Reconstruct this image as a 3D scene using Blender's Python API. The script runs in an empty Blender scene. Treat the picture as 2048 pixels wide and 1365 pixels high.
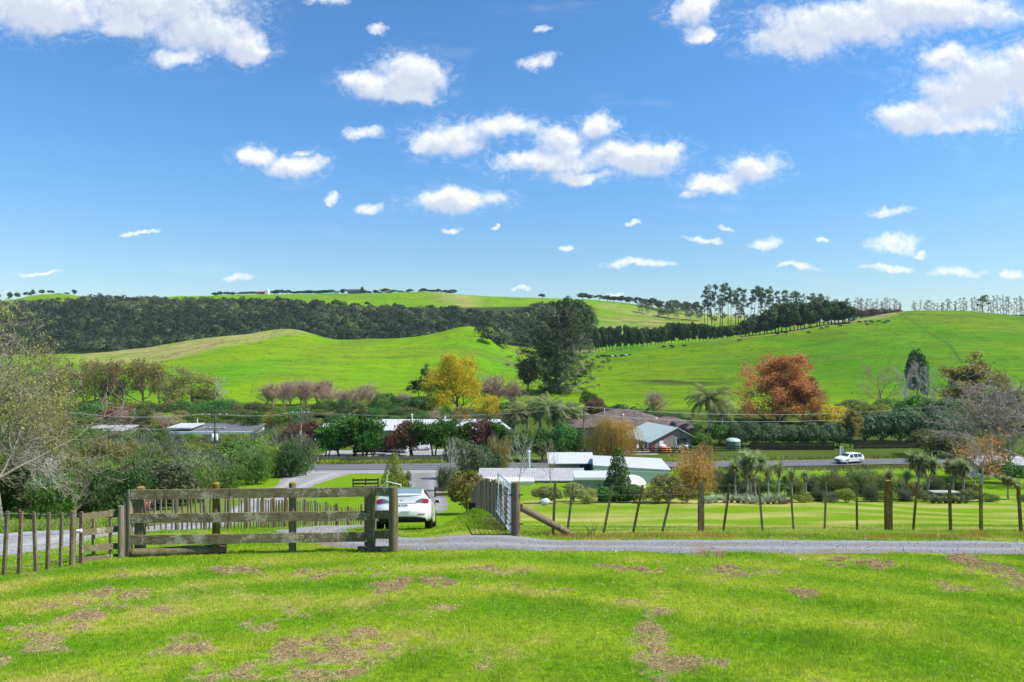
import bpy, math, random
import numpy as np
from mathutils import Vector, Matrix
R = math.radians
SC = bpy.context.scene
COL = SC.collection
# ------------------------------------------------------------------ camera
F = 1365.0                       # focal length in photo pixels (24 mm on a 36 mm sensor, 2048 px wide)
cam_d = bpy.data.cameras.new('camera')
cam_d.lens = 24.0; cam_d.sensor_width = 36.0
cam_d.clip_start = 0.1; cam_d.clip_end = 20000
cam = bpy.data.objects.new('camera', cam_d); COL.objects.link(cam)
cam.location = (0, 0, 0); cam.rotation_euler = (R(90), 0, 0)
SC.camera = cam
# ------------------------------------------------------------------ world, sun, exposure
SUN_EL, SUN_AZ = 52.0, 97.0      # azimuth measured from +Y towards +X
SC.view_settings.view_transform = 'Standard'
SC.view_settings.look = 'None'
SC.view_settings.exposure = 0.9
SC.view_settings.gamma = 1.0
SC.view_settings.use_curve_mapping = False
SC.cycles.max_bounces = 6; SC.cycles.diffuse_bounces = 3; SC.cycles.glossy_bounces = 2
SC.cycles.transmission_bounces = 4; SC.cycles.transparent_max_bounces = 4
SC.cycles.use_adaptive_sampling = True; SC.cycles.adaptive_threshold = 0.02
SC.cycles.use_denoising = True
SC.cycles.sample_clamp_indirect = 6.0

def fpx(px, py):
    return ((px - 1024) / F, (682.5 - py) / F)

class NT:
    def __init__(s, tree): s.t = tree
    def n(s, typ, **kw):
        nd = s.t.nodes.new(typ)
        for k, v in kw.items(): setattr(nd, k, v)
        return nd
    def l(s, a, b): s.t.links.new(a, b)
    def setin(s, sock, v):
        if isinstance(v, bpy.types.NodeSocket): s.l(v, sock)
        else: sock.default_value = v
    def math(s, op, a, b=None, c=None, clamp=False):
        nd = s.n('ShaderNodeMath', operation=op, use_clamp=clamp)
        for i, v in enumerate((a, b, c)):
            if v is not None: s.setin(nd.inputs[i], v)
        return nd.outputs[0]
    def vec(s, op, a, b=None, c=None, out=0):
        nd = s.n('ShaderNodeVectorMath', operation=op)
        for i, v in enumerate((a, b, c)):
            if v is not None: s.setin(nd.inputs[i], v)
        return nd.outputs[out]
    def noise(s, vec, scale, detail=4, rough=0.55, dist=0.0, out='Fac'):
        nd = s.n('ShaderNodeTexNoise')
        nd.inputs['Scale'].default_value = scale; nd.inputs['Detail'].default_value = detail
        nd.inputs['Roughness'].default_value = rough; nd.inputs['Distortion'].default_value = dist
        if vec is not None: s.l(vec, nd.inputs['Vector'])
        return nd.outputs[out]
    def mixc(s, fac, a, b, mode='MIX'):
        nd = s.n('ShaderNodeMix', data_type='RGBA', blend_type=mode)
        s.setin(nd.inputs[0], fac)
        for i, v in ((6, a), (7, b)):
            if isinstance(v, tuple) and len(v) == 3: v = v + (1,)
            s.setin(nd.inputs[i], v)
        return nd.outputs[2]
    def ramp(s, fac, stops, interp='LINEAR'):
        nd = s.n('ShaderNodeValToRGB'); cr = nd.color_ramp; cr.interpolation = interp
        while len(cr.elements) < len(stops): cr.elements.new(0.5)
        for e, (p, c) in zip(cr.elements, stops):
            e.position = p; e.color = (c if len(c) == 4 else tuple(c) + (1,)) if not isinstance(c, (int, float)) else (c, c, c, 1)
        s.l(fac, nd.inputs[0]); return nd.outputs[0]
    def sstep(s, x, a, b):
        nd = s.n('ShaderNodeMapRange', interpolation_type='SMOOTHSTEP')
        s.setin(nd.inputs[0], x); s.setin(nd.inputs[1], a); s.setin(nd.inputs[2], b)
        return nd.outputs[0]

# cumulus clouds: photo position (px, py) and half size (rx, ry)
BIGC = [(90,18,190,48),(330,8,170,50),(400,66,110,52),(352,118,52,18),(490,95,50,34),(250,52,70,26),
        (822,150,74,42),(740,172,58,24),(812,190,62,20),(900,278,78,36),(1012,258,66,26),(855,286,36,18),
        (1195,252,38,26),(1122,288,62,36),(1098,326,112,22),(1272,312,96,36),(1162,352,78,12),(1330,300,40,24),
        (512,306,48,20),(598,328,58,26),(915,398,96,26),(1502,340,54,30),(1432,368,62,20),
        (1700,48,190,48),(1600,84,92,34),(1860,22,210,40),(1385,22,46,34),(1400,72,34,18),
        (1960,185,130,80),(1900,225,70,40),(2050,150,92,66),(1832,232,74,36),(1892,112,52,24),(1915,255,112,22)]
SMALLC = [(1075,126,58,17),(725,264,58,20),(735,411,38,14),(662,400,18,12),(1382,388,34,13),(612,300,20,9),
        (1780,424,44,11),(1785,486,70,22),(1842,508,30,8),(1768,533,54,9),(1912,543,76,12),(2034,553,32,12),
        (1596,532,54,9),(1530,480,46,15),(1410,482,50,8),(1280,527,92,10),(1120,497,22,7),(905,455,27,8),
        (466,553,42,10),(1258,447,20,6),(1447,453,25,8),(1645,478,12,8),(275,468,42,5),(75,549,62,6),(985,464,16,5),
        (660,5,46,16),(1092,66,20,9),(760,66,26,10),(1047,582,26,7),(1230,587,30,6)]

def build_world():
    w = bpy.data.worlds.new('World'); SC.world = w; w.use_nodes = True
    T = NT(w.node_tree); w.node_tree.nodes.clear()
    out = T.n('ShaderNodeOutputWorld')
    sky = T.n('ShaderNodeTexSky', sky_type='NISHITA')
    sky.sun_disc = False; sky.sun_elevation = R(SUN_EL); sky.sun_rotation = R(SUN_AZ)
    sky.altitude = 100; sky.air_density = 1.0; sky.dust_density = 0.25; sky.ozone_density = 3.0
    tc = T.n('ShaderNodeTexCoord'); d = tc.outputs['Generated']
    sp = T.n('ShaderNodeSeparateXYZ'); T.l(d, sp.inputs[0])
    yy = T.math('MAXIMUM', sp.outputs[1], 0.12)
    u = T.math('DIVIDE', sp.outputs[0], yy); v = T.math('DIVIDE', sp.outputs[2], yy)
    cb = T.n('ShaderNodeCombineXYZ'); T.l(u, cb.inputs[0]); T.l(v, cb.inputs[1])
    uv = cb.outputs[0]
    wn = T.noise(uv, 13, 6, 0.62, out='Color')
    uvw = T.vec('MULTIPLY_ADD', T.vec('SUBTRACT', wn, (0.5, 0.5, 0.5)), (0.085, 0.055, 0), uv)
    def field(uvs, lst):
        q = None; gs = 1.12 if lst is BIGC else 1.0
        for (px, py, rx, ry) in lst:
            cx, cy = fpx(px, py); a, b = F / rx / gs, F / ry / gs
            e = T.vec('MULTIPLY_ADD', uvs, (a, b, 0), (-cx * a, -cy * b, 0))
            k = T.vec('DOT_PRODUCT', e, e, out=1)
            q = k if q is None else T.math('SMOOTH_MIN', q, k, 0.7)
        return q
    qb = field(uvw, BIGC); qs = field(uvw, SMALLC)
    n1 = T.noise(uv, 17, 9, 0.60); n2 = T.noise(uv, 62, 9, 0.70)
    nb = T.math('ADD', T.math('MULTIPLY', n1, 0.70), T.math('MULTIPLY', n2, 0.42))
    Db = T.math('ADD', T.math('SUBTRACT', 0.95, T.math('MINIMUM', qb, 3.0)), T.math('MULTIPLY', T.math('SUBTRACT', nb, 0.55), 2.3))
    Ds = T.math('ADD', T.math('SUBTRACT', 0.75, T.math('MINIMUM', qs, 3.0)), T.math('MULTIPLY', T.math('SUBTRACT', n2, 0.5), 2.0))
    ab = T.math('MULTIPLY', T.sstep(Db, -0.15, 1.0), T.math('MULTIPLY_ADD', T.noise(uv, 34, 6, 0.6), 0.25, 0.80, clamp=True)); a_s = T.math('MULTIPLY', T.sstep(Ds, -0.3, 1.1), 0.82)
    n3 = T.noise(T.vec('MULTIPLY', uvw, (70, 110, 1)), 1.0, 7, 0.68)
    wisp = T.math('MULTIPLY', T.math('MULTIPLY', T.sstep(Db, -1.5, 0.3), T.sstep(n3, 0.42, 0.80)), 0.42)
    al = T.math('MAXIMUM', T.math('MAXIMUM', ab, wisp), a_s)
    # thin veils between the clouds and towards the horizon
    veil = T.math('MULTIPLY', T.sstep(T.noise(T.vec('MULTIPLY', uv, (5, 16, 1)), 1.0, 5, 0.6), 0.56, 0.86), 0.16)
    al = T.math('MAXIMUM', al, veil)
    al = T.math('MULTIPLY', al, T.sstep(sp.outputs[1], 0.15, 0.3))
    # self shading: cloud standing between this point and the light above it
    qu = field(T.vec('ADD', uvw, (0.006, 0.017, 0)), BIGC)
    n1u = T.noise(T.vec('ADD', uv, (0.004, 0.010, 0)), 17, 7, 0.6)
    Du = T.math('ADD', T.math('SUBTRACT', 0.95, T.math('MINIMUM', qu, 3.0)), T.math('MULTIPLY', T.math('SUBTRACT', n1u, 0.5), 3.0))
    shd = T.sstep(Du, -0.2, 1.05)
    ccol = T.mixc(shd, (1.0, 1.0, 1.0), (0.62, 0.665, 0.765))
    tint = T.mixc(1.0, sky.outputs[0], T.mixc(T.sstep(sp.outputs[2], 0.0, 0.32), (0.60, 0.68, 0.715), (0.465, 0.79, 1.0)), 'MULTIPLY')
    b1 = T.n('ShaderNodeBackground'); T.l(tint, b1.inputs[0]); b1.inputs[1].default_value = 0.10
    b2 = T.n('ShaderNodeBackground'); T.l(ccol, b2.inputs[0]); b2.inputs[1].default_value = 0.63
    mx = T.n('ShaderNodeMixShader'); T.l(al, mx.inputs[0]); T.l(b1.outputs[0], mx.inputs[1]); T.l(b2.outputs[0], mx.inputs[2])
    T.l(mx.outputs[0], out.inputs[0])
build_world()
sun_d = bpy.data.lights.new('sun', 'SUN'); sun_d.energy = 3.6; sun_d.angle = R(0.5); sun_d.color = (1.0, 0.95, 0.86)
sun = bpy.data.objects.new('sun', sun_d); COL.objects.link(sun)
sdir = Vector((math.sin(R(SUN_AZ)) * math.cos(R(SUN_EL)), math.cos(R(SUN_AZ)) * math.cos(R(SUN_EL)), math.sin(R(SUN_EL))))
sun.rotation_euler = (-sdir).to_track_quat('-Z', 'Y').to_euler()
sun.location = (30, 20, 60)
# ------------------------------------------------------------------ helpers
rng = np.random.default_rng(7)
random.seed(7)

def pchip(x, y, xi):
    x = np.asarray(x, float); y = np.asarray(y, float); xi = np.asarray(xi, float)
    h = np.diff(x); dl = (y[1:] - y[:-1]) / (h if y.ndim == 1 else h[:, None])
    m = np.zeros_like(y)
    hh = h if y.ndim == 1 else h[:, None]
    w1 = 2 * hh[1:] + hh[:-1]; w2 = hh[1:] + 2 * hh[:-1]
    with np.errstate(divide='ignore', invalid='ignore'):
        hm = (w1 + w2) / (w1 / dl[:-1] + w2 / dl[1:])
    m[1:-1] = np.where(dl[:-1] * dl[1:] > 0, hm, 0); m[0] = dl[0]; m[-1] = dl[-1]
    xi = np.clip(xi, x[0], x[-1])
    k = np.clip(np.searchsorted(x, xi, 'right') - 1, 0, len(x) - 2)
    t = (xi - x[k]) / h[k]; hk = h[k]
    if y.ndim == 2: t = t[:, None]; hk = hk[:, None]
    return ((2*t**3 - 3*t**2 + 1) * y[k] + (t**3 - 2*t**2 + t) * hk * m[k] + (-2*t**3 + 3*t**2) * y[k+1] + (t**3 - t**2) * hk * m[k+1])

def _hash(ix, iy, s):
    n = (ix.astype(np.int64) * 374761393 + iy.astype(np.int64) * 668265263 + s * 974634777) & 0x7fffffff
    n = ((n ^ (n >> 13)) * 1274126177) & 0x7fffffff
    return ((n ^ (n >> 16)) & 0xffff) / 65535.0
def vnoise(x, y, s=0):
    x = np.asarray(x, float); y = np.asarray(y, float)
    ix = np.floor(x); iy = np.floor(y); fx = x - ix; fy = y - iy
    fx = fx*fx*(3-2*fx); fy = fy*fy*(3-2*fy)
    a = _hash(ix, iy, s); b = _hash(ix+1, iy, s); c = _hash(ix, iy+1, s); d = _hash(ix+1, iy+1, s)
    return (a*(1-fx)+b*fx)*(1-fy) + (c*(1-fx)+d*fx)*fy
def fbm(x, y, s=0, o=4):
    v = 0; a = 0.5; t = 0
    for i in range(o):
        v = v + a * vnoise(x * 2**i + 17.3*i, y * 2**i - 9.1*i, s + i); t += a; a *= 0.5
    return v / t
def sst(x, a, b):
    t = np.clip((x - a) / (b - a), 0, 1); return t*t*(3-2*t)

# ------------------------------------------------------------------ terrain height
PY = [0, 8, 13.6, 16, 21, 27, 35, 45, 60, 75, 90, 105, 115, 135, 160, 200, 240]
PZ = [-1.93, -3.263, -4.2, -4.6, -5.85, -7.4, -9.35, -11.5, -14.1, -16.2, -18.0, -19.6, -20.0, -20.8, -21, -21, -20]
HILL = {  # depth: [(photo px, photo py) ...] of the ground at that depth
 240: [(-700,796),(2750,796)],
 330: [(-700,752),(0,750),(250,752),(500,742),(750,752),(1000,757),(1200,752),(1400,748),(1600,738),(1800,728),(2048,728),(2750,735)],
 420: [(-700,725),(0,722),(250,724),(500,698),(750,703),(930,693),(1000,713),(1060,735),(1200,724),(1400,714),(1600,696),(1800,676),(2048,676),(2750,690)],
 480: [(-700,716),(0,713),(130,712),(250,701),(350,684),(430,672),(500,665),(570,657),(610,662),(660,681),(750,678),(850,670),(900,657),(950,647),(985,668),(1030,705),(1060,716),(1120,712),(1200,706),(1300,692),(1400,682),(1500,671),(1600,661),(1700,648),(1800,645),(1900,647),(2048,656),(2750,680)],
 540: [(-700,714),(0,712),(250,710),(500,685),(600,682),(680,690),(750,692),(950,668),(1000,690),(1060,702),(1200,705),(1400,686),(1600,658),(1700,641),(1760,630),(1800,622),(1900,622),(1980,629),(2048,635),(2750,670)],
 600: [(-700,690),(0,706),(250,702),(500,692),(750,692),(950,680),(1000,682),(1200,692),(1400,690),(1600,658),(1700,642),(1800,628),(1900,629),(2048,642),(2750,675)],
 700: [(-700,640),(0,662),(250,656),(500,656),(750,660),(950,652),(1200,662),(1400,668),(1500,652),(1600,648),(1800,640),(2048,648),(2750,670)],
 800: [(-700,615),(0,628),(250,622),(500,622),(750,628),(950,626),(1100,622),(1200,632),(1400,642),(1500,636),(1600,642),(1800,645),(2048,650),(2750,670)],
 900: [(-700,606),(0,609),(110,600),(250,602),(500,607),(750,608),(950,609),(1200,609),(1300,620),(1400,632),(1500,637),(1600,645),(2048,652),(2750,670)],
 1000:[(-700,606),(0,603),(60,595),(110,587),(160,594),(250,603),(350,594),(500,590),(650,588),(750,587),(880,586),(950,592),(1180,600),(1300,613),(1400,628),(1500,635),(1600,646),(2048,655),(2750,672)],
 1160:[(-700,618),(2750,676)],
 2000:[(-700,645),(2750,665)]}
_pxg = np.arange(-1400, 3450, 10.0)
_Y = np.array(PY + sorted(k for k in HILL if k > 240), float)
_Z = np.zeros((len(_Y), len(_pxg)))
for i, yv in enumerate(_Y):
    if yv <= 240: _Z[i] = PZ[i]
    else:
        k = HILL[int(yv)]
        p = pchip([a for a, b in k], [b for a, b in k], _pxg)
        p = np.convolve(np.pad(p, 3, 'edge'), np.ones(7) / 7, 'valid')
        _Z[i] = (682.5 - p) / F * yv
_yg = np.concatenate([np.arange(0, 40, 0.5), np.arange(40, 260, 1.0), np.arange(260, 1200, 3.0), np.arange(1200, 2001, 50.0)])
_T = pchip(_Y, _Z, _yg)          # dense table (depth x column)
def zg(x, y):
    x = np.asarray(x, float); y = np.asarray(y, float)
    yc = np.maximum(y, 1.0)
    pxc = np.clip((1024 + x / yc * F + 1400) / 10, 0, len(_pxg) - 1.001)
    yi = np.interp(np.clip(y, 0, 2000), _yg, np.arange(len(_yg)))
    yi = np.clip(yi, 0, len(_yg) - 1.001)
    i = yi.astype(int); j = pxc.astype(int); a = yi - i; b = pxc - j
    z = (_T[i, j]*(1-b) + _T[i, j+1]*b)*(1-a) + (_T[i+1, j]*(1-b) + _T[i+1, j+1]*b)*a
    z = np.where(y < 0, -1.93 - 0.1667*np.maximum(y, -60), z)
    # grassy bank beside the parked car
    z = z + 0.75*np.exp(-(np.abs(x + 1.1 + (y - 25)*0.05)/1.12)**2.6 - (np.abs(y - 27)/9.0)**2.4)
    # small dip under the far end of the batten fence
    z = z - 0.45*np.exp(-((x + 8.6)/1.2)**2 - ((y - 37)/3)**2)
    # swells
    z = z + 0.09*(fbm(x*0.22, y*0.22, 3, 3) - 0.5)*sst(y, 4, 12)
    z = z + 3.0*(fbm(x*0.016, y*0.016, 5, 3) - 0.5)*sst(y, 230, 330)
    z = z + 1.0*(fbm(x*0.07, y*0.08, 8, 3) - 0.5)*sst(y, 230, 300)
    return z
def zgf(x, y): return float(zg(np.array([x]), np.array([y]))[0])
def G(px, Y, dz=0.0):
    x = (px - 1024) / F * Y
    return Vector((x, Y, zgf(x, Y) + dz))
def PT(px, py, Y): return Vector(((px - 1024) / F * Y, Y, (682.5 - py) / F * Y))

# ------------------------------------------------------------------ materials
MATS = {}
def newmat(name):
    m = bpy.data.materials.new(name); m.use_nodes = True
    T = NT(m.node_tree); m.node_tree.nodes.clear()
    T.out = T.n('ShaderNodeOutputMaterial'); MATS[name] = m
    return m, T
def bsdf(T, col, rough=0.7, spec=0.3, metal=0.0, normal=None, link=True, coat=0.0):
    b = T.n('ShaderNodeBsdfPrincipled')
    T.setin(b.inputs['Base Color'], col if not (isinstance(col, tuple) and len(col) == 3) else col + (1,))
    T.setin(b.inputs['Roughness'], rough); b.inputs['Specular IOR Level'].default_value = spec
    b.inputs['Metallic'].default_value = metal; b.inputs['Coat Weight'].default_value = coat
    if normal is not None: T.l(normal, b.inputs['Normal'])
    if link: T.l(b.outputs[0], T.out.inputs[0])
    return b
def bump(T, h, dist, strength=1.0):
    nd = T.n('ShaderNodeBump'); nd.inputs['Distance'].default_value = dist; nd.inputs['Strength'].default_value = strength
    T.l(h, nd.inputs['Height']); return nd.outputs[0]
def geo_pos(T): return T.n('ShaderNodeNewGeometry').outputs['Position']
def obj_co(T): return T.n('ShaderNodeTexCoord').outputs['Object']

def m_plain(name, col, rough=0.6, spec=0.3, metal=0.0, var=0.15, scale=3.0, coat=0.0):
    m, T = newmat(name)
    nz = T.noise(obj_co(T), scale, 5, 0.6)
    f = T.math('MULTIPLY_ADD', nz, 2*var, 1 - var)
    c = T.mixc(1.0, col, T.n('ShaderNodeCombineColor').outputs[0], 'MULTIPLY')
    cc = T.t.nodes[-2]
    for n in T.t.nodes:
        if n.bl_idname == 'ShaderNodeCombineColor':
            for i in range(3): T.l(f, n.inputs[i])
    bsdf(T, c, rough, spec, metal, coat=coat)
    return m

def m_leaf(name, dark, light, trans=0.35, rough=0.55, spec=0.25, orand=0.25):
    """leaf colour from the per-face 'shade' value (leaf to leaf and clump to clump variation)"""
    m, T = newmat(name)
    at = T.n('ShaderNodeAttribute'); at.attribute_name = 'shade'
    oi = T.n('ShaderNodeObjectInfo')
    c = T.mixc(at.outputs['Fac'], dark, light)
    hs = T.n('ShaderNodeHueSaturation'); T.l(c, hs.inputs['Color'])
    T.l(T.math('MULTIPLY_ADD', oi.outputs['Random'], 0.04, 0.48), hs.inputs['Hue'])
    T.l(T.math('MULTIPLY_ADD', oi.outputs['Random'], 2*orand, 1 - orand), hs.inputs['Value'])
    b = bsdf(T, hs.outputs[0], rough, spec, link=False)
    t = T.n('ShaderNodeBsdfTranslucent'); T.l(hs.outputs[0], t.inputs[0])
    mx = T.n('ShaderNodeMixShader'); mx.inputs[0].default_value = trans
    T.l(b.outputs[0], mx.inputs[1]); T.l(t.outputs[0], mx.inputs[2]); T.l(mx.outputs[0], T.out.inputs[0])
    return m
def m_bark(name, c1, c2, scale=6):
    m, T = newmat(name)
    co = T.vec('MULTIPLY', obj_co(T), (1, 1, 0.3))
    nz = T.noise(co, scale, 6, 0.65)
    c = T.ramp(nz, [(0.3, c1), (0.7, c2)])
    bsdf(T, c, 0.9, 0.1, normal=bump(T, nz, 0.03))
    return m
def m_wood(name, axis, dark, light, lichen=(0.33, 0.31, 0.24), moss=(0.16, 0.13, 0.02), lich_amt=0.5, moss_amt=0.5):
    """weathered timber: grain along one axis, pale lichen blotches, yellow moss where it faces up"""
    m, T = newmat(name)
    co = obj_co(T)
    st = {'x': (0.6, 14, 14), 'z': (14, 14, 0.6)}[axis]
    gr = T.noise(T.vec('MULTIPLY', co, st), 2.2, 7, 0.65, 0.3)
    bl = T.noise(co, 3.1, 5, 0.65); sp = T.noise(co, 26, 4, 0.7); dr = T.noise(T.vec('MULTIPLY', co, (7, 7, 0.9)), 1.0, 4, 0.6)
    c = T.ramp(gr, [(0.25, dark), (0.75, light)])
    c = T.mixc(T.math('MULTIPLY', T.sstep(dr, 0.5, 0.75), 0.6), c, tuple(v*0.45 for v in dark))
    c = T.mixc(T.math('MULTIPLY', T.sstep(T.math('ADD', bl, T.math('MULTIPLY', T.math('SUBTRACT', sp, 0.5), 0.6)), 0.52, 0.68), lich_amt), c, lichen)
    c = T.mixc(T.math('MULTIPLY', T.sstep(sp, 0.66, 0.72), 0.6*lich_amt), c, tuple(min(1, v*1.5) for v in lichen))
    nz = T.n('ShaderNodeSeparateXYZ'); T.l(T.n('ShaderNodeNewGeometry').outputs['True Normal'], nz.inputs[0])
    mo = T.math('MULTIPLY', T.sstep(T.math('ADD', T.math('MULTIPLY', nz.outputs[2], 0.5), bl), 0.5, 0.95), moss_amt)
    c = T.mixc(mo, c, moss)
    bsdf(T, c, 0.9, 0.1, normal=bump(T, gr, 0.008, 0.9))
    return m

# ------------------------------------------------------------------ mesh builder
class MB:
    def __init__(s): s.v = []; s.f = []; s.mi = []; s.smooth = []
    def add(s, verts, faces, mi=0, smooth=False):
        o = len(s.v); s.v += [tuple(p) for p in verts]
        for f in faces: s.f.append(tuple(o + i for i in f)); s.mi.append(mi); s.smooth.append(smooth)
        return s
    def box(s, c, d, rz=0.0, mi=0, M=None):
        cx, cy, cz = c; dx, dy, dz = d[0]/2, d[1]/2, d[2]/2
        ca, sa = math.cos(rz), math.sin(rz); vs = []
        for z in (-dz, dz):
            for x, y in ((-dx, -dy), (dx, -dy), (dx, dy), (-dx, dy)):
                p = Vector((cx + x*ca - y*sa, cy + x*sa + y*ca, cz + z))
                vs.append(M @ p if M else p)
        return s.add(vs, [(0,3,2,1),(4,5,6,7),(0,1,5,4),(1,2,6,5),(2,3,7,6),(3,0,4,7)], mi)
    def beam(s, a, b, w, h, mi=0, up=(0,0,1), tw=1.0):
        """rectangular bar from a to b, w across and h along up"""
        a = Vector(a); b = Vector(b); d = (b - a).normalized(); up = Vector(up)
        sd = d.cross(up)
        if sd.length < 1e-4: sd = d.cross(Vector((0, 1, 0)))
        sd.normalize(); u = sd.cross(d).normalized(); vs = []
        for p, k in ((a, 1.0), (b, tw)):
            for x, y in ((-1,-1),(1,-1),(1,1),(-1,1)): vs.append(p + sd*(x*w/2*k) + u*(y*h/2*k))
        return s.add(vs, [(0,3,2,1),(4,5,6,7),(0,1,5,4),(1,2,6,5),(2,3,7,6),(3,0,4,7)], mi)
    def tube(s, pts, rad, n=8, mi=0, cap=True, smooth=True):
        pts = [Vector(p) for p in pts]
        if not hasattr(rad, '__len__'): rad = [rad]*len(pts)
        vs = []; ref = None
        for i, p in enumerate(pts):
            d = (pts[min(i+1, len(pts)-1)] - pts[max(i-1, 0)])
            d = d.normalized() if d.length > 1e-9 else Vector((0,0,1))
            if ref is None: ref = d.orthogonal().normalized()
            e = (ref - d*ref.dot(d)); e = e.normalized() if e.length > 1e-6 else d.orthogonal().normalized()
            ref = e; g = d.cross(e)
            for k in range(n):
                a = 2*math.pi*k/n; vs.append(p + (e*math.cos(a) + g*math.sin(a))*rad[i])
        fs = []
        for i in range(len(pts)-1):
            for k in range(n): fs.append((i*n+k, i*n+(k+1)%n, (i+1)*n+(k+1)%n, (i+1)*n+k))
        s.add(vs, fs, mi, smooth)
        if cap:
            s.add(vs[:n], [tuple(range(n-1, -1, -1))], mi); s.add(vs[-n:], [tuple(range(n))], mi)
        return s
    def lathe(s, prof, n=20, c=(0,0,0), mi=0, smooth=True):
        vs = []; fs = []
        for r, z in prof:
            for k in range(n):
                a = 2*math.pi*k/n; vs.append((c[0] + r*math.cos(a), c[1] + r*math.sin(a), c[2] + z))
        for i in range(len(prof)-1):
            for k in range(n): fs.append((i*n+k, i*n+(k+1)%n, (i+1)*n+(k+1)%n, (i+1)*n+k))
        return s.add(vs, fs, mi, smooth)
    def mesh(s, name, mats):
        me = bpy.data.meshes.new(name); me.from_pydata(s.v, [], s.f)
        if not isinstance(mats, (list, tuple)): mats = [mats]
        for m in mats: me.materials.append(m)
        me.polygons.foreach_set('material_index', s.mi); me.polygons.foreach_set('use_smooth', s.smooth)
        me.update(); return me
    def build(s, name, mats, parent=None, local=False):
        """local=False: the coordinates are world coordinates"""
        if parent is not None and not local:
            o = Vector(parent.location)
            if parent.parent is not None: o = o + Vector(parent.parent.location)
            s.v = [(p[0]-o.x, p[1]-o.y, p[2]-o.z) for p in s.v]
        ob = bpy.data.objects.new(name, s.mesh(name, mats)); COL.objects.link(ob)
        if parent is not None: ob.parent = parent
        return ob

def np_mesh(name, v, quads, mats, shade=None, mi=None, col=None, smooth=False):
    """fast mesh from numpy arrays; quads is (N,3) or (N,4)"""
    me = bpy.data.meshes.new(name); k = quads.shape[1]; nf = len(quads)
    me.vertices.add(len(v)); me.vertices.foreach_set('co', np.ascontiguousarray(v, np.float32).ravel())
    me.loops.add(nf*k); me.loops.foreach_set('vertex_index', np.ascontiguousarray(quads, np.int32).ravel())
    me.polygons.add(nf); me.polygons.foreach_set('loop_start', np.arange(0, nf*k, k, dtype=np.int32))
    if not isinstance(mats, (list, tuple)): mats = [mats]
    for m in mats: me.materials.append(m)
    if mi is not None: me.polygons.foreach_set('material_index', np.asarray(mi, np.int32))
    me.polygons.foreach_set('use_smooth', np.full(nf, smooth))
    if shade is not None:
        a = me.attributes.new('shade', 'FLOAT', 'FACE'); a.data.foreach_set('value', np.asarray(shade, np.float32))
    if col is not None:
        dom = 'POINT' if len(col) == len(v) else 'FACE'
        a = me.attributes.new('tint', 'FLOAT_COLOR', dom)
        a.data.foreach_set('color', np.concatenate([col, np.ones((len(col), 1))], 1).astype(np.float32).ravel())
    me.update(calc_edges=True); return me
def link(name, me, parent=None, loc=None):
    o = bpy.data.objects.new(name, me); COL.objects.link(o)
    if parent is not None: o.parent = parent
    if loc is not None: o.location = loc
    return o
def tag(o, label=None, cat=None, group=None, kind=None):
    if label: o['label'] = label
    if cat: o['category'] = cat
    if group: o['group'] = group
    if kind: o['kind'] = kind
    return o
def thing(name, label, cat, loc, group=None, rz=0.0):
    o = bpy.data.objects.new(name, None); o.empty_display_size = 0.3; COL.objects.link(o)
    o.location = loc; o.rotation_euler = (0, 0, rz)
    return tag(o, label, cat, group)
def dup(root, loc, rz=0.0, sc=(1,1,1), label=None, group=None):
    r = root.copy(); COL.objects.link(r); r.location = loc; r.rotation_euler = (0, 0, rz); r.scale = sc
    if label: r['label'] = label
    if group: r['group'] = group
    for ch in list(root.children):
        c = ch.copy(); COL.objects.link(c); c.parent = r
        for g in list(ch.children):
            d = g.copy(); COL.objects.link(d); d.parent = c
    return r
# ------------------------------------------------------------------ drives and road (centre lines in world x, y)
def smoothline(pts, step):
    pts = np.array(pts, float)
    d = np.concatenate([[0], np.cumsum(np.hypot(*np.diff(pts, axis=0).T))])
    s = np.arange(0, d[-1], step)
    return np.stack([pchip(d, pts[:, 0], s), pchip(d, pts[:, 1], s)], 1)
LANE = smoothline([(-26,10.2),(-18,11.6),(-13,12.9),(-11,14.6),(-11.2,18),(-13,25),(-15.8,35),(-18.3,46),(-22.2,62),(-25.3,80),(-27.2,95),(-28,104)], 0.35)
DRIVE = smoothline([(26,15.2),(14,14.35),(6,14.25),(1,14.3),(-2.2,14.8),(-4.6,16.6),(-5.9,20),(-7.2,26),(-8.0,33),(-7.4,41),(-6.3,50),(-7.4,62),(-9.6,74),(-11.8,88),(-13.0,103)], 0.35)
ROADL = smoothline([(-190,98.5),(-90,101.5),(-30,105),(0,106.8),(30,108.5),(60,111.5),(100,116),(190,128)], 1.0)
LW = lambda y: 1.45 + 0*y
def dist_line(x, y, L):
    out = np.full(x.shape, 1e9)
    for i in range(0, len(x), 20000):
        dx = x[i:i+20000, None] - L[None, ::2, 0]; dy = y[i:i+20000, None] - L[None, ::2, 1]
        out[i:i+20000] = np.sqrt((dx*dx + dy*dy).min(1))
    return out
def drive_half(L, base):
    return base + 0.28*(fbm(L[:, 0]*0.7, L[:, 1]*0.7, 31, 3) - 0.5)*2

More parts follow.
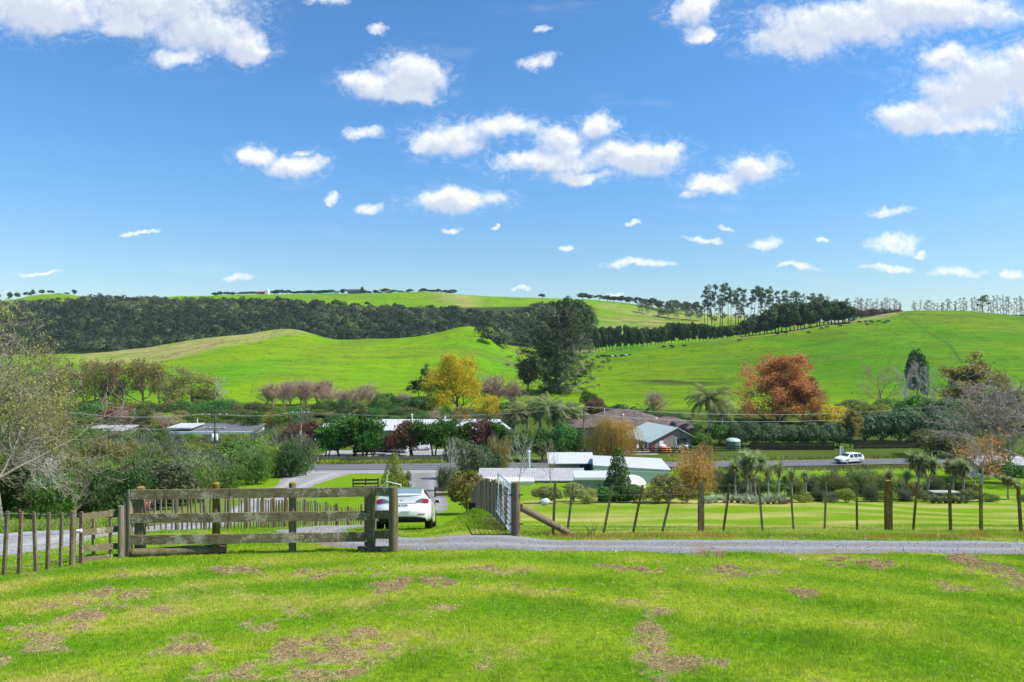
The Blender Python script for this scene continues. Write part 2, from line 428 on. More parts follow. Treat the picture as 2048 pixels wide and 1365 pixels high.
# ------------------------------------------------------------------ ground colours (albedo)
GREEN = np.array([0.150, 0.275, 0.008]); LIME = np.array([0.275, 0.345, 0.022]); STRAW = np.array([0.42, 0.33, 0.13])
DEEP = np.array([0.068, 0.205, 0.004]); BROWN = np.array([0.24, 0.15, 0.085]); HAYC = np.array([0.36, 0.30, 0.12])
def mixn(a, b, t): return a*(1-t[:, None]) + b*t[:, None]
def lawn_col(x, y):
    """mown lawn: bands of the mower, dry strips, darker and lighter clumps"""
    n = len(x)
    wob = (fbm(x*0.3, y*0.3, 11, 3) - 0.5)*0.8
    r = np.sqrt((x*0.95 + 0.6)**2 + ((y - 1.0)*0.78)**2) + wob
    band = 0.5 + 0.5*np.sin(r*2*np.pi/1.55)
    n1 = fbm(x*0.9, y*0.9, 12, 4); n2 = fbm(x*6, y*6, 13, 3)
    c = mixn(np.tile(GREEN, (n, 1)), LIME, np.clip(0.18 + 0.58*band + (n1 - 0.5)*1.7, 0, 1))
    c = mixn(c, DEEP, np.clip((1 - band)*0.8 + (fbm(x*0.7, y*0.7, 14, 3) - 0.62)*2.5, 0, 1)*0.55)
    left = sst(-x, -2.5, 4.0)
    st = sst(n1 + (band - 0.5)*0.18 + (n2 - 0.5)*0.5 + 0.10*left, 0.64, 0.9)*0.5
    c = mixn(c, STRAW*0.95, st)
    return c
CLIP = [(215,1205,60,14),(262,1182,50,9),(150,1236,70,12),(105,1290,60,13),(20,1320,34,10),(180,1262,26,7),(480,1143,44,6),
 (545,1149,30,4),(640,1150,40,5),(740,1151,50,5),(510,1252,50,10),(385,1290,60,12),(335,1305,40,9),(535,1228,20,7),(640,1292,64,18),
 (640,1340,120,30),(740,1298,76,24),(575,1217,20,4),(790,1170,34,7),(690,1318,80,22),(540,1350,60,14),(420,1352,50,8),
 (1250,1133,50,5),(1320,1137,26,5),(1445,1141,40,6),(1510,1148,50,7),(1560,1150,26,4),(1330,1220,34,7),(1255,1203,34,7),
 (1290,1254,26,8),(1300,1283,46,22),(1322,1310,36,14),(1340,1336,66,16),(1395,1320,26,7),(1430,1345,30,9),(1590,1196,34,8),
 (1720,1129,46,8),(1745,1137,30,6),(1910,1176,46,12),(1960,1138,36,7),(2015,1156,40,10),(1930,1122,40,6),(1410,1110,40,3),(980,1140,60,4),
 (930,1302,20,6),(960,1330,24,8),(2040,1165,30,8),(900,1170,40,4),
 (260,1152,30,3),(60,1250,40,8),(330,1210,30,6),(860,1220,30,5),(1130,1175,40,4)]
def clip_amount(x, y):
    """0..1 where dry mown clippings lie on the lawn"""
    a = np.zeros(len(x))
    px = 1024 + x/np.maximum(y, 1)*F; py = 910 + 2634/np.maximum(y, 1)
    px = px + (fbm(x*1.6, y*1.6, 81, 4) - 0.5)*130; py = py + (fbm(x*1.6, y*1.6, 85, 4) - 0.5)*(py - 1040)*0.30
    for (cx, cy, rx, ry) in CLIP:
        q = ((px - cx)/(rx*1.15))**2 + ((py - cy)/(ry*1.35))**2
        a = np.maximum(a, np.clip(1.25 - q, 0, 1))
    return a
def ground_col(x, y):
    n = len(x)
    px = 1024 + x/np.maximum(y, 1)*F
    c = lawn_col(x, y)
    # lower paddock: pale mown swathes running across
    sw = np.sin((np.maximum(y - 17, 0)**0.8*1.9 + (fbm(x*0.09, y*0.05, 21, 3) - 0.5)*14 + 0.012*(x - 10)**2)*2*np.pi/8.5)*0.5 + 0.5
    pad = mixn(np.tile(np.array([0.150, 0.265, 0.006]), (n, 1)), np.array([0.42, 0.37, 0.12]), np.clip(sst(sw, 0.05, 1.0)*0.62 + (fbm(x*0.22, y*0.3, 22, 4) - 0.5)*1.5, 0, 1))
    c = mixn(c, pad, sst(y, 17.0, 18.5)*sst(x, -0.6, 0.8))
    lush = mixn(np.tile(np.array([0.135, 0.255, 0.004]), (n, 1)), np.array([0.19, 0.30, 0.02]), np.clip((fbm(x*0.4, y*0.4, 23, 4) - 0.3)*1.3, 0, 1))
    c = mixn(c, lush, np.maximum(sst(y, 17.5, 20)*sst(-x, -0.2, 1.2), sst(y, 62, 68)))
    # rough dry verge beyond the drive under the wire fence
    dd = y - (15.95 + 0.006*np.abs(x) + (fbm(x*0.8, y*0.3, 24, 3) - 0.5)*0.55)
    vg = np.exp(-(dd/0.33)**2)*sst(x, 0.2, 1.0)*np.clip(0.4 + (fbm(x*1.3, y*2.5, 25, 3) - 0.35)*2.2, 0, 1)
    c = mixn(c, np.array([0.30, 0.155, 0.05]), np.clip(vg, 0, 1)*0.85)
    # bare earth along the netting fence and round the strut
    e1 = np.exp(-((x - 0.9)/0.95)**2 - ((y - 16.5)/0.35)**2) + np.exp(-((x + 0.35 + (y - 17)*0.08)/0.3)**2 - ((y - 18)/2.2)**2)
    c = mixn(c, BROWN*0.8, np.clip(e1*1.1*fbm(x*2, y*2, 26, 3)*1.4, 0, 1)*0.8)
    # rank grass left of the lane
    rk = sst(-x - (y - 12)*0.14, 10.5, 12.5)*sst(y, 14, 17)*(1 - sst(y, 60, 70))
    c = mixn(c, mixn(np.tile(np.array([0.11, 0.21, 0.015]), (n, 1)), np.array([0.24, 0.20, 0.07]), np.clip((fbm(x*0.8, y*0.5, 27, 4) - 0.35)*2, 0, 1)), rk)
    # clippings stain
    lawnmask = (y < 14) & (y > 3)
    ca = np.zeros(n)
    if lawnmask.any(): ca[lawnmask] = clip_amount(x[lawnmask], y[lawnmask])
    c = mixn(c, np.array([0.40, 0.31, 0.17]), np.clip(ca*1.2*((fbm(x*5.5, y*5.5, 74, 4) - 0.42)*4.2), 0, 0.8))
    # road verges: coarse dry grass
    rd = np.full(n, 1e9); near = (y > 90) & (y < 140)
    if near.any():
        yr = np.interp(x[near], ROADL[:, 0], ROADL[:, 1]); rd[near] = np.abs(y[near] - yr)
    c = mixn(c, mixn(np.tile(np.array([0.10, 0.17, 0.02]), (n, 1)), np.array([0.25, 0.20, 0.10]), np.clip((fbm(x*0.35, y*0.35, 29, 3) - 0.3)*2, 0, 1)), np.exp(-(rd/6.0)**4)*0.9)
    # yards behind the road
    yard = sst(y, 116, 119)*(1 - sst(y, 205, 215))
    c = mixn(c, mixn(np.tile(np.array([0.05, 0.075, 0.018]), (n, 1)), np.array([0.085, 0.125, 0.02]), fbm(x*0.08, y*0.08, 33, 3)), yard*0.9)
    # hill pasture
    hp = sst(y, 215, 250)
    big = fbm(x*0.012, y*0.012, 41, 4); mid = fbm(x*0.06, y*0.06, 42, 4); fine = fbm(x*0.3, y*0.3, 43, 3)
    hc = mixn(np.tile(np.array([0.098, 0.262, 0.0045]), (n, 1)), np.array([0.165, 0.285, 0.006]), np.clip((big - 0.5)*3 + 0.5 + (mid - 0.5)*1.2, 0, 1))
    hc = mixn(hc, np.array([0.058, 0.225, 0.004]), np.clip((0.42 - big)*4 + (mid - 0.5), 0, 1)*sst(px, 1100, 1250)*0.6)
    hc = mixn(hc, np.array([0.125, 0.175, 0.022]), np.clip((fbm(x*0.03, y*0.09, 49, 4) - 0.48)*3.5, 0, 1)*0.55)
    hc = mixn(hc, np.array([0.07, 0.13, 0.02]), sst(fine + (mid - 0.5)*0.5, 0.66, 0.80)*0.5)
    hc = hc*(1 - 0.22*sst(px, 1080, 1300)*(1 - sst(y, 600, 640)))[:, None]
    # hay coloured crests: left knoll, strip under the shelter belt, right crest
    kn = sst(y, np.interp(px, [130, 250, 450, 620], [392, 402, 428, 456]), np.interp(px, [130, 250, 450, 620], [404, 414, 440, 466]))*(1 - sst(y, 520, 540))*sst(px, 120, 200)*(1 - sst(px, 575, 640))
    crest = np.interp(px, [1150, 1300, 1500, 1700, 1790, 2048], [470, 466, 462, 470, 500, 560])
    yl = sst(y, crest, crest + 22)*(1 - sst(y, 545, 560))*sst(px, 1100, 1190)*(1 - sst(px, 1775, 1815))
    rr = np.exp(-((px - 920)/40)**2)*sst(y, 470, 482)*0.8
    far = sst(y, 640, 700)*(sst(px, 1180, 1230))*(1 - sst(px, 1600, 1700))*np.clip(0.25 + (fbm(x*0.02, y*0.05, 44, 4) - 0.4)*2.5, 0, 1)
    hy = np.clip(np.maximum(np.maximum(kn, yl), np.maximum(rr, far)), 0, 1)*np.clip(0.75 + (mid - 0.5)*1.2, 0, 1)
    hc = mixn(hc, mixn(np.tile(HAYC, (n, 1)), np.array([0.28, 0.24, 0.10]), np.clip((fine - 0.3)*1.6, 0, 1)), hy*0.9)
    # eroded slip faces on the right hill
    sl = np.exp(-((px - 1365)/85)**2 - ((y - 298 + (px - 1365)*0.05)/15)**2)*sst(fbm(x*0.07, y*0.13, 45, 3), 0.42, 0.52)*1.6
    sl = np.maximum(sl, np.exp(-((px - 1880)/110)**2 - ((y - 520)/22)**2)*sst(fbm(x*0.03, y*0.22, 46, 4), 0.45, 0.62)*0.8)
    sl = np.maximum(sl, np.exp(-((px - 1290)/90)**2 - ((y - 760)/60)**2)*sst(fbm(x*0.02, y*0.10, 47, 4), 0.42, 0.6)*0.6)
    hc = mixn(hc, np.array([0.055, 0.055, 0.022]), np.clip(sl, 0, 1)*0.85)
    gul = np.exp(-((px - 1035)/30)**2)*sst(y, 380, 410)*(1 - sst(y, 500, 520))*sst(fbm(x*0.08, y*0.06, 48, 4), 0.4, 0.6)
    hc = mixn(hc, np.array([0.11, 0.13, 0.05]), gul*0.8)
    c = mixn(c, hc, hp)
    # forest floor behind the left hills
    fo = sst(y, 545, 560)*(1 - sst(y, 850, 880))*(1 - sst(px, 1180, 1200))
    c = mixn(c, np.array([0.03, 0.045, 0.02]), fo*0.9)
    return c

# ------------------------------------------------------------------ terrain mesh
def build_ground():
    ys = np.concatenate([np.arange(-40, 3, 2.0), np.arange(3, 19, 0.09), np.arange(19, 60, 0.30), np.arange(60, 130, 0.9), np.arange(130, 240, 2.5),
                         np.arange(240, 620, 2.0), np.arange(620, 1180, 4.0), np.array([1200, 1280, 1400, 1600, 1950])])
    s = np.concatenate([np.arange(-1.3, -0.85, 0.02), np.arange(-0.85, 0.85, 0.0034), np.arange(0.85, 1.31, 0.02)])
    X = s[None, :]*np.maximum(ys, 9.0)[:, None]; Y = np.repeat(ys[:, None], len(s), 1)
    x, y = X.ravel(), Y.ravel()
    z = zg(x, y)
    v = np.stack([x, y, z], 1); col = ground_col(x, y)
    nr, nc = X.shape; i = np.arange(nr*nc).reshape(nr, nc)
    q = np.stack([i[:-1, :-1], i[:-1, 1:], i[1:, 1:], i[1:, :-1]], -1).reshape(-1, 4)
    m, T = newmat('pasture')
    at = T.n('ShaderNodeAttribute'); at.attribute_name = 'tint'
    P = geo_pos(T); sp = T.n('ShaderNodeSeparateXYZ'); T.l(P, sp.inputs[0])
    far = T.sstep(sp.outputs[1], 90, 260)
    n1 = T.noise(P, 9.0, 6, 0.7); n2 = T.noise(T.vec('MULTIPLY', P, (0.55, 1.6, 0.8)), 0.42, 6, 0.68)
    n3 = T.noise(T.vec('MULTIPLY', P, (0.30, 1.0, 1.2)), 0.16, 5, 0.6)
    nn = T.n('ShaderNodeMix', data_type='FLOAT'); T.l(far, nn.inputs[0]); T.l(n1, nn.inputs[2])
    T.l(T.math('ADD', T.math('MULTIPLY', n2, 0.6), T.math('MULTIPLY', n3, 0.4)), nn.inputs[3]); nv = nn.outputs[0]
    k = T.ramp(nv, [(0.36, (0.46, 0.56, 0.5)), (0.49, (1, 1, 1)), (0.64, (1.32, 1.18, 1.15))])  # on the hills the dark stop paints shade under the terracettes
    c = T.mixc(1.0, at.outputs['Color'], k, 'MULTIPLY')
    nd = T.n('ShaderNodeBump'); T.l(nv, nd.inputs['Height']); T.l(T.math('MULTIPLY_ADD', far, 1.1, 0.05), nd.inputs['Distance']); nd.inputs['Strength'].default_value = 0.75
    bsdf(T, c, 1.0, 0.04, normal=nd.outputs[0])
    g = link('ground', np_mesh('ground', v, q, m, col=col, smooth=True)); g['kind'] = 'structure'
    return g
GROUND = build_ground()

# ------------------------------------------------------------------ gravel and asphalt sheets
def sheet(name, L, half, mat, lift, na=9, edge=0.0, seed=0):
    t = np.gradient(L, axis=0); t /= np.linalg.norm(t, axis=1)[:, None]
    nrm = np.stack([-t[:, 1], t[:, 0]], 1)
    half = half*np.ones(len(L))
    hl = half + edge*(fbm(L[:, 0]*0.9, L[:, 1]*0.9, seed, 4) - 0.5)*2; hr = half + edge*(fbm(L[:, 0]*0.9, L[:, 1]*0.9, seed + 9, 4) - 0.5)*2
    k = np.linspace(-1, 1, na)
    off = np.where(k[None, :] < 0, k[None, :]*hr[:, None], k[None, :]*hl[:, None])
    X = L[:, None, 0] + nrm[:, None, 0]*off; Y = L[:, None, 1] + nrm[:, None, 1]*off
    x, y = X.ravel(), Y.ravel()
    z = zg(x, y)
    crown = lift*(1.0 - 0.9*np.abs(np.tile(k, len(L)))**6) if edge > 0 else lift
    v = np.stack([x, y, z + crown], 1)
    i = np.arange(len(v)).reshape(X.shape)
    q = np.stack([i[:-1, :-1], i[:-1, 1:], i[1:, 1:], i[1:, :-1]], -1).reshape(-1, 4)
    if (np.cross(np.append(t[0], 0), np.append(nrm[0], 0))[2] > 0): q = q[:, ::-1]
    kc = np.tile((k[:-1] + k[1:])/2, len(L) - 1); o = link(name, np_mesh(name, v, q, mat, shade=np.exp(-((np.abs(kc) - 0.5)/0.2)**2), smooth=True)); o['kind'] = 'structure'
    return o
def m_gravel(name, c1, c2, c3, sc=1.0):
    m, T = newmat(name); P = geo_pos(T)
    vo = T.n('ShaderNodeTexVoronoi'); vo.inputs['Scale'].default_value = 28*sc; T.l(P, vo.inputs['Vector'])
    n1 = T.noise(P, 1.1*sc, 5, 0.65); n2 = T.noise(P, 60*sc, 3, 0.7)
    c = T.ramp(vo.outputs['Color'], [(0.1, c1), (0.9, c2)])
    at = T.n('ShaderNodeAttribute'); at.attribute_name = 'shade'
    c = T.mixc(T.math('MULTIPLY', at.outputs['Fac'], 0.55), c, tuple(v*1.35 for v in c2))
    c = T.mixc(T.sstep(T.math('SUBTRACT', n1, T.math('MULTIPLY', at.outputs['Fac'], 0.12)), 0.45, 0.66), c, c3); c = T.mixc(T.math('MULTIPLY', n2, 0.5), c, tuple(v*0.55 for v in c1))
    bsdf(T, c, 0.9, 0.2, normal=bump(T, vo.outputs['Distance'], 0.012))
    return m
M_GRAV = m_gravel('blue_gravel', (0.165, 0.163, 0.165), (0.32, 0.318, 0.315), (0.27, 0.215, 0.15))
M_LANE = m_gravel('lane_gravel', (0.22, 0.215, 0.21), (0.40, 0.395, 0.385), (0.33, 0.31, 0.27), 0.7)
def build_roads():
    sheet('gravel_lane', LANE, np.interp(LANE[:, 1], [55, 80, 99], [1.55, 2.2, 5.0]), M_LANE, 0.05, 15, 0.30, 51)
    sheet('gravel_driveway', DRIVE, np.interp(DRIVE[:, 1], [16, 40, 68, 80, 100], [0.92, 1.25, 1.5, 2.6, 4.6]), M_GRAV, 0.045, 15, 0.32, 52)
    # asphalt
    m, T = newmat('asphalt'); P = geo_pos(T)
    n1 = T.noise(P, 30, 4, 0.7); n2 = T.noise(T.vec('MULTIPLY', P, (0.05, 0.9, 1)), 1.0, 4, 0.6)
    c = T.ramp(n1, [(0.3, (0.085, 0.088, 0.095)), (0.7, (0.14, 0.143, 0.15))]); c = T.mixc(T.math('MULTIPLY', T.sstep(n2, 0.4, 0.7), 0.4), c, (0.19, 0.19, 0.2))
    bsdf(T, c, 0.8, 0.3)
    sheet('road', ROADL, np.interp(ROADL[:, 0], [0, 20], [3.6, 2.9]), m, 0.16, 7)
    mw = m_plain('road_paint', (0.42, 0.42, 0.40), 0.8)
    t = np.gradient(ROADL, axis=0); t /= np.linalg.norm(t, axis=1)[:, None]; nr = np.stack([-t[:, 1], t[:, 0]], 1)
    for off, w in ((-2.6, 0.06), (2.6, 0.06), (0.0, 0.06)):
        sheet('road_marking', ROADL + nr*off, w, mw, 0.175, 3)
    # gravel mouth where both drives meet the road
    mouth = smoothline([(-34,99.4),(-28,99.8),(-20,100.2),(-12,100.5),(-8,100.9)], 0.8)
    sheet('gravel_apron', mouth, 3.2, M_LANE, 0.10, 7, 0.5, 55)
    yd = smoothline([(-34,122),(-24,123),(-14,124),(-6,125)], 1.0)
    sheet('gravel_yard', yd, 6.5, M_LANE, 0.14, 7, 0.6, 57)
    court = smoothline([(13,126),(20,127.5),(26,128)], 1.0)
    sheet('gravel_court', court, 6.0, M_LANE, 0.14, 7, 0.3, 58)
build_roads()
# ------------------------------------------------------------------ plants: geometry
def rdir(n, r=rng):
    v = r.normal(size=(n, 3)); return v/np.linalg.norm(v, axis=1)[:, None]
def leaf_quads(P, size, axis=None, asp=0.5, jitter=1.0, r=rng, face=False):
    """one diamond leaf (or leaf spray) per point"""
    n = len(P); a = rdir(n, r)
    if axis is not None:
        a = axis + a*jitter; a /= np.linalg.norm(a, axis=1)[:, None] + 1e-9
    if face:                       # leaf blade faces outward
        nn = a; a = np.cross(nn, rdir(n, r)); a /= np.linalg.norm(a, axis=1)[:, None] + 1e-9; b = np.cross(nn, a)
    else: b = np.cross(a, rdir(n, r))
    b /= np.linalg.norm(b, axis=1)[:, None] + 1e-9
    s = np.asarray(size)*np.ones(n)
    A = a*s[:, None]*0.5; B = b*(s*asp*0.5)[:, None]
    V = np.stack([P - A, P + B, P + A, P - B], 1).reshape(-1, 3)
    return V, np.arange(4*n).reshape(n, 4)
def blob_points(C, Rr, n, r=rng, depth=0.35, cull=0.72):
    C = np.asarray(C, float); Rr = np.asarray(Rr, float)
    if Rr.ndim == 1: Rr = np.repeat(Rr[:, None], 3, 1)
    w = (Rr.prod(1))**(2/3); k = r.choice(len(C), int(n*1.5), p=w/w.sum())
    d = rdir(len(k), r); rad = 1 - depth*r.random(len(k))**1.6
    lump = 1 + 0.16*(vnoise(d[:, 0]*2.6 + k*7.1, d[:, 1]*2.6 + d[:, 2]*1.9, 3) - 0.5)*2
    P = C[k] + d*Rr[k]*(rad*lump)[:, None]
    keep = np.ones(len(k), bool)
    for j in range(len(C)):
        q = (((P - C[j])/Rr[j])**2).sum(1)
        keep &= ~((q < cull**2) & (k != j))
    P, d, k = P[keep][:n], d[keep][:n], k[keep][:n]
    return P, d, k
def tubes_np(segs, sides=5):
    A = np.array([s[0] for s in segs]); B = np.array([s[1] for s in segs]); ra = np.array([s[2] for s in segs]); rb = np.array([s[3] for s in segs])
    d = B - A; L = np.linalg.norm(d, axis=1)[:, None] + 1e-9; d = d/L
    ref = np.where(np.abs(d[:, 2:3]) > 0.9, np.array([[1., 0, 0]]), np.array([[0, 0, 1.]]))
    e = np.cross(d, ref); e /= np.linalg.norm(e, axis=1)[:, None]; g = np.cross(d, e)
    an = np.arange(sides)*2*np.pi/sides
    ring = e[:, None]*np.cos(an)[None, :, None] + g[:, None]*np.sin(an)[None, :, None]
    V = np.concatenate([A[:, None] + ring*ra[:, None, None], B[:, None] + ring*rb[:, None, None]], 1)
    n = len(A); base = (np.arange(n)*2*sides)[:, None, None]; k = np.arange(sides)
    q = np.stack([k, (k + 1) % sides, sides + (k + 1) % sides, sides + k], 1)[None]
    return V.reshape(-1, 3), (base + q).reshape(-1, 4)
def skeleton(r, h, tr, levels=4, first=0.3, nb=(7, 5, 4, 3), ang=(50, 45, 40, 40), lr=(0.55, 0.5, 0.5, 0.5), up=(0.0, 0.15, 0.1, 0.05), wig=(0.06, 0.18, 0.25, 0.3), stems=1, lean=0.0, taper=0.75):
    segs = []; tips = []
    def br(p, d, L, rad, lv):
        ns = (7, 5, 4, 3, 2)[min(lv, 4)]; pts = [p]; rads = [rad]
        for i in range(ns):
            d = d + r.normal(size=3)*wig[min(lv, len(wig)-1)] + np.array([0, 0, up[min(lv, len(up)-1)]])
            d = d/np.linalg.norm(d); p2 = p + d*L/ns; r2 = rad*(1 - taper*(i + 1)/ns)
            segs.append((p, p2, rads[-1], r2, lv)); p = p2; pts.append(p); rads.append(r2)
        if lv + 1 >= levels: tips.append((p, d, lv)); tips.append((pts[len(pts)//2], d, lv)); return
        n = nb[min(lv, len(nb)-1)]; f0 = first if lv == 0 else 0.25
        for j in range(n):
            f = f0 + (1 - f0)*(j + r.random()*0.8)/n; q = min(f, 0.999)*ns; i = int(q); t = q - i
            pp = pts[i]*(1 - t) + pts[i+1]*t; rr = rads[i]*(1 - t) + rads[i+1]*t
            dd = pts[i+1] - pts[i]; dd /= np.linalg.norm(dd)
            o = np.cross(dd, rdir(1, r)[0]); o /= np.linalg.norm(o) + 1e-9
            if lv == 0:
                az = j*2.4 + r.random()*0.7; o = np.array([math.cos(az), math.sin(az), 0])
            a = R(ang[min(lv, len(ang)-1)])*(0.75 + 0.5*r.random())
            nd = dd*math.cos(a) + o*math.sin(a)
            LL = L*lr[min(lv, len(lr)-1)]*(0.7 + 0.6*r.random())*(1.15 - 0.55*f if lv == 0 else 1.0)
            br(pp, nd, LL, max(rr*0.62, 0.004), lv + 1)
        tips.append((p, d, lv))
    for s_ in range(stems):
        a = r.random()*6.28; ln = lean + (0.16 if stems > 1 else 0)
        br(np.array([0.12*stems*math.cos(a)*(stems > 1), 0.12*stems*math.sin(a)*(stems > 1), -0.3]), np.array([math.cos(a)*ln, math.sin(a)*ln, 1.0]), (h + 0.3)*(1 - 0.15*s_*r.random()), tr, 0)
    return segs, tips
def trunk_mesh(name, segs, mat):
    big = [s for s in segs if s[4] == 0]; sm = [s for s in segs if s[4] == 1]; ti = [s for s in segs if s[4] >= 2]
    Vs = []; Qs = []; o = 0
    for lst, sd in ((big, 8), (sm, 5), (ti, 3)):
        if lst:
            v, q = tubes_np(lst, sd); Vs.append(v); Qs.append(q + o); o += len(v)
    return np_mesh(name, np.concatenate(Vs), np.concatenate(Qs), mat, smooth=True)
def clump_shade(P, k, r=rng, amt=0.55):
    kk = r.random(int(k.max()) + 1) if len(k) else np.zeros(1)
    return np.clip(0.5 + (kk[k] - 0.5)*amt + r.normal(size=len(P))*0.20, 0, 1)

# ------------------------------------------------------------------ plants: materials
B_GREY = m_bark('grey_bark', (0.22, 0.20, 0.17), (0.42, 0.40, 0.36), 9)
B_BROWN = m_bark('brown_bark', (0.055, 0.042, 0.03), (0.15, 0.12, 0.09), 7)
B_PALE = m_bark('pale_bark', (0.42, 0.38, 0.33), (0.62, 0.58, 0.52), 9)
B_TWIG = m_bark('lichen_twig_bark', (0.18, 0.16, 0.115), (0.37, 0.34, 0.26), 9)
B_PINK = m_bark('pinkish_twig_bark', (0.25, 0.20, 0.175), (0.47, 0.40, 0.36), 9)
B_TAN = m_bark('tan_twig_bark', (0.34, 0.20, 0.07), (0.60, 0.40, 0.17), 9)
B_RED = m_bark('reddish_twig_bark', (0.30, 0.205, 0.14), (0.50, 0.37, 0.27), 9)
L_DARK = m_leaf('dark_evergreen_leaf', (0.025, 0.060, 0.014), (0.099, 0.189, 0.044), 0.34)
L_DEEP = m_leaf('deep_green_leaf', (0.034, 0.106, 0.019), (0.128, 0.297, 0.046), 0.37)
L_MID = m_leaf('mid_green_leaf', (0.063, 0.135, 0.021), (0.206, 0.355, 0.056), 0.47)
L_BLUE = m_leaf('blue_green_leaf', (0.048, 0.105, 0.048), (0.167, 0.265, 0.117), 0.37)
L_OLIVE = m_leaf('olive_leaf', (0.085, 0.105, 0.028), (0.26, 0.30, 0.085), 0.44)
L_GREYG = m_leaf('grey_green_leaf', (0.060, 0.082, 0.035), (0.215, 0.250, 0.130), 0.40)
L_LIME = m_leaf('lime_leaf', (0.142, 0.228, 0.023), (0.408, 0.493, 0.060), 0.54)
L_YEL = m_leaf('yellow_autumn_leaf', (0.42, 0.36, 0.02), (0.80, 0.65, 0.05), 0.5, orand=0.1)
L_ORA = m_leaf('orange_autumn_leaf', (0.46, 0.22, 0.055), (0.74, 0.42, 0.14), 0.5, orand=0.06)
L_RUST = m_leaf('rusty_leaf', (0.25, 0.10, 0.04), (0.48, 0.21, 0.09), 0.5)
L_DRED = m_leaf('dark_red_leaf', (0.085, 0.023, 0.027), (0.255, 0.076, 0.076), 0.42)
L_BRN = m_leaf('brown_olive_leaf', (0.17, 0.135, 0.042), (0.40, 0.32, 0.105), 0.5, orand=0.15)
L_RBRN = m_leaf('red_brown_leaf', (0.120, 0.062, 0.040), (0.30, 0.175, 0.11), 0.4)
L_OLBR = m_leaf('olive_brown_leaf', (0.19, 0.175, 0.05), (0.46, 0.41, 0.14), 0.5, orand=0.12)
L_GOLD = m_leaf('golden_willow_leaf', (0.46, 0.29, 0.07), (0.72, 0.52, 0.17), 0.5, orand=0.1)
L_VARI = m_leaf('variegated_leaf', (0.135, 0.180, 0.038), (0.425, 0.425, 0.150), 0.47)
L_TIP = m_leaf('bronze_tipped_leaf', (0.038, 0.076, 0.015), (0.357, 0.272, 0.068), 0.42)
L_PALM = m_leaf('palm_leaf', (0.12, 0.155, 0.045), (0.38, 0.43, 0.16), 0.45)
L_CAB = m_leaf('sword_leaf', (0.11, 0.15, 0.045), (0.40, 0.46, 0.20), 0.4)
L_FLAX = m_leaf('striped_flax_leaf', (0.195, 0.240, 0.135), (0.575, 0.625, 0.450), 0.37)
L_PINE = m_leaf('pine_needle', (0.022, 0.042, 0.014), (0.115, 0.14, 0.055), 0.3, orand=0.1)
L_DEAD = m_leaf('dead_skirt_leaf', (0.150, 0.105, 0.060), (0.375, 0.288, 0.188), 0.37)

# ------------------------------------------------------------------ plants: shapes.  SHAPE[key] = (native height, native width, [(part, mesh), ...])
SHAPE = {}
def sh_round(key, seed, h=4.0, w=4.0, n=4200, leaf=0.20, nb=16, stem=0.12, asp=0.6, top=1.0):
    r = np.random.default_rng(seed)
    C = []; Rr = []
    for i in range(nb):
        d = rdir(1, r)[0]; d[2] = abs(d[2])*1.2 - 0.25; f = 0.45 + 0.42*r.random()
        rad = (0.21 + 0.17*r.random())
        c = np.array([d[0]*w/2*f, d[1]*w/2*f, h*(0.46 + 0.40*d[2]*f*top)])
        C.append(c); Rr.append([rad*w*0.62, rad*w*0.62, rad*h*0.60])
    C.append([0, 0, h*0.45]); Rr.append([w*0.30, w*0.30, h*0.34])
    P, d, k = blob_points(C, Rr, n, r)
    P[:, 2] = np.maximum(P[:, 2], 0.02*h + 0.03*h*r.random(len(P)))
    V, Q = leaf_quads(P, leaf*(0.6 + 0.8*r.random(len(P))), d + np.array([0, 0, 0.3]), asp, 0.75, r, True)
    cr = np_mesh('crown', V, Q, L_DARK, clump_shade(P, k, r))
    sg, _ = skeleton(r, h*0.6, 0.035*h*0.6, 2, 0.1, (6,), (45,), (0.6,), stems=2)
    SHAPE[key] = (h, w, [('trunk', trunk_mesh('trunk', sg, B_BROWN)), ('crown', cr)])
def sh_fine(key, seed, h=4.0, w=4.4, n=7000, leaf=0.26, up=0.9):
    """feathery scrub: upright sprays of fine leaves on an irregular multi-stemmed bush"""
    r = np.random.default_rng(seed)
    sg, tp = skeleton(r, h*0.85, 0.028*h*0.5, 4, 0.15, (6, 4, 3), (40, 38, 40), (0.55, 0.55, 0.5), (0.0, 0.12, 0.12), stems=4)
    T_ = np.array([t[0] for t in tp]); D_ = np.array([t[1] for t in tp])
    s = w/(np.abs(T_[:, :2]).max()*2 + 0.6); T_[:, :2] *= s; T_[:, 2] *= h*0.95/T_[:, 2].max()
    sg = [(a*np.array([s, s, 1]), b*np.array([s, s, 1]), c, e, l) for a, b, c, e, l in sg]
    k = r.integers(0, len(T_), n); off = r.normal(size=(n, 3))*np.array([0.27, 0.27, 0.24])*h/4.0
    low = r.random(n) < 0.3; P = T_[k] + off; P[low] *= np.array([0.9, 0.9, 0.45]); P[:, 2] = np.maximum(P[:, 2], 0.05)
    V, Q = leaf_quads(P, leaf*(0.5 + r.random(n)), D_[k]*0.5 + np.array([0, 0, up]), 0.22, 0.75, r)
    cr = np_mesh('crown', V, Q, L_OLIVE, clump_shade(P, k, r, 0.5))
    SHAPE[key] = (h, w, [('trunk', trunk_mesh('trunk', sg, B_GREY)), ('crown', cr)])
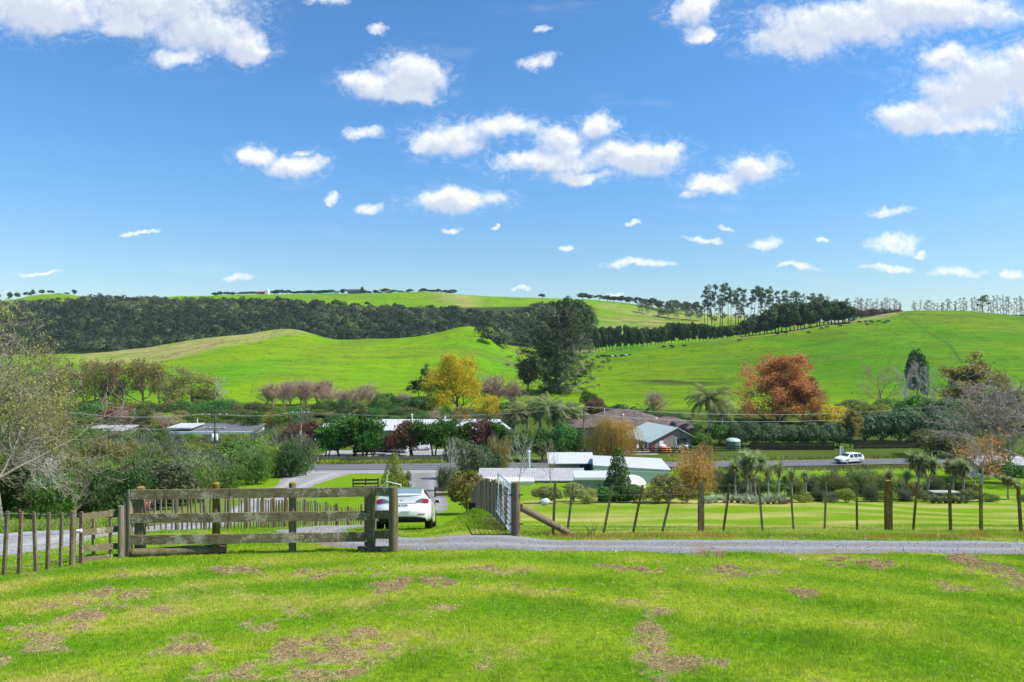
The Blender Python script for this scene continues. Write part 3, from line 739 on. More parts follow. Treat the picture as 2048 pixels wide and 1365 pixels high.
def sh_cone(key, seed, h=5.0, w=3.6, n=9000, leaf=0.16):
    r = np.random.default_rng(seed); C = []; Rr = []
    for i in range(64):
        t = (i + 0.5)/64; rad = w/2*(1 - t)**0.75*(0.9 if t > 0.15 else 0.75 + t)
        a = i*2.4; f = 0.72; c = [math.cos(a)*rad*f, math.sin(a)*rad*f, h*(0.05 + 0.88*t)]
        s = 0.16*w*(1 - 0.55*t)*(0.8 + 0.5*r.random()); C.append(c); Rr.append([s, s, s*1.15])
    P, d, k = blob_points(C, Rr, n, r)
    P[:, 2] = np.maximum(P[:, 2], 0.05)
    V, Q = leaf_quads(P, leaf*(0.6 + 0.8*r.random(len(P))), d + np.array([0, 0, 0.3]), 0.6, 0.75, r, True)
    sg, _ = skeleton(r, h*0.9, 0.07, 2, 0.1, (10,), (70,), (0.2,))
    SHAPE[key] = (h, w, [('trunk', trunk_mesh('trunk', sg, B_BROWN)), ('crown', np_mesh('crown', V, Q, L_DEEP, clump_shade(P, k, r)))])
def sh_tree(key, seed, h=14.0, w=10.0, n=8000, leaf=0.5, th=0.28, nb=22, open_=0.0, levels=4, spread=0.9, asp=0.6, nbr=(8, 5, 4), tr=None):
    """trunk and limbs with leaf clumps at the branch ends"""
    r = np.random.default_rng(seed)
    sg, tp = skeleton(r, h*0.88, tr or 0.022*h, levels, th, nbr, (52, 45, 42), (0.50, 0.52, 0.5), (0.0, 0.10, 0.06, 0.02))
    T_ = np.array([t[0] for t in tp if t[2] >= levels - 2 or t[2] == 0]); D_ = np.array([t[1] for t in tp if t[2] >= levels - 2 or t[2] == 0])
    ex = np.percentile(np.abs(T_[:, :2]), 97)*2; s = w*0.92/ex; sz = h*0.97/T_[:, 2].max()
    M_ = np.array([s, s, sz]); T_ = T_*M_; sg = [(a*M_, b*M_, c, e, l) for a, b, c, e, l in sg]
    k = r.integers(0, len(T_), n); P = T_[k] + r.normal(size=(n, 3))*np.array([1, 1, 0.75])*(0.040*(h + w)/2*spread)
    V, Q = leaf_quads(P, leaf*(0.5 + r.random(n)), None, asp, 1, r)
    SHAPE[key] = (h, w, [('trunk', trunk_mesh('trunk', sg, B_BROWN)), ('crown', np_mesh('crown', V, Q, L_MID, clump_shade(P, k, r, 0.5)))])
def sh_bare(key, seed, h=12.0, w=9.0, tr=None, levels=5, nbr=(8, 5, 4, 3), ang=(48, 42, 38, 38), up=(0.0, 0.14, 0.08, 0.03), th=0.22, stems=1, leaves=0, leaf=0.3, bark=None, thin=1.0):
    r = np.random.default_rng(seed)
    sg, tp = skeleton(r, h*0.9, tr or 0.02*h, levels, th, nbr, ang, (0.52, 0.55, 0.5, 0.5), up, (0.05, 0.14, 0.2, 0.25), stems=stems)
    T_ = np.array([t[0] for t in tp]); ex = np.percentile(np.abs(T_[:, :2]), 97)*2; M_ = np.array([w/ex, w/ex, h/T_[:, 2].max()])
    sg = [(a*M_, b*M_, max(c*thin, 0.0016*h), max(e*thin, 0.0012*h), l) for a, b, c, e, l in sg]
    parts = [('trunk', trunk_mesh('trunk', [s for s in sg if s[4] < 2], bark or B_TWIG)), ('crown', trunk_mesh('twigs', [s for s in sg if s[4] >= 2], bark or B_TWIG))]
    if leaves:
        T_ = T_*M_; k = r.integers(0, len(T_), leaves); P = T_[k] + r.normal(size=(leaves, 3))*0.03*h
        V, Q = leaf_quads(P, leaf*(0.5 + r.random(leaves)), None, 0.5, 1, r)
        parts.append(('leaf_cover', np_mesh('leaf_cover', V, Q, L_BRN, clump_shade(P, k, r, 0.5))))
    SHAPE[key] = (h, w, parts)
def sh_macro(key, seed, h=6.0, w=4.4, n=5200):
    """roadside conifer trimmed up: bare dark stems, ragged flat sprays above"""
    r = np.random.default_rng(seed)
    sg, tp = skeleton(r, h*0.92, 0.13, 3, 0.38, (13, 6), (62, 45), (0.42, 0.45), (0.02, 0.10), (0.08, 0.2), stems=2)
    T_ = np.array([t[0] for t in tp]); D_ = np.array([t[1] for t in tp]); ex = np.percentile(np.abs(T_[:, :2]), 97)*2
    M_ = np.array([w/ex, w/ex, h*0.97/T_[:, 2].max()]); T_ = T_*M_; sg = [(a*M_, b*M_, c, e, l) for a, b, c, e, l in sg]
    ok = T_[:, 2] > h*0.30; T_ = T_[ok]; D_ = D_[ok]
    k = r.integers(0, len(T_), n); P = T_[k] + r.normal(size=(n, 3))*np.array([0.3, 0.3, 0.22])
    V, Q = leaf_quads(P, 0.34*(0.5 + r.random(n)), D_[k] + np.array([0, 0, 0.4]), 0.5, 0.5, r)
    SHAPE[key] = (h, w, [('trunk', trunk_mesh('trunk', sg, B_BROWN)), ('crown', np_mesh('crown', V, Q, L_DEEP, clump_shade(P, k, r, 0.6)))])
def sh_row(key, seed, h=14.0, w=8.0, n=2600, leaf=0.85, th=0.3):
    r = np.random.default_rng(seed); C = []; Rr = []
    for i in range(18):
        a = r.random()*6.28; t = r.random(); f = (0.25 + 0.3*r.random())*math.sin(math.pi*(0.2 + 0.75*t))
        C.append([math.cos(a)*w*f, math.sin(a)*w*f, h*(th + 0.12 + (0.86 - th)*t)]); q = w*(0.16 + 0.10*r.random()); Rr.append([q, q, q*1.1])
    P, d, k = blob_points(C, Rr, n, r)
    V, Q = leaf_quads(P, leaf*(0.6 + 0.8*r.random(len(P))), d + np.array([0, 0, 0.2]), 0.6, 0.7, r, True)
    sg, _ = skeleton(r, h*0.8, 0.32, 2, th, (7,), (40,), (0.4,), stems=1)
    SHAPE[key] = (h, w, [('trunk', trunk_mesh('trunk', sg, B_BROWN)), ('crown', np_mesh('crown', V, Q, L_DARK, clump_shade(P, k, r)))])
def sh_skypine(key, seed, h=28.0, w=9.0, lo=0.35, n=900, leaf=1.0, tufts=16):
    """old wind-thinned pine: long bare pole, separate tufts of needles"""
    r = np.random.default_rng(seed)
    sg = []; p = np.array([0, 0, -1.0]); d = np.array([r.normal()*0.05, r.normal()*0.05, 1.0]); pts = [p]
    for i in range(8):
        d = d + r.normal(size=3)*0.03; d /= np.linalg.norm(d); q = p + d*(h*0.97 + 1)/8
        sg.append((p, q, 0.42*(1 - i/9), 0.42*(1 - (i + 1)/9), 0)); p = q; pts.append(p)
    C = []; Rr = []
    for j in range(tufts):
        f = lo + (1 - lo)*(j + r.random())/tufts; i = min(int(f*8), 7); t = f*8 - i; b = pts[i]*(1 - t) + pts[i+1]*t
        a = r.random()*6.28; L = w*0.5*(0.35 + 0.75*r.random())*(1.05 - 0.55*(f - lo)/(1 - lo)); e = b + np.array([math.cos(a)*L, math.sin(a)*L, L*0.45])
        sg.append((b, e, 0.14, 0.05, 1)); s = w*(0.11 + 0.11*r.random()); C.append(e); Rr.append([s*1.25, s*1.25, s*0.75])
    C.append(pts[-1]); Rr.append([w*0.16, w*0.16, w*0.13])
    P, dd, k = blob_points(C, Rr, n, r, depth=0.8)
    V, Q = leaf_quads(P, leaf*(0.5 + r.random(len(P))), dd + np.array([0, 0, 0.5]), 0.45, 0.7, r)
    SHAPE[key] = (h, w, [('trunk', trunk_mesh('trunk', sg, B_BROWN)), ('crown', np_mesh('crown', V, Q, L_DARK, clump_shade(P, k, r)))])
def sh_pine(key, seed, h=34.0, w=28.0):
    """broad old pine: whorls of drooping limbs, needle sprays and dead grey twigs"""
    r = np.random.default_rng(seed); sg = []; p = np.array([0., 0, -1]); pts = [p]
    for i in range(12):
        q = p + np.array([r.normal()*0.25, r.normal()*0.25, (h + 1)/12]); sg.append((p, q, 0.9*(1 - i/12.5), 0.9*(1 - (i + 1)/12.5), 0)); p = q; pts.append(p)
    T_ = []; D_ = []; dead = []
    for j in range(190):
        f = 0.01 + 0.97*(j + r.random())/190; i = min(int(f*12), 11); t = f*12 - i; b = pts[i]*(1 - t) + pts[i+1]*t
        a = j*2.39 + r.normal()*0.3
        prof = np.interp(f, [0.0, 0.1, 0.3, 0.55, 0.8, 0.93, 1.0], [0.72, 0.88, 0.95, 0.90, 0.74, 0.55, 0.22])
        L = w*0.5*prof*(0.55 + 0.6*r.random())*(1.0 + 0.16*math.sin(a*2 + f*9)); up = 0.42 + 0.9*max(f - 0.6, 0) - 0.25*(1 - f)
        d = np.array([math.cos(a), math.sin(a), up]); d /= np.linalg.norm(d); pp = b; isdead = r.random() < 0.30*(1 - f) + 0.08
        for m in range(5):
            d = d + r.normal(size=3)*0.10 + np.array([0, 0, 0.05]); d /= np.linalg.norm(d); qq = pp + d*L/5
            sg.append((pp, qq, 0.20*(1 - m/5.5)*(1.15 - f), 0.20*(1 - (m + 1)/5.5)*(1.15 - f), 1))
            for c_ in range(3 if m > 0 else 1):
                dd = d*0.6 + rdir(1, r)[0]*0.9; dd /= np.linalg.norm(dd); l2 = L*0.17*(0.5 + r.random()); e = qq + dd*l2
                sg.append((qq, e, 0.05, 0.025, 2))
                if not isdead: T_.append(e); D_.append(dd)
                else:
                    for _ in range(2): sg.append((e, e + rdir(1, r)[0]*l2*0.6, 0.03, 0.012, 2))
            pp = qq
    T_ = np.array(T_); D_ = np.array(D_); n = 52000
    k = r.integers(0, len(T_), n); P = T_[k] + r.normal(size=(n, 3))*np.array([0.5, 0.5, 0.36])
    V, Q = leaf_quads(P, 0.62*(0.5 + r.random(n)), D_[k] + np.array([0, 0, 0.5]), 0.3, 0.8, r)
    SHAPE[key] = (h, w, [('trunk', trunk_mesh('trunk', sg, B_GREY)), ('crown', np_mesh('crown', V, Q, L_PINE, clump_shade(P, k, r, 0.9)))])
def frond(r, base, az, L, rise, droop, nl=22, wl=0.75, stiff=1.0):
    """arching palm frond: leaflets along a curved rib"""
    pts = []; el = rise; p = np.array(base, float); st = L/nl
    V = []; Q = []; SH = []
    s0 = r.random()*0.6 + 0.1
    hd = np.array([math.cos(az), math.sin(az), 0]); sd = np.array([-math.sin(az), math.cos(az), 0])
    for i in range(nl):
        d = hd*math.cos(el) + np.array([0, 0, math.sin(el)]); q = p + d*st; el -= droop/nl*(0.6 + 1.2*i/nl)
        up = np.cross(sd, d); w = wl*math.sin(math.pi*(0.08 + 0.9*i/nl))**0.7
        for s in (-1, 1):
            tip = p + sd*s*w*0.8 + d*w*0.55 - np.array([0, 0, w*(0.35 + 0.25*r.random())*stiff]); o = len(V)
            V += [p, p + d*st*0.9, tip]; Q.append((o, o+1, o+2)); SH.append(np.clip(s0 + r.normal()*0.15, 0, 1))
        o = len(V); V += [p - up*0.02, q, p + sd*0.04]; Q.append((o, o+1, o+2)); SH.append(0.5); p = q
    return V, Q, SH
def sh_palm(key, seed, h=11.0, w=7.0, trunk=0.6, nf=34, tr=0.2, hang=True):
    r = np.random.default_rng(seed); th = h*trunk; mb = MB()
    mb.tube([(0, 0, -0.3), (0.06, 0.03, th*0.5), (0.0, 0.06, th)], [tr*1.3, tr, tr*0.9], 10)
    V = []; Q = []; S = []
    for i in range(nf):
        t = (i + 0.5)/nf; v, q, s = frond(r, (0, 0.06, th), i*2.4 + r.normal()*0.2, w*0.58*(0.85 + 0.3*r.random()), R(78 - 95*t + r.normal()*8), R(70 + 40*t), 20, w*0.135)
        Q += [(a + len(V), b + len(V), c + len(V)) for a, b, c in q]; V += v; S += s
    cr = np_mesh('frond_crown', np.array(V), np.array(Q), L_PALM, S); parts = [('trunk', mb.mesh('trunk', B_PALE)), ('crown', cr)]
    if hang:
        n = 260; a = r.random(n)*6.28; P = np.stack([np.cos(a)*tr*2.2*(0.6 + r.random(n)), np.sin(a)*tr*2.2*(0.6 + r.random(n)), th - r.random(n)*h*0.13], 1)
        V2, Q2 = leaf_quads(P, 0.9, np.array([0, 0, -1.0])*np.ones((n, 1)), 0.16, 0.35, r); parts.append(('dead_frond_skirt', np_mesh('dead_frond_skirt', V2, Q2, L_DEAD, r.random(n))))
    SHAPE[key] = (h, w, parts)
def sword_head(r, c, rad, n, wid, lo=-0.75):
    d = rdir(int(n*1.6), r); d = d[d[:, 2] > lo][:n]; n = len(d)
    L = rad*(0.75 + 0.4*r.random(n)); sd = np.cross(d, [0, 0, 1.0]) + 1e-6; sd /= np.linalg.norm(sd, axis=1)[:, None]
    c = np.array(c); mid = c + d*L[:, None]*0.55; tip = c + d*L[:, None]; tip[:, 2] -= L*0.22*(1 - np.abs(d[:, 2]))
    V = np.stack([c + d*0.04 - sd*wid*0.3, c + d*0.04 + sd*wid*0.3, mid + sd*wid*0.5, tip, mid - sd*wid*0.5], 1)
    o = (np.arange(n)*5)[:, None]; Q = np.concatenate([o + np.array([[0, 1, 2, 4]]), o + np.array([[4, 2, 3, 3]])], 0)
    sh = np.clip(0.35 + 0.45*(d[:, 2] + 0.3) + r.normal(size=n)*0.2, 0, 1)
    T3 = np.concatenate([o + np.array([[0, 1, 2]]), o + np.array([[0, 2, 4]]), o + np.array([[4, 2, 3]])], 0)
    return V.reshape(-1, 3), T3, np.concatenate([sh, sh, sh])
def sh_cabbage(key, seed, h=4.2, heads=2, rad=0.75, n=190, w=None):
    r = np.random.default_rng(seed); mb = MB(); V = []; Q = []; S = []; D = []
    base = [np.array([0, 0, -0.2])]; fork = np.array([r.normal()*0.1, r.normal()*0.1, h*(0.45 if heads > 1 else 0.7)])
    mb.tube([(0, 0, -0.2), tuple(fork*0.55 + np.array([0.04, 0, 0])), tuple(fork)], [0.14, 0.11, 0.10], 8)
    no = 0
    for i in range(heads):
        a = i*2*math.pi/heads + r.random(); tp = fork + np.array([math.cos(a)*0.55*(heads > 1)*rad*1.3, math.sin(a)*0.35*(heads > 1), h - rad*0.75 - fork[2] - 0.35*r.random()*(heads > 1)*i])
        mb.tube([tuple(fork), tuple((fork + tp)/2 + np.array([math.cos(a)*0.12, 0, -0.05])), tuple(tp)], [0.09, 0.075, 0.07], 7)
        v, q, s = sword_head(r, tp, rad, n, 0.075); V.append(v); Q.append(q + no); S.append(s); no += len(v)
        m = 46; D.append(tp + np.stack([r.normal(size=m)*0.10, r.normal(size=m)*0.10, -0.15 - r.random(m)*rad*0.9], 1))
    skirts = []
    for P in D:
        V2, Q2 = leaf_quads(P, 0.6, np.array([0, 0, -1.0])*np.ones((len(P), 1)), 0.13, 0.3, r); skirts.append(('dead_leaf_skirt', np_mesh('dead_leaf_skirt', V2, Q2, L_DEAD, r.random(len(P)))))
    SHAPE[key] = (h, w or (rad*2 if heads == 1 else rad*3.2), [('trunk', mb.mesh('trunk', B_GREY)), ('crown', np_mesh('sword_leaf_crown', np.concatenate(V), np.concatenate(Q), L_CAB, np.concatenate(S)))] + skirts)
def sh_flax(key, seed, h=1.0, w=1.6, n=70, mat=None, wid=0.07):
    r = np.random.default_rng(seed); V = []; Q = []; S = []
    for i in range(n):
        a = r.random()*6.28; b = np.array([math.cos(a)*0.12*r.random(), math.sin(a)*0.12*r.random(), 0]); el = R(48 + 38*r.random()); L = h*(0.8 + 0.5*r.random())
        hd = np.array([math.cos(a), math.sin(a), 0]); sd = np.array([-math.sin(a), math.cos(a), 0]); p = b; s0 = r.random(); prev = None; e = el
        ring = []
        for k in range(5):
            wd = wid*(1 - (k/4.2)**2)*0.5 + 0.004; ring += [p - sd*wd, p + sd*wd]; p = p + (hd*math.cos(e) + np.array([0, 0, math.sin(e)]))*L/4; e -= R(12 + 26*r.random()*(k > 1))
        o = len(V); V += ring
        for k in range(4): Q.append((o+2*k, o+2*k+1, o+2*k+3, o+2*k+2)); S.append(s0)
    SHAPE[key] = (h, w, [('leaf_fan', np_mesh('leaf_fan', np.array(V), np.array(Q), mat or L_FLAX, S))])
def sh_willow(key, seed, h=8.5, w=7.5):
    r = np.random.default_rng(seed)
    sg, tp = skeleton(r, h*0.80, 0.22, 4, 0.3, (9, 5, 4), (42, 40, 40), (0.5, 0.5, 0.45), (0.0, 0.16, 0.05))
    T_ = np.array([t[0] for t in tp]); ex = np.percentile(np.abs(T_[:, :2]), 97)*2; M_ = np.array([w*0.8/ex, w*0.8/ex, h*0.92/T_[:, 2].max()]); T_ = T_*M_
    sg = [(a*M_, b*M_, c, e, l) for a, b, c, e, l in sg]; st = []
    P = []; ax = []
    for t in T_:
        for _ in range(4):
            p = t + r.normal(size=3)*0.25; d = np.array([r.normal()*0.35, r.normal()*0.35, 0.35]); L = (0.50 + 0.48*r.random())*t[2]; ns = 9
            for i in range(ns):
                d = d*np.array([0.8, 0.8, 1]) + np.array([0, 0, -0.34]); d /= np.linalg.norm(d); q = p + d*L/ns
                st.append((p, q, 0.012, 0.010, 2)); P.append((p + q)/2); ax.append(d); p = q
    P = np.array(P); ax = np.array(ax); k = r.integers(0, len(P), 14000)
    V, Q = leaf_quads(P[k] + r.normal(size=(14000, 3))*0.07, 0.24*(0.6 + r.random(14000)), ax[k], 0.2, 0.35, r)
    v2, q2 = tubes_np(st, 3)
    SHAPE[key] = (h, w, [('trunk', trunk_mesh('trunk', sg, B_BROWN)), ('twig_curtain', np_mesh('twig_curtain', v2, q2, L_GOLD, r.random(len(q2)))), ('crown', np_mesh('crown', V, Q, L_GOLD, r.random(14000)))])

def make_shapes():
    for i in range(4): sh_round('round%d' % i, 20 + i)
    for i in range(2): sh_round('big_round%d' % i, 30 + i, 7.0, 7.0, 6500, 0.34, 26)
    for i in range(4): sh_fine('fine%d' % i, 40 + i)
    sh_cone('cone', 50); sh_cone('broad_cone', 51, 5.0, 5.0, 7000, 0.2)
    for i in range(3): sh_tree('tree%d' % i, 60 + i, 14, 11, 9000, 0.42)
    for i in range(3): sh_tree('open%d' % i, 70 + i, 14, 10, 5200, 0.36, th=0.16, spread=1.35, nbr=(10, 5, 4))
    for i in range(3): sh_tree('sparse%d' % i, 75 + i, 13, 8, 1500, 0.36, spread=0.9, levels=4, nbr=(9, 6, 4))
    for i in range(3): sh_bare('bare%d' % i, 80 + i)
    for i in range(3): sh_bare('upright%d' % i, 90 + i, 11, 5, None, 5, (14, 6, 4, 3), (30, 28, 26, 26), (0, 0.14, 0.10, 0.06), 0.10, 2, thin=0.45)
    for i in range(4): sh_macro('macro%d' % i, 100 + i)
    for i in range(4): sh_row('row%d' % i, 110 + i)
    for i in range(4): sh_row('belt%d' % i, 115 + i, 14.0, 9.0, 3200, 0.85, 0.20)
    for i in range(2): sh_bare('sapling%d' % i, 95 + i, 6, 3.6, 0.07, 4, (12, 5, 3), (40, 36, 36), (0, 0.12, 0.08), 0.2)
    for i in range(5): sh_skypine('skypine%d' % i, 120 + i, lo=(0.30, 0.45, 0.2, 0.5, 0.6)[i], tufts=(18, 13, 26, 11, 9)[i])
    for i in range(4): sh_skypine('skybare%d' % i, 130 + i, 20.0, 6.5, 0.35, 420, 0.62, 14)
    sh_tree('haze_tree', 78, 13, 13, 10500, 0.17, th=0.12, spread=1.1, levels=5, nbr=(10, 5, 4, 3), tr=0.2)
    sh_bare('big_bare', 84, 13, 13, 0.22, 6, (10, 5, 4, 3, 2), (48, 48, 45, 45, 40), (0.0, 0.07, 0.0, -0.04, -0.05), 0.26, thin=0.8)
    sh_tree('full_tree', 66, 20, 21, 24000, 0.40, th=0.05, spread=0.85, levels=4, nbr=(13, 6, 4))
    sh_pine('old_pine', 140)
    for i in range(3): sh_palm('palm%d' % i, 150 + i)
    sh_palm('low_palm', 154, 6.0, 6.5, 0.3, 26, 0.25, False)
    for i, (hd, rd) in enumerate(((1, 1.0), (2, 0.95), (3, 0.9), (1, 1.1))): sh_cabbage('cabbage%d' % i, 160 + i, 4.2, hd, rd)
    for i in range(3): sh_flax('flax%d' % i, 170 + i)
    sh_flax('yucca', 175, 1.4, 2.0, 110, L_DEEP, 0.08)
    sh_willow('willow', 180)
make_shapes()
_cnt = {}
def plant(shape, px, Y, top, wpx, name, label, cat='tree', crown=None, bark=None, group=None, rot=None, sink=0.05, xyz=None):
    """stand a plant on the ground; top = photo row of its top, wpx = its width in photo pixels"""
    h0, w0, parts = SHAPE[shape]; g = G(px, Y) if xyz is None else xyz
    h = (682.5 - top)/F*Y - g.z if top is not None else h0
    w = wpx/F*Y if wpx is not None else w0*h/h0
    loc = (g.x, g.y, g.z - sink)
    o = thing(name, label, cat, loc, group, random.random()*6.28 if rot is None else rot); o.scale = (w/w0, w/w0, h/h0)
    for pn, me in parts:
        c = link(pn, me, o); m = {'crown': crown, 'trunk': bark, 'leaf_fan': crown, 'twig_curtain': crown, 'leaf_cover': crown}.get(pn)
        if pn == 'crown' and me.name.startswith('twigs'): m = bark
        if m is not None:
            c.material_slots[0].link = 'OBJECT'; c.material_slots[0].material = m
    return o
# ------------------------------------------------------------------ far bush on the valley side (one mass)
def build_forest():
    r = np.random.default_rng(200)
    px = r.uniform(-420, 1190, 5000); Y = r.uniform(552, 880, 5000)
    x2 = r.uniform(962, 1066, 110); Y2 = r.uniform(440, 505, 110)     # tongue of bush running down the gully
    px = np.concatenate([px, x2]); Y = np.concatenate([Y, Y2])
    x = (px - 1024)/F*Y; z = zg(x, Y); hh = r.uniform(5.5, 11.5, len(x))
    topc = np.interp(px, [-420, 0, 60, 160, 250, 300, 400, 500, 560, 620, 700, 800, 930, 960, 1010, 1080, 1150, 1175, 1190], [600, 598, 601, 590, 586, 585, 591, 595, 593, 602, 604, 608, 612, 620, 622, 606, 603, 610, 640])
    tpy = 682.5 - (z + hh)/Y*F
    lowc = np.interp(Y, [552, 600, 620], [990, 1190, 1190])
    keep = (tpy > topc + r.normal(size=len(x))*2.0) & (px < lowc)
    keep &= ~((px > 250) & (px < 640) & (Y < 565))
    keep[-110:] = (682.5 - z[-110:]/Y[-110:]*F < 697)
    x, Y, z, hh, px = x[keep], Y[keep], z[keep], hh[keep], px[keep]
    m = 120; N = len(x)
    d = rdir(N*m, r); d[:, 2] = np.abs(d[:, 2])*1.1 - 0.25; k = np.repeat(np.arange(N), m)
    rw = r.uniform(2.6, 6.6, N); lump = 1 + 0.35*(vnoise(d[:, 0]*2.4 + k*3.1, d[:, 1]*2.4, 5) - 0.5)
    P = np.stack([x[k] + d[:, 0]*rw[k]*lump, Y[k] + d[:, 1]*rw[k]*lump, z[k] + hh[k]*0.55 + d[:, 2]*hh[k]*0.48*lump], 1)
    V, Q = leaf_quads(P, 1.5*(0.5 + r.random(len(P))), d + np.array([0, 0, 0.15]), 0.65, 0.55, r, True)
    kind = fbm(x*0.02, Y*0.02, 61, 3); ts = np.clip(0.25 + (kind - 0.5)*1.1 + r.normal(size=N)*0.24 + (r.random(N) > 0.95)*0.5, 0, 1)
    sh = np.clip(ts[k] + r.normal(size=len(k))*0.12, 0, 1)
    mm, T = newmat('bush_canopy'); at = T.n('ShaderNodeAttribute'); at.attribute_name = 'shade'
    c = T.ramp(at.outputs['Fac'], [(0.0, (0.022, 0.040, 0.020)), (0.45, (0.066, 0.094, 0.044)), (0.75, (0.145, 0.175, 0.085)), (1.0, (0.16, 0.24, 0.05))])
    b = bsdf(T, c, 0.8, 0.1, link=False); t = T.n('ShaderNodeBsdfTranslucent'); T.l(c, t.inputs[0])
    mx = T.n('ShaderNodeMixShader'); mx.inputs[0].default_value = 0.2; T.l(b.outputs[0], mx.inputs[1]); T.l(t.outputs[0], mx.inputs[2]); T.l(mx.outputs[0], T.out.inputs[0])
    o = link('far_forest', np_mesh('far_forest', V, Q, mm, shade=sh)); tag(o, 'dark native bush covering the valley side below the far ridge', 'forest', kind='stuff')
build_forest()

def row_of(pxs, fn):
    for i, p in enumerate(pxs): fn(i, p)
RR = random.Random(11)
# ------------------------------------------------------------------ trees of the ridges and skyline
def build_ridge_trees():
    for i in range(42):                                   # clipped shelter belt along the right ridge
        px = 1192 + i*6.9 + RR.uniform(-1.5, 1.5)
        top = np.interp(px, [1190, 1250, 1325, 1335, 1400, 1450, 1480], [658, 657, 659, 649, 651, 656, 652]) + RR.uniform(-2, 2.5)
        plant('belt%d' % RR.randrange(4), px, 484 + RR.uniform(-3, 3), top, RR.uniform(14, 19), 'shelter_tree', 'dark rounded tree with bare lower trunk in the long shelter belt on the ridge', 'tree', L_DARK, group='shelter belt along the ridge')
    for i in range(30):                                   # taller grove where the belt meets the hilltop
        px = 1482 + i*7.5 + RR.uniform(-2, 2)
        top = np.interp(px, [1480, 1510, 1535, 1560, 1600, 1640, 1685, 1705], [648, 634, 622, 613, 608, 604, 606, 622]) + RR.uniform(-1, 5)
        plant('belt%d' % RR.randrange(4), px, 488 + RR.uniform(-3, 14), top, RR.uniform(26, 36), 'grove_tree', 'dark broad tree in the tall grove where the shelter belt reaches the hilltop', 'tree', L_DARK, group='grove at the top of the ridge')
    for i in range(27):                                   # ragged tall pines on the skyline
        px = 1410 + i*7.3 + RR.uniform(-3, 3)
        top = np.interp(px, [1405, 1430, 1470, 1500, 1540, 1600], [574, 569, 571, 575, 576, 585]) + RR.uniform(-3, 9)
        plant('skypine%d' % RR.randrange(5), px, 705 + RR.uniform(-8, 25), top, RR.uniform(14, 21), 'tall_pine', 'tall ragged pine with a bare pole in the dark group on the skyline', 'tree', L_DARK, group='tall pines on the skyline')
    for i in range(13):
        px = 1608 + i*7.6 + RR.uniform(-2, 2)
        plant('skypine%d' % RR.randrange(5), px, 700 + RR.uniform(-8, 25), 586 + RR.uniform(-3, 12) + i*0.7, RR.uniform(12, 18), 'thin_pine', 'thin brownish pine rising behind the dark grove on the hilltop', 'tree', L_RBRN if i % 3 == 0 else L_DARK, group='thin pines behind the grove')
    for i in range(18):
        px = 1708 + i*5.6 + RR.uniform(-2, 2)
        plant('skybare%d' % RR.randrange(4), px, 640 + RR.uniform(-8, 8), RR.uniform(595, 608), RR.uniform(8, 13), 'dying_pine', 'nearly bare brown pine in the short line left of the grassy hilltop', 'tree', L_RBRN, B_BROWN, group='dying pines beside the grove')
    for i in range(16):
        plant('round%d' % RR.randrange(4), 1708 + i*6, 630 + RR.uniform(-5, 5), RR.uniform(612, 618), 14, 'brown_shrub', 'brown scrubby bush under the dying pines on the hilltop', 'bush', L_RBRN, group='brown bushes under the dying pines')
    for i in range(40):
        px = 1828 + i*6.6 + RR.uniform(-2.5, 2.5)
        plant('skybare%d' % RR.randrange(4), px, 655 + RR.uniform(-8, 10), np.interp(px, [1828, 1900, 1960, 2048], [603, 598, 593, 590]) + RR.uniform(-3, 8), RR.uniform(8, 14), 'bare_pine', 'thin almost leafless pine in the long line behind the smooth green hilltop', 'tree', L_RBRN if i % 4 else L_DARK, B_BROWN, group='leafless pines along the hilltop')
    plant('skypine4', 1965, 650, 592, 20, 'crowned_pine', 'lone pine with a full dark crown among the leafless ones on the hilltop', 'tree', L_DARK)
    for i in range(9):
        plant('round%d' % RR.randrange(4), 1990 + i*9, 640, RR.uniform(624, 628), 16, 'low_shrub', 'low dark bush at the foot of the leafless pines', 'bush', L_DARK, group='dark bushes at the foot of the pines')
    # far ridge
    for a, b, n, t0, t1, Y, s, lab, gr in ((546, 690, 15, 579, 584, 1005, 16, 'dark rounded tree in the line beside the red barn on the far ridge', 'trees beside the red barn'),
                              (728, 908, 19, 577, 585, 1004, 15, 'dark wind-shaped tree in the line right of the dark house on the far ridge', 'trees beside the dark ridge house'),
                              (430, 520, 9, 583, 587, 1008, 13, 'small dark tree in the low line left of the red barn on the ridge', 'low trees on the far ridge'),
                              (20, 150, 9, 580, 590, 1000, 11, 'small ragged tree on the far grassy hump at the left skyline', 'trees on the far hump')):
        for i in range(n):
            plant('row%d' % RR.randrange(4), a + (b - a)*i/(n - 1) + RR.uniform(-3, 3), Y + RR.uniform(-6, 6), RR.uniform(t0, t1), s*RR.uniform(0.7, 1.3), 'ridge_tree', lab, 'tree', L_DARK, group=gr)
    for px, top, w in ((1085, 588, 12), (1165, 587, 18), (1180, 590, 16), (1198, 591, 14), (1215, 592, 16), (1228, 594, 18), (1243, 593, 16), (1258, 595, 15), (1275, 596, 14), (1290, 599, 16), (1305, 598, 16), (1320, 602, 20), (1345, 601, 22), (1372, 604, 18), (1392, 606, 16)):
        plant('row%d' % RR.randrange(4), px, np.interp(px, [1080, 1180, 1300, 1400], [985, 975, 930, 880]), top, w*1.2, 'crest_tree', 'dark spreading tree standing along the crest between far ridge and tall pines', 'tree', L_DARK, group='trees along the middle crest')
    for px, top, w in ((1285, 600, 20), (1297, 606, 14), (1322, 612, 24), (1336, 610, 20), (1356, 604, 30), (1380, 612, 22), (1400, 614, 20)):
        plant('open%d' % RR.randrange(3), px, np.interp(px, [1280, 1400], [850, 800]), top, w, 'slope_tree', 'pale half-bare tree on the yellowish slope in front of the crest trees', 'tree', L_GREYG, B_GREY, group='pale trees on the yellowish slope')
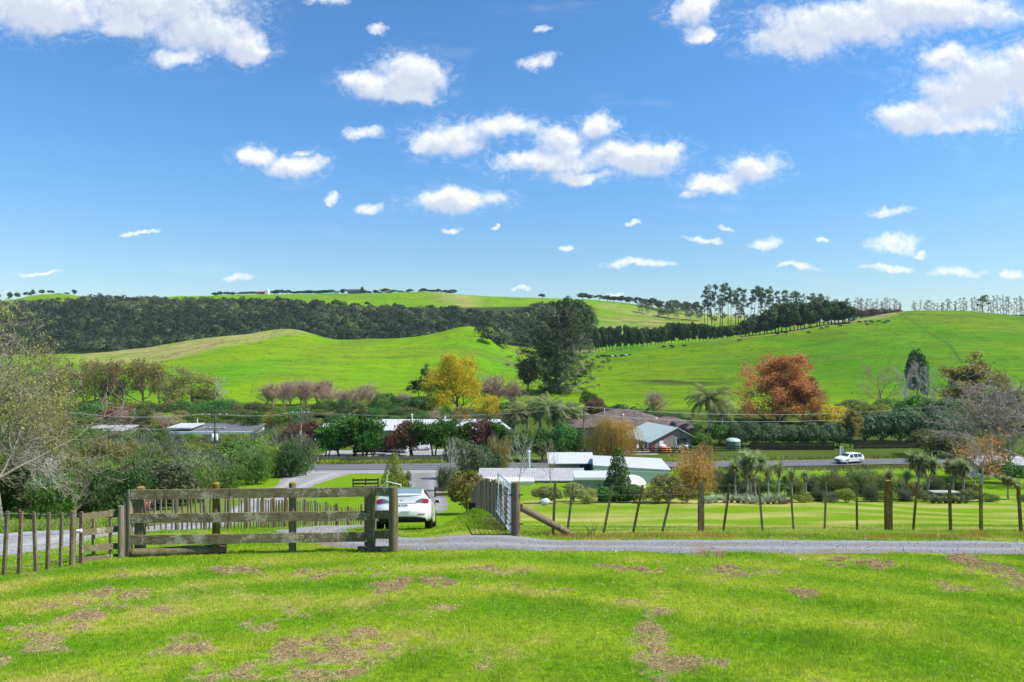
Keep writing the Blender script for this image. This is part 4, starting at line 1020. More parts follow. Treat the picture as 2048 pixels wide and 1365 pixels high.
    for px, top, w in ((568, 598, 18), (632, 600, 20), (645, 602, 12), (672, 600, 16), (556, 594, 14)):
        plant('row%d' % RR.randrange(4), px, 862, top, w, 'umbrella_tree', 'dark flat-topped tree standing clear above the edge of the far bush', 'tree', L_DARK, group='trees standing above the bush edge')
    for px, Y, top, w in ((1132, 520, 604, 50), (1160, 522, 603, 44), (1178, 530, 618, 26), (1105, 515, 612, 40)):
        plant('row%d' % RR.randrange(4), px, Y, top, w, 'bush_tree', 'dark dense tree behind the top of the big old pine', 'tree', L_DARK, group='dense trees behind the old pine')
build_ridge_trees()

# ------------------------------------------------------------------ trees of the valley floor
def build_valley():
    PL = plant
    PL('old_pine', 1121, 256, 628, 160, 'old_pine', 'huge dark old pine with grey dead twigs standing in front of the hills', 'tree', rot=0.4)
    PL('macro1', 1056, 250, 712, 46, 'dark_conifer', 'small crooked conifer leaning out at the foot of the huge old pine', 'tree', L_PINE)
    PL('full_tree', 915, 174, 704, 140, 'yellow_tree', 'tall autumn tree with bright yellow leaves behind the white roofs', 'tree', L_YEL, rot=1.0)
    PL('open1', 975, 172, 788, 52, 'yellow_sapling', 'small orange-yellow tree at the right foot of the tall yellow tree', 'tree', L_YEL)
    PL('full_tree', 1552, 178, 686, 178, 'orange_tree', 'large autumn tree with orange and rust leaves above the clipped hedge', 'tree', L_ORA, rot=2.0, sink=2.5)
    PL('full_tree', 1606, 174, 752, 86, 'rusty_tree', 'half-bare rusty tree at the right side of the large orange tree', 'tree', L_RUST)
    for px, Y, top, w, m in ((120, 200, 722, 72, L_OLBR), (85, 196, 738, 64, L_OLIVE), (168, 208, 720, 56, L_OLBR), (190, 205, 716, 58, L_OLBR), (216, 205, 718, 58, L_OLIVE), (247, 200, 716, 82, L_OLBR), (286, 205, 719, 82, L_OLBR), (318, 210, 736, 56, L_OLIVE), (345, 207, 748, 50, L_OLBR), (382, 205, 730, 100, L_OLBR), (410, 208, 770, 56, L_OLIVE)):
        PL('open%d' % RR.randrange(3) if w > 55 else 'sparse%d' % RR.randrange(3), px, Y, top, w, 'autumn_tree', 'olive and brown autumn tree in the row at the foot of the left hill', 'tree', m, B_TWIG, group='autumn trees at the foot of the left hill')
    PL('bare1', 345, 206, 752, 44, 'bare_tree', 'reddish bare tree between the olive autumn trees below the left hill', 'tree', bark=B_RED)
    PL('bare2', 438, 206, 752, 40, 'bare_tree', 'pale grey bare tree at the right end of the autumn tree row', 'tree', bark=B_PALE)
    for px, top in ((532, 782), (548, 776), (566, 772), (583, 769), (600, 770), (616, 771), (634, 768), (650, 768), (662, 780)):
        PL('upright%d' % RR.randrange(3), px, 214 + RR.uniform(-5, 5), top - 14, RR.uniform(46, 62), 'bare_sapling', 'upright leafless reddish tree in the thicket at the foot of the green hill', 'tree', bark=B_RED, group='leafless reddish thicket')
    for px, top, w in ((716, 762, 64), (742, 766, 52), (1000, 742, 84), (1034, 752, 56), (978, 752, 60), (800, 782, 50), (692, 775, 44)):
        PL('upright%d' % RR.randrange(3), px, 205 + RR.uniform(-5, 5), top, w, 'twiggy_tree', 'upright bare brown tree near the yellow tree in the valley', 'tree', bark=B_RED, group='bare brown trees near the yellow tree')
    for px, Y, top, w in ((838, 240, 752, 44), (862, 238, 728, 50), (876, 232, 742, 40)):
        PL('tree2', px, Y, top, w, 'evergreen_tree', 'dark evergreen in the clump left of the yellow tree top', 'tree', L_DARK, group='dark clump left of the yellow tree')
    # mixed evergreen understorey in front of the hills
    for px, Y, top, w, m in ((462, 208, 800, 64, L_OLIVE), (505, 205, 806, 48, L_DARK), (520, 200, 800, 50, L_OLIVE), (560, 204, 812, 70, L_BRN), (612, 202, 806, 66, L_OLIVE), (655, 202, 800, 60, L_DARK), (690, 200, 796, 54, L_DARK), (735, 200, 800, 70, L_OLIVE), (775, 198, 782, 62, L_DARK), (812, 196, 790, 62, L_DARK), (845, 194, 786, 60, L_DARK), (672, 190, 822, 80, L_BRN), (752, 188, 824, 90, L_MID), (830, 186, 820, 70, L_DEEP), (600, 188, 828, 80, L_OLIVE), (985, 190, 812, 60, L_OLIVE), (1015, 185, 800, 60, L_DARK), (30, 205, 745, 80, L_OLIVE), (-40, 200, 740, 90, L_BRN), (1190, 182, 790, 44, L_RBRN), (1180, 200, 775, 40, L_DARK)):
        PL('big_round%d' % RR.randrange(2), px, Y, top, w, 'valley_bush', 'rounded dull green or brown bush in the belt along the valley floor', 'bush', m, group='bushes along the valley floor')
    # gardens of the left houses
    PL('big_round0', 180, 166, 800, 80, 'evergreen_tree', 'broad dark green tree left of the dark red bush', 'tree', L_DEEP)
    PL('round1', 208, 168, 803, 50, 'rusty_bush', 'rust-coloured bush peeping out behind the dark red bush', 'bush', L_RUST)
    PL('big_round1', 232, 158, 808, 68, 'dark_red_bush', 'dense rounded dark red bush beyond the power lines', 'bush', L_DRED)
    PL('round2', 274, 156, 812, 48, 'green_bush', 'bright green rounded tree touching the dark red bush', 'tree', L_DEEP)
    PL('big_round0', 326, 150, 818, 74, 'tall_bush', 'tall round-topped olive tree left of the long white roof', 'tree', L_LIME)
    PL('big_round1', 300, 148, 832, 60, 'olive_bush', 'olive green bush between the dark red bush and the long white roof', 'bush', L_OLIVE)
    PL('big_round1', 545, 176, 822, 80, 'golden_bush', 'broad golden olive bush behind the crossarm pole', 'bush', L_YEL)
    for px, Y, top, w, m in ((120, 140, 838, 80, L_OLIVE), (165, 136, 846, 70, L_MID), (205, 134, 852, 70, L_DEEP), (250, 132, 856, 64, L_MID), (290, 130, 860, 60, L_LIME), (335, 126, 862, 60, L_OLIVE), (380, 124, 862, 60, L_DEEP), (425, 124, 868, 60, L_MID), (470, 126, 862, 64, L_DEEP), (512, 128, 858, 60, L_DEEP), (550, 130, 852, 64, L_DEEP), (585, 132, 848, 56, L_DEEP), (60, 138, 842, 90, L_OLIVE), (0, 136, 840, 90, L_MID), (460, 150, 832, 60, L_OLIVE), (400, 158, 820, 66, L_MID), (490, 158, 822, 60, L_DARK), (350, 165, 815, 60, L_BRN), (625, 150, 838, 60, L_RBRN), (680, 152, 838, 70, L_GREYG), (720, 160, 832, 60, L_MID), (820, 162, 838, 80, L_BRN), (790, 165, 830, 60, L_MID), (868, 160, 836, 70, L_LIME), (950, 160, 836, 70, L_LIME), (1000, 158, 826, 60, L_OLIVE)):
        PL('big_round%d' % RR.randrange(2), px, Y, top, w, 'garden_bush', 'leafy bush in the garden belt beyond the main road', 'bush', m, group='garden bushes beyond the road')
    for i in range(64):                                   # belt filled with mixed growth
        px = 90 + i*14.6 + RR.uniform(-8, 8); Y = RR.uniform(140, 200); k = RR.choice((L_OLIVE, L_OLIVE, L_BRN, L_MID, L_DEEP, L_DARK, L_RBRN, L_GREYG))
        sh = RR.choice(('big_round0', 'big_round1', 'fine0', 'fine1', 'fine2', 'open0', 'open1', 'tree2', 'upright0'))
        PL(sh, px, Y, RR.uniform(805, 834) if sh[0] != 'b' else RR.uniform(812, 842), RR.uniform(46, 74), 'belt_bush', 'tangled green, olive or brown growth in the belt below the left hill', 'bush', k, B_RED if sh == 'upright0' else B_BROWN, group='tangled belt below the left hill')
    for i in range(26):                                   # low growth under the autumn trees
        px = 80 + i*15 + RR.uniform(-8, 8); k = RR.choice((L_OLIVE, L_OLBR, L_MID, L_DEEP, L_DEEP))
        PL(RR.choice(('open0', 'open2', 'fine0', 'fine3', 'big_round0', 'big_round1')), px, RR.uniform(186, 198), RR.uniform(792, 812), RR.uniform(44, 64), 'under_bush', 'olive or brown growth under the autumn trees at the foot of the left hill', 'bush', k, B_BROWN, group='low growth under the autumn trees')
    for i in range(24):                                   # screen of shrubs in front of the left houses
        px = 130 + i*20 + RR.uniform(-6, 6)
        PL(RR.choice(('big_round0', 'big_round1', 'round0', 'round2', 'fine1', 'fine2')), px, RR.uniform(116, 121), RR.uniform(850, 864) if not 355 < px < 500 else RR.uniform(857, 864), RR.uniform(48, 62), 'screen_bush', 'leafy bush in the screen in front of the left houses', 'bush', RR.choice((L_OLIVE, L_MID, L_DEEP, L_GREYG, L_LIME)), group='screen in front of the left houses')
    # palms
    for i, (px, top, w) in enumerate(((1030, 792, 70), (1055, 786, 78), (1080, 774, 84), (1098, 772, 80), (1126, 784, 78), (1148, 792, 66), (1112, 800, 60))):
        PL('palm%d' % (i % 3), px, 146 + (i % 3)*4, top, w, 'palm_tree', 'feathery palm in the cluster left of the brown tiled house', 'palm', L_PALM, group='palms left of the tiled house')
    PL('palm1', 1420, 141, 742, 104, 'palm_tree', 'tallest palm with a pale trunk right of the green-roofed gable', 'palm', L_PALM, rot=0.5)
    PL('palm2', 1443, 146, 776, 70, 'palm_tree', 'shorter palm half hidden behind the tallest palm', 'palm', L_PALM)
    for px, top, w in ((1252, 792, 58), (1290, 794, 50), (1350, 812, 46), (1236, 800, 44)):
        PL('low_palm', px, 176, top, w, 'fan_palm', 'squat dark palm behind the ridge of the brown tiled roof', 'palm', L_DARK, group='squat palms behind the tiled roof')
    PL('upright1', 1302, 186, 778, 60, 'bare_tree', 'reddish bare tree behind the squat palms', 'tree', bark=B_RED)
    for px, Y, top, w, m in ((1230, 178, 802, 50, L_DARK), (1330, 170, 820, 50, L_DEEP), (1365, 165, 828, 44, L_DARK), (1385, 150, 838, 44, L_DEEP), (1395, 138, 850, 50, L_MID), (1440, 138, 842, 60, L_DEEP), (1405, 132, 862, 36, L_MID), (1455, 150, 830, 50, L_DARK)):
        PL('big_round%d' % RR.randrange(2), px, Y, top, w, 'courtyard_bush', 'dense bush beside the green-roofed gable and the tall palms', 'bush', m, group='bushes round the gabled house')
    # clipped hedge trees along the right of the road
    for px, top, w in ((1482, 840, 50), (1512, 836, 56), (1545, 838, 56), (1578, 842, 56), (1610, 838, 56), (1644, 838, 56), (1676, 836, 46)):
        PL('big_round%d' % RR.randrange(2), px, 134 + RR.uniform(-1, 1), top, w, 'hedge_tree', 'clipped glossy evergreen in the hedge behind the dark board fence', 'hedge', L_BLUE, group='clipped hedge behind the board fence')
    for px, top, w in ((1728, 820, 70), (1762, 812, 76), (1798, 810, 76), (1832, 804, 84), (1866, 806, 76), (1900, 812, 70)):
        PL('big_round%d' % RR.randrange(2), px, 140 + RR.uniform(-1, 1), top, w, 'hedge_tree', 'taller shaggy evergreen in the hedge behind the white wagon', 'hedge', L_BLUE, group='shaggy hedge behind the white wagon')
    PL('tree0', 1700, 133, 818, 44, 'small_tree', 'small yellowish tree with dark trunk in the gap of the hedge', 'tree', L_BRN)
    for px, Y, top, w, m in ((1676, 164, 806, 80, L_YEL), (1706, 172, 792, 90, L_OLIVE), (1745, 165, 800, 70, L_LIME), (1640, 168, 820, 60, L_BRN), (1835, 168, 782, 90, L_DEEP), (1888, 160, 786, 80, L_DEEP), (1925, 165, 790, 80, L_BRN), (1990, 165, 780, 90, L_OLIVE), (2050, 165, 770, 110, L_DEEP), (1780, 175, 790, 70, L_MID)):
        PL('big_round%d' % RR.randrange(2), px, Y, top, w, 'slope_bush', 'leafy bush on the slope above the shaggy hedge', 'bush', m, group='bushes above the hedge')
    PL('bare0', 1766, 186, 710, 92, 'bare_tree', 'bare brown twiggy tree left of the dark cypress', 'tree', bark=B_RED)
    PL('bare2', 1806, 178, 716, 70, 'bare_tree', 'pale bare tree with a forked trunk left of the dark cypress', 'tree', bark=B_PALE)
    PL('bare1', 1850, 176, 722, 66, 'bare_tree', 'pale bare tree standing in front of the dark cypress', 'tree', bark=B_PALE)
    PL('bare0', 1880, 180, 745, 60, 'bare_tree', 'low grey bare tree right of the dark cypress', 'tree', bark=B_TWIG)
    PL('row1', 1834, 192, 702, 34, 'cypress_tree', 'narrow dark cypress standing among bare trees on the right slope', 'tree', L_DARK)
    PL('tree2', 1955, 172, 703, 132, 'brown_tree', 'spreading brownish-olive tree on the right slope above the hedge', 'tree', L_BRN)
    PL('big_round0', 1866, 119, 850, 104, 'wattle_tree', 'rounded bright olive tree beside the road right of the white wagon', 'tree', L_OLIVE)
    PL('big_round1', 1908, 117, 856, 56, 'tipped_bush', 'dark bush with orange tips touching the rounded olive tree', 'bush', L_TIP)
    # roadside conifers on the far side of the road
    for px, top, w, m in ((598, 850, 50, L_RBRN), (622, 852, 48, L_RBRN), (652, 862, 50, L_DEEP), (682, 848, 62, L_DEEP), (704, 840, 64, L_DEEP), (727, 842, 66, L_DEEP), (750, 858, 46, L_DEEP), (800, 862, 44, L_RBRN), (825, 846, 62, L_RBRN), (868, 846, 58, L_DEEP), (898, 845, 56, L_DEEP), (930, 850, 54, L_DEEP), (962, 845, 52, L_RBRN), (990, 850, 52, L_DEEP)):
        lab = 'reddish-brown dying conifer in the trimmed row across the main road' if m is L_RBRN else 'dark green conifer with bare stems in the trimmed row across the road'
        PL('macro%d' % RR.randrange(4), px, 117 + RR.uniform(-0.8, 0.8), top - 7, w*1.15, 'roadside_conifer', lab, 'tree', m, B_BROWN, group='trimmed conifers across the road')
    for px, Y, top, w, m in ((1020, 114, 856, 50, L_MID), (1046, 113, 850, 60, L_MID), (1086, 113, 846, 62, L_DEEP), (1124, 113, 832, 60, L_DEEP), (1160, 114, 848, 46, L_DARK), (1010, 118, 850, 44, L_RBRN)):
        PL('big_round%d' % RR.randrange(2), px, Y, top, w, 'roadside_bush', 'glossy green bush across the road behind the grey sheds', 'bush', m, group='glossy bushes behind the sheds')
    # this side of the road
    PL('big_round1', 928, 88, 862, 78, 'silvery_bush', 'large silvery grey-green bush between the car and the grey shed', 'bush', L_GREYG)
    PL('big_round0', 968, 91, 878, 62, 'blue_green_bush', 'blue-green bush behind the left end of the grey shed roof', 'bush', L_BLUE)
    PL('fine1', 1000, 92, 868, 60, 'twiggy_bush', 'thin brown-green bush above the grey corrugated roof', 'bush', L_BRN)
    PL('sapling0', 1036, 77, 856, 62, 'bare_tree', 'pale leafless young tree in front of the grey corrugated roof', 'tree', bark=B_PALE)
    PL('sapling1', 1102, 80, 880, 56, 'bare_tree', 'low reddish leafless tree before the right end of the corrugated roof', 'tree', bark=B_RED)
    PL('sapling1', 900, 72, 872, 44, 'bare_tree', 'pale leafless sapling standing between the silvery bush and the road', 'tree', bark=B_PALE)
    PL('willow', 1215, 101, 824, 96, 'willow_tree', 'weeping willow with golden drooping twigs behind the white shed', 'tree', L_GOLD, B_BROWN)
    PL('fine3', 890, 72, 924, 44, 'dry_bush', 'dry brownish bush beside the gravel mouth of the driveway', 'bush', L_GREYG)
    PL('fine0', 912, 74, 930, 40, 'dry_bush', 'second dry bush, tucked behind the glossy bronze-tipped bush', 'bush', L_BRN)
    PL('round0', 938, 46, 926, 96, 'magnolia_bush', 'dense glossy bush with bronze-tipped leaves beside the batten fence', 'bush', L_TIP)
    PL('broad_cone', 788, 68, 903, 66, 'conifer_bush', 'soft green cone-shaped bush behind the parked white car', 'bush', L_LIME)
    PL('fine2', 812, 70, 938, 34, 'olive_bush', 'small dark olive bush leaning on the cone-shaped bush', 'bush', L_OLIVE)
    PL('flax1', 768, 60, 966, 40, 'dry_tussock', 'dry tan tussock under the cone-shaped bush', 'plant', L_DEAD)
    # garden below the paddock
    PL('round1', 1096, 58, 966, 66, 'cream_bush', 'rounded cream-flecked bush nearest the gate strut', 'bush', L_VARI)
    PL('round3', 1146, 60, 954, 44, 'cream_bush', 'taller cream-flecked bush at the middle of the pair', 'bush', L_VARI)
    PL('round2', 1172, 58, 970, 60, 'cream_bush', 'spreading cream-flecked bush beside the spiky yucca', 'bush', L_VARI)
    PL('yucca', 1200, 60, 962, 40, 'yucca_plant', 'spiky dark yucca left of the cone-shaped evergreen', 'plant', L_DEEP)
    PL('cone', 1236, 60, 890, 76, 'evergreen_cone', 'tall dense cone-shaped evergreen in front of the white shed', 'tree', L_DEEP)
    PL('round0', 1212, 59, 966, 60, 'laurel_bush', 'low glossy bush at the left foot of the cone-shaped evergreen', 'bush', L_DEEP)
    PL('round1', 1264, 59, 962, 60, 'laurel_bush', 'low glossy bush at the right foot of the cone-shaped evergreen', 'bush', L_DEEP)
    PL('round3', 1338, 59, 938, 78, 'bronze_bush', 'broad bronze-tipped bush right of the white tank', 'bush', L_TIP)
    PL('round2', 1310, 58, 968, 60, 'bronze_bush', 'lower bronze-tipped bush beside the cone-shaped evergreen', 'bush', L_TIP)
    PL('round0', 1368, 58, 968, 56, 'bronze_bush', 'lower bronze-tipped bush at the foot of the golden shrub', 'bush', L_TIP)
    PL('fine2', 1396, 66, 900, 130, 'golden_shrub', 'golden twiggy willow shrub right of the white shed', 'bush', L_GOLD, B_RED)
    PL('upright0', 1392, 68, 868, 70, 'golden_twigs', 'upright orange leafless shrub rising from the golden willow shrub', 'bush', bark=B_TAN)
    PL('fine1', 1458, 62, 928, 64, 'olive_scrub', 'fine dark olive bush right of the golden shrub', 'bush', L_GREYG)
    for i, (px, top, w, s) in enumerate(((1470, 918, 30, 3), (1494, 900, 44, 2), (1512, 898, 40, 1), (1536, 930, 34, 0), (1556, 922, 40, 0), (1584, 934, 34, 3), (1612, 938, 36, 0), (1500, 935, 36, 3), (1570, 950, 34, 0))):
        PL('cabbage%d' % s, px, 61 + (i % 3), top, None, 'cabbage_tree', 'cabbage tree with spiky green heads in the clump right of the golden shrub', 'tree', L_CAB, group='cabbage trees right of the golden shrub')
    for px, top, w, s, lab in ((1776, 936, 40, 0, 'single-headed cabbage tree behind the thick mossy post'), (1814, 938, 30, 3, 'short cabbage tree right of the thick mossy post'), (1838, 902, 60, 2, 'tallest forked cabbage tree with several spiky heads'), (1852, 906, 40, 1, 'leaning forked cabbage tree beside the tallest one'), (1800, 965, 34, 0, 'low cabbage tree with yellowing leaves near the mossy post'), (1906, 918, 36, 2, 'bushy cabbage tree with dark round heads'), (1924, 914, 40, 1, 'twin-headed cabbage tree beside the thin white tree'), (2016, 950, 54, 2, 'drooping cabbage tree near the last fence battens'), (2034, 956, 40, 1, 'drooping twin cabbage tree at the edge of the paddock')):
        PL('cabbage%d' % s, px, 62, top, None, 'cabbage_tree', lab, 'tree', L_CAB)
    for i in range(13):
        PL('flax%d' % (i % 3), 1408 + i*13 + RR.uniform(-4, 4), 58 + RR.uniform(-1, 1), RR.uniform(982, 990), RR.uniform(24, 34), 'flax_plant', 'pale striped flax in the strip along the end of the paddock', 'plant', L_FLAX, group='striped flax along the paddock')
    for i in range(6):
        PL('flax%d' % (i % 3), 1866 + i*13, 58, RR.uniform(985, 992), RR.uniform(24, 32), 'flax_plant', 'grey-green flax under the pale plank table', 'plant', L_GREYG, group='flax under the plank table')
    for px, Y, top, w, sh, m, lab in ((1684, 64, 934, 96, 'fine0', L_OLIVE, 'wide feathery olive bush in the middle of the garden strip'), (1650, 66, 944, 60, 'fine3', L_OLIVE, 'feathery olive bush left of the wide one'), (1728, 66, 932, 76, 'fine1', L_OLIVE, 'feathery bush between the wide olive bush and the mossy post'), (1692, 59, 972, 46, 'round2', L_LIME, 'bright green rounded bush in the garden strip'), (1740, 60, 966, 50, 'fine2', L_GREYG, 'greyish leafless-looking bush left of the mossy post'), (1604, 59, 984, 44, 'round0', L_LIME, 'low lime green bush by the striped flax'), (1632, 60, 968, 40, 'fine0', L_GREYG, 'small grey bush beside the leaning batten'), (1568, 58, 994, 34, 'round3', L_RBRN, 'low reddish-brown plant in front of the flax'), (1876, 66, 948, 44, 'fine3', L_GREYG, 'thin grey bush behind the pale plank table'), (1938, 60, 975, 50, 'round1', L_OLIVE, 'low olive bush at the foot of the thin white tree'), (1976, 60, 985, 50, 'round0', L_MID, 'low green bush between thin white tree and drooping cabbage tree'), (2006, 82, 914, 74, 'big_round0', L_DEEP, 'large round dark bush above the drooping cabbage trees'), (2052, 60, 985, 40, 'fine1', L_GREYG, 'grey shrub at the very edge of the paddock')):
        PL(sh, px, Y, top, w, 'garden_shrub', lab, 'bush', m)
    for px, Y, top, w, sh, m in ((1436, 68, 940, 50, 'fine2', L_OLIVE), (1480, 66, 948, 56, 'fine0', L_GREYG), (1520, 67, 944, 56, 'fine3', L_OLIVE), (1552, 66, 952, 50, 'round1', L_MID), (1590, 66, 950, 56, 'fine1', L_OLIVE), (1628, 68, 948, 60, 'fine2', L_GREYG), (1668, 68, 944, 60, 'round2', L_OLIVE), (1706, 69, 940, 64, 'fine0', L_GREYG), (1758, 68, 944, 60, 'fine1', L_OLIVE), (1792, 68, 950, 56, 'round3', L_OLIVE), (1822, 67, 956, 50, 'fine3', L_BRN), (1862, 67, 950, 56, 'fine0', L_OLIVE), (1900, 67, 954, 56, 'fine2', L_OLIVE), (1936, 66, 962, 50, 'round0', L_OLIVE), (1772, 60, 976, 44, 'round0', L_LIME), (1812, 60, 976, 46, 'fine1', L_GREYG), (1848, 60, 978, 40, 'round2', L_OLIVE), (1506, 59, 976, 40, 'fine0', L_GREYG), (1660, 59, 980, 40, 'round3', L_GREYG)):
        PL(sh, px, Y, top, w, 'strip_bush', 'olive or grey bush filling the garden strip between the cabbage trees', 'bush', m, group='bushes between the cabbage trees')
    PL('sparse0', 1962, 66, 850, 96, 'white_barked_tree', 'thin white-stemmed tree with a few dark red leaves', 'tree', L_RUST, B_PALE)
    PL('bare1', 1950, 67, 862, 70, 'white_barked_tree', 'leafless pale tree twined with the red-leaved white-stemmed one', 'tree', bark=B_PALE)
    PL('big_bare', 1992, 92, 728, 230, 'bare_tree', 'large spreading bare grey tree near the right edge of the view', 'tree', bark=B_PINK)
    PL('big_bare', 2075, 80, 712, 260, 'bare_tree', 'bare grey tree partly outside the right edge of the view', 'tree', bark=B_PINK, rot=2.2)
    PL('upright1', 2032, 88, 752, 150, 'bare_tree', 'upright bare tree filling the gap between two larger bare ones', 'tree', bark=B_PINK)
build_valley()

# ------------------------------------------------------------------ scrub between the lane and the road, big tree at the left edge
def build_scrub():
    kinds = ((L_OLIVE, 'olive'), (L_GREYG, 'grey-green'), (L_MID, 'mid green'), (L_DARK, 'dark green'), (L_BRN, 'brownish'), (L_LIME, 'lime green'))
    rows = ((43, -70, 250, 62, 3.6), (50, -90, 340, 60, 3.8), (58, -90, 420, 56, 4.0), (68, -90, 492, 52, 4.2), (79, -90, 545, 50, 4.4), (91, -90, 588, 46, 5.0), (98, 40, 600, 44, 5.2))
    for (Y, a, b, st, hh) in rows:
        px = a
        while px < b:
            k = RR.choices(range(6), (5, 3, 4, 2, 0.8, 1.2))[0]; m, nm = kinds[k]; yy = Y + RR.uniform(-3, 3); h = hh*RR.uniform(0.72, 1.18)
            g = G(px, yy); top = 682.5 - (g.z + h)/yy*F
            sh = ('fine%d' % RR.randrange(4)) if RR.random() < 0.78 else ('round%d' % RR.randrange(4))
            lab = ('feathery ' if sh[0] == 'f' else 'rounded ') + nm + ' scrub bush in the thicket beside the gravel lane'
            plant(sh, px, yy, top, RR.uniform(1.15, 1.55)*h/yy*F, 'scrub_bush', lab, 'bush', m, B_GREY, group='scrub thicket beside the lane')
            px += st*RR.uniform(0.75, 1.2)
    plant('round1', 385, 66, 905, 100, 'silver_bush', 'broad silvery bush behind the top rail in the scrub', 'bush', L_GREYG)
    plant('round2', 345, 84, 880, 80, 'silver_bush', 'silvery domed bush further up the scrub slope', 'bush', L_GREYG)
    plant('round0', 310, 92, 878, 50, 'spiky_lime_bush', 'bright lime tufted bush high in the scrub', 'bush', L_LIME)
    plant('fine2', 500, 106, 866, 90, 'tamarisk_bush', 'pale pinkish-grey feathery bush beside the road poles', 'bush', L_GREYG, B_PALE)
    plant('fine0', 545, 107, 868, 84, 'tamarisk_bush', 'second pale feathery bush beside the road poles', 'bush', L_GREYG, B_PALE)
    plant('bare2', 112, 41, 892, 110, 'dead_tree', 'leaning bare white-barked tree in front of the red vehicle', 'tree', bark=B_PALE)
    plant('bare1', 60, 42, 880, 100, 'dead_tree', 'bare grey tree tangled in the scrub near the left edge', 'tree', bark=B_TWIG)
    plant('bare0', 150, 40, 930, 60, 'dead_tree', 'short bare sapling right of the red vehicle', 'tree', bark=B_TWIG)
    plant('big_bare', 4, 38, 540, 350, 'lichen_tree', 'big half-bare tree with lichen-grey branches at the left edge', 'tree', bark=B_TWIG, rot=0.3)
    plant('haze_tree', -15, 40, 570, 330, 'olive_tree', 'big olive-brown leafed tree tangled with the half-bare one', 'tree', L_OLBR, B_TWIG)
    plant('big_bare', 40, 44, 590, 240, 'lichen_tree', 'bare twiggy tree rising behind the big half-bare tree', 'tree', L_OLBR, B_TWIG, rot=2.0)
    plant('haze_tree', 80, 52, 660, 220, 'olive_tree', 'smaller olive-brown tree right of the big half-bare tree', 'tree', L_OLBR, B_TWIG)
    plant('big_bare', 75, 47, 720, 130, 'lichen_tree', 'smaller bare tree with arching lichen-grey branches', 'tree', bark=B_TWIG)
build_scrub()
# ------------------------------------------------------------------ materials of built things
W_X = m_wood('weathered_rail', 'x', (0.085, 0.068, 0.036), (0.27, 0.225, 0.14), lichen=(0.46, 0.43, 0.34), lich_amt=0.9, moss_amt=0.55)
W_Z = m_wood('weathered_post', 'z', (0.10, 0.078, 0.044), (0.25, 0.20, 0.125), lich_amt=0.45, moss_amt=0.6)
W_DARK = m_wood('dark_board', 'x', (0.030, 0.023, 0.015), (0.075, 0.058, 0.040), lich_amt=0.2, moss_amt=0.35)
W_MOSS = m_wood('mossy_post', 'z', (0.075, 0.055, 0.022), (0.22, 0.15, 0.045), lichen=(0.36, 0.30, 0.10), moss=(0.26, 0.19, 0.02), lich_amt=0.5, moss_amt=1.0)
W_GREY = m_wood('silvered_batten', 'z', (0.15, 0.125, 0.085), (0.34, 0.29, 0.21), lich_amt=0.5, moss_amt=0.4)
W_LOG = m_wood('old_log', 'x', (0.10, 0.080, 0.055), (0.26, 0.21, 0.15), lich_amt=0.4, moss_amt=0.5)
M_WIRE = m_plain('fence_wire', (0.16, 0.16, 0.16), 0.6, 0.3, 0.2)
M_GALV = m_plain('galvanised_steel', (0.74, 0.77, 0.80), 0.5, 0.5, 0.1, var=0.1, scale=8)
M_RUBBER = m_plain('tyre_rubber', (0.016, 0.016, 0.017), 0.85, 0.2)
M_BLACK = m_plain('black_trim', (0.014, 0.015, 0.016), 0.5, 0.4)
M_GLASS = m_plain('tinted_glass', (0.030, 0.036, 0.040), 0.06, 0.9, var=0.05)
M_RGLASS = m_plain('rear_glass', (0.19, 0.215, 0.225), 0.05, 0.9, var=0.05)
M_CARW = m_plain('white_car_paint', (0.84, 0.81, 0.83), 0.28, 0.5, var=0.02, coat=0.6)  # faint magenta in the white offsets green light bounced off the grass
M_CHROME = m_plain('bright_metal', (0.55, 0.56, 0.58), 0.22, 0.5, 0.9)
M_TAIL = m_plain('red_lamp', (0.33, 0.018, 0.025), 0.2, 0.6, coat=0.5)
M_TAILG = m_plain('smoked_lamp', (0.20, 0.17, 0.19), 0.18, 0.6, coat=0.5)
M_LAMP = m_plain('clear_lamp', (0.70, 0.72, 0.75), 0.12, 0.7)
M_WHITE = m_plain('white_paint', (0.78, 0.79, 0.79), 0.5, 0.3, var=0.05)
M_CONC = m_plain('concrete', (0.36, 0.35, 0.33), 0.9, 0.2, var=0.25)
M_REDP = m_plain('red_paint', (0.36, 0.03, 0.03), 0.3, 0.5, coat=0.4)
M_ORNG = m_plain('orange_plastic', (0.75, 0.16, 0.03), 0.4, 0.4)
M_INK = m_plain('dark_lettering', (0.03, 0.03, 0.035), 0.6)
M_GREYINK = m_plain('grey_lettering', (0.30, 0.33, 0.36), 0.5)

def post(mb, b, h, w, lean=(0, 0), rnd=False, dig=0.3):
    """standing post: b = foot on the ground, lean = top offset in x and y; slightly uneven"""
    b = Vector(b); t = b + Vector((lean[0], lean[1], h)); u = (t - b).normalized(); f = b - u*dig
    if rnd: mb.tube([f, b + u*h*0.5, t], [w*0.53, w*0.5, w*0.48], 10, smooth=True)
    else:
        mb.beam(f, b + (t - b)*0.5, w, w*RR.uniform(0.85, 1.0), up=(0, 1, 0), tw=RR.uniform(0.94, 1.0)); mb.beam(b + (t - b)*0.5, t, w*0.97, w*RR.uniform(0.82, 0.95), up=(0, 1, 0), tw=RR.uniform(0.88, 1.0))
def onlawn(px, py):
    """point of the lawn seen at photo position (px, py)"""
    Y = 2634/(py - 910)
    for _ in range(12):
        x = (px - 1024)/F*Y; z = zgf(x, Y); q = 682.5 - z/Y*F; Y *= 1 + (q - py)/(py - 910)*0.8
    return Vector(((px - 1024)/F*Y, Y, zgf((px - 1024)/F*Y, Y)))

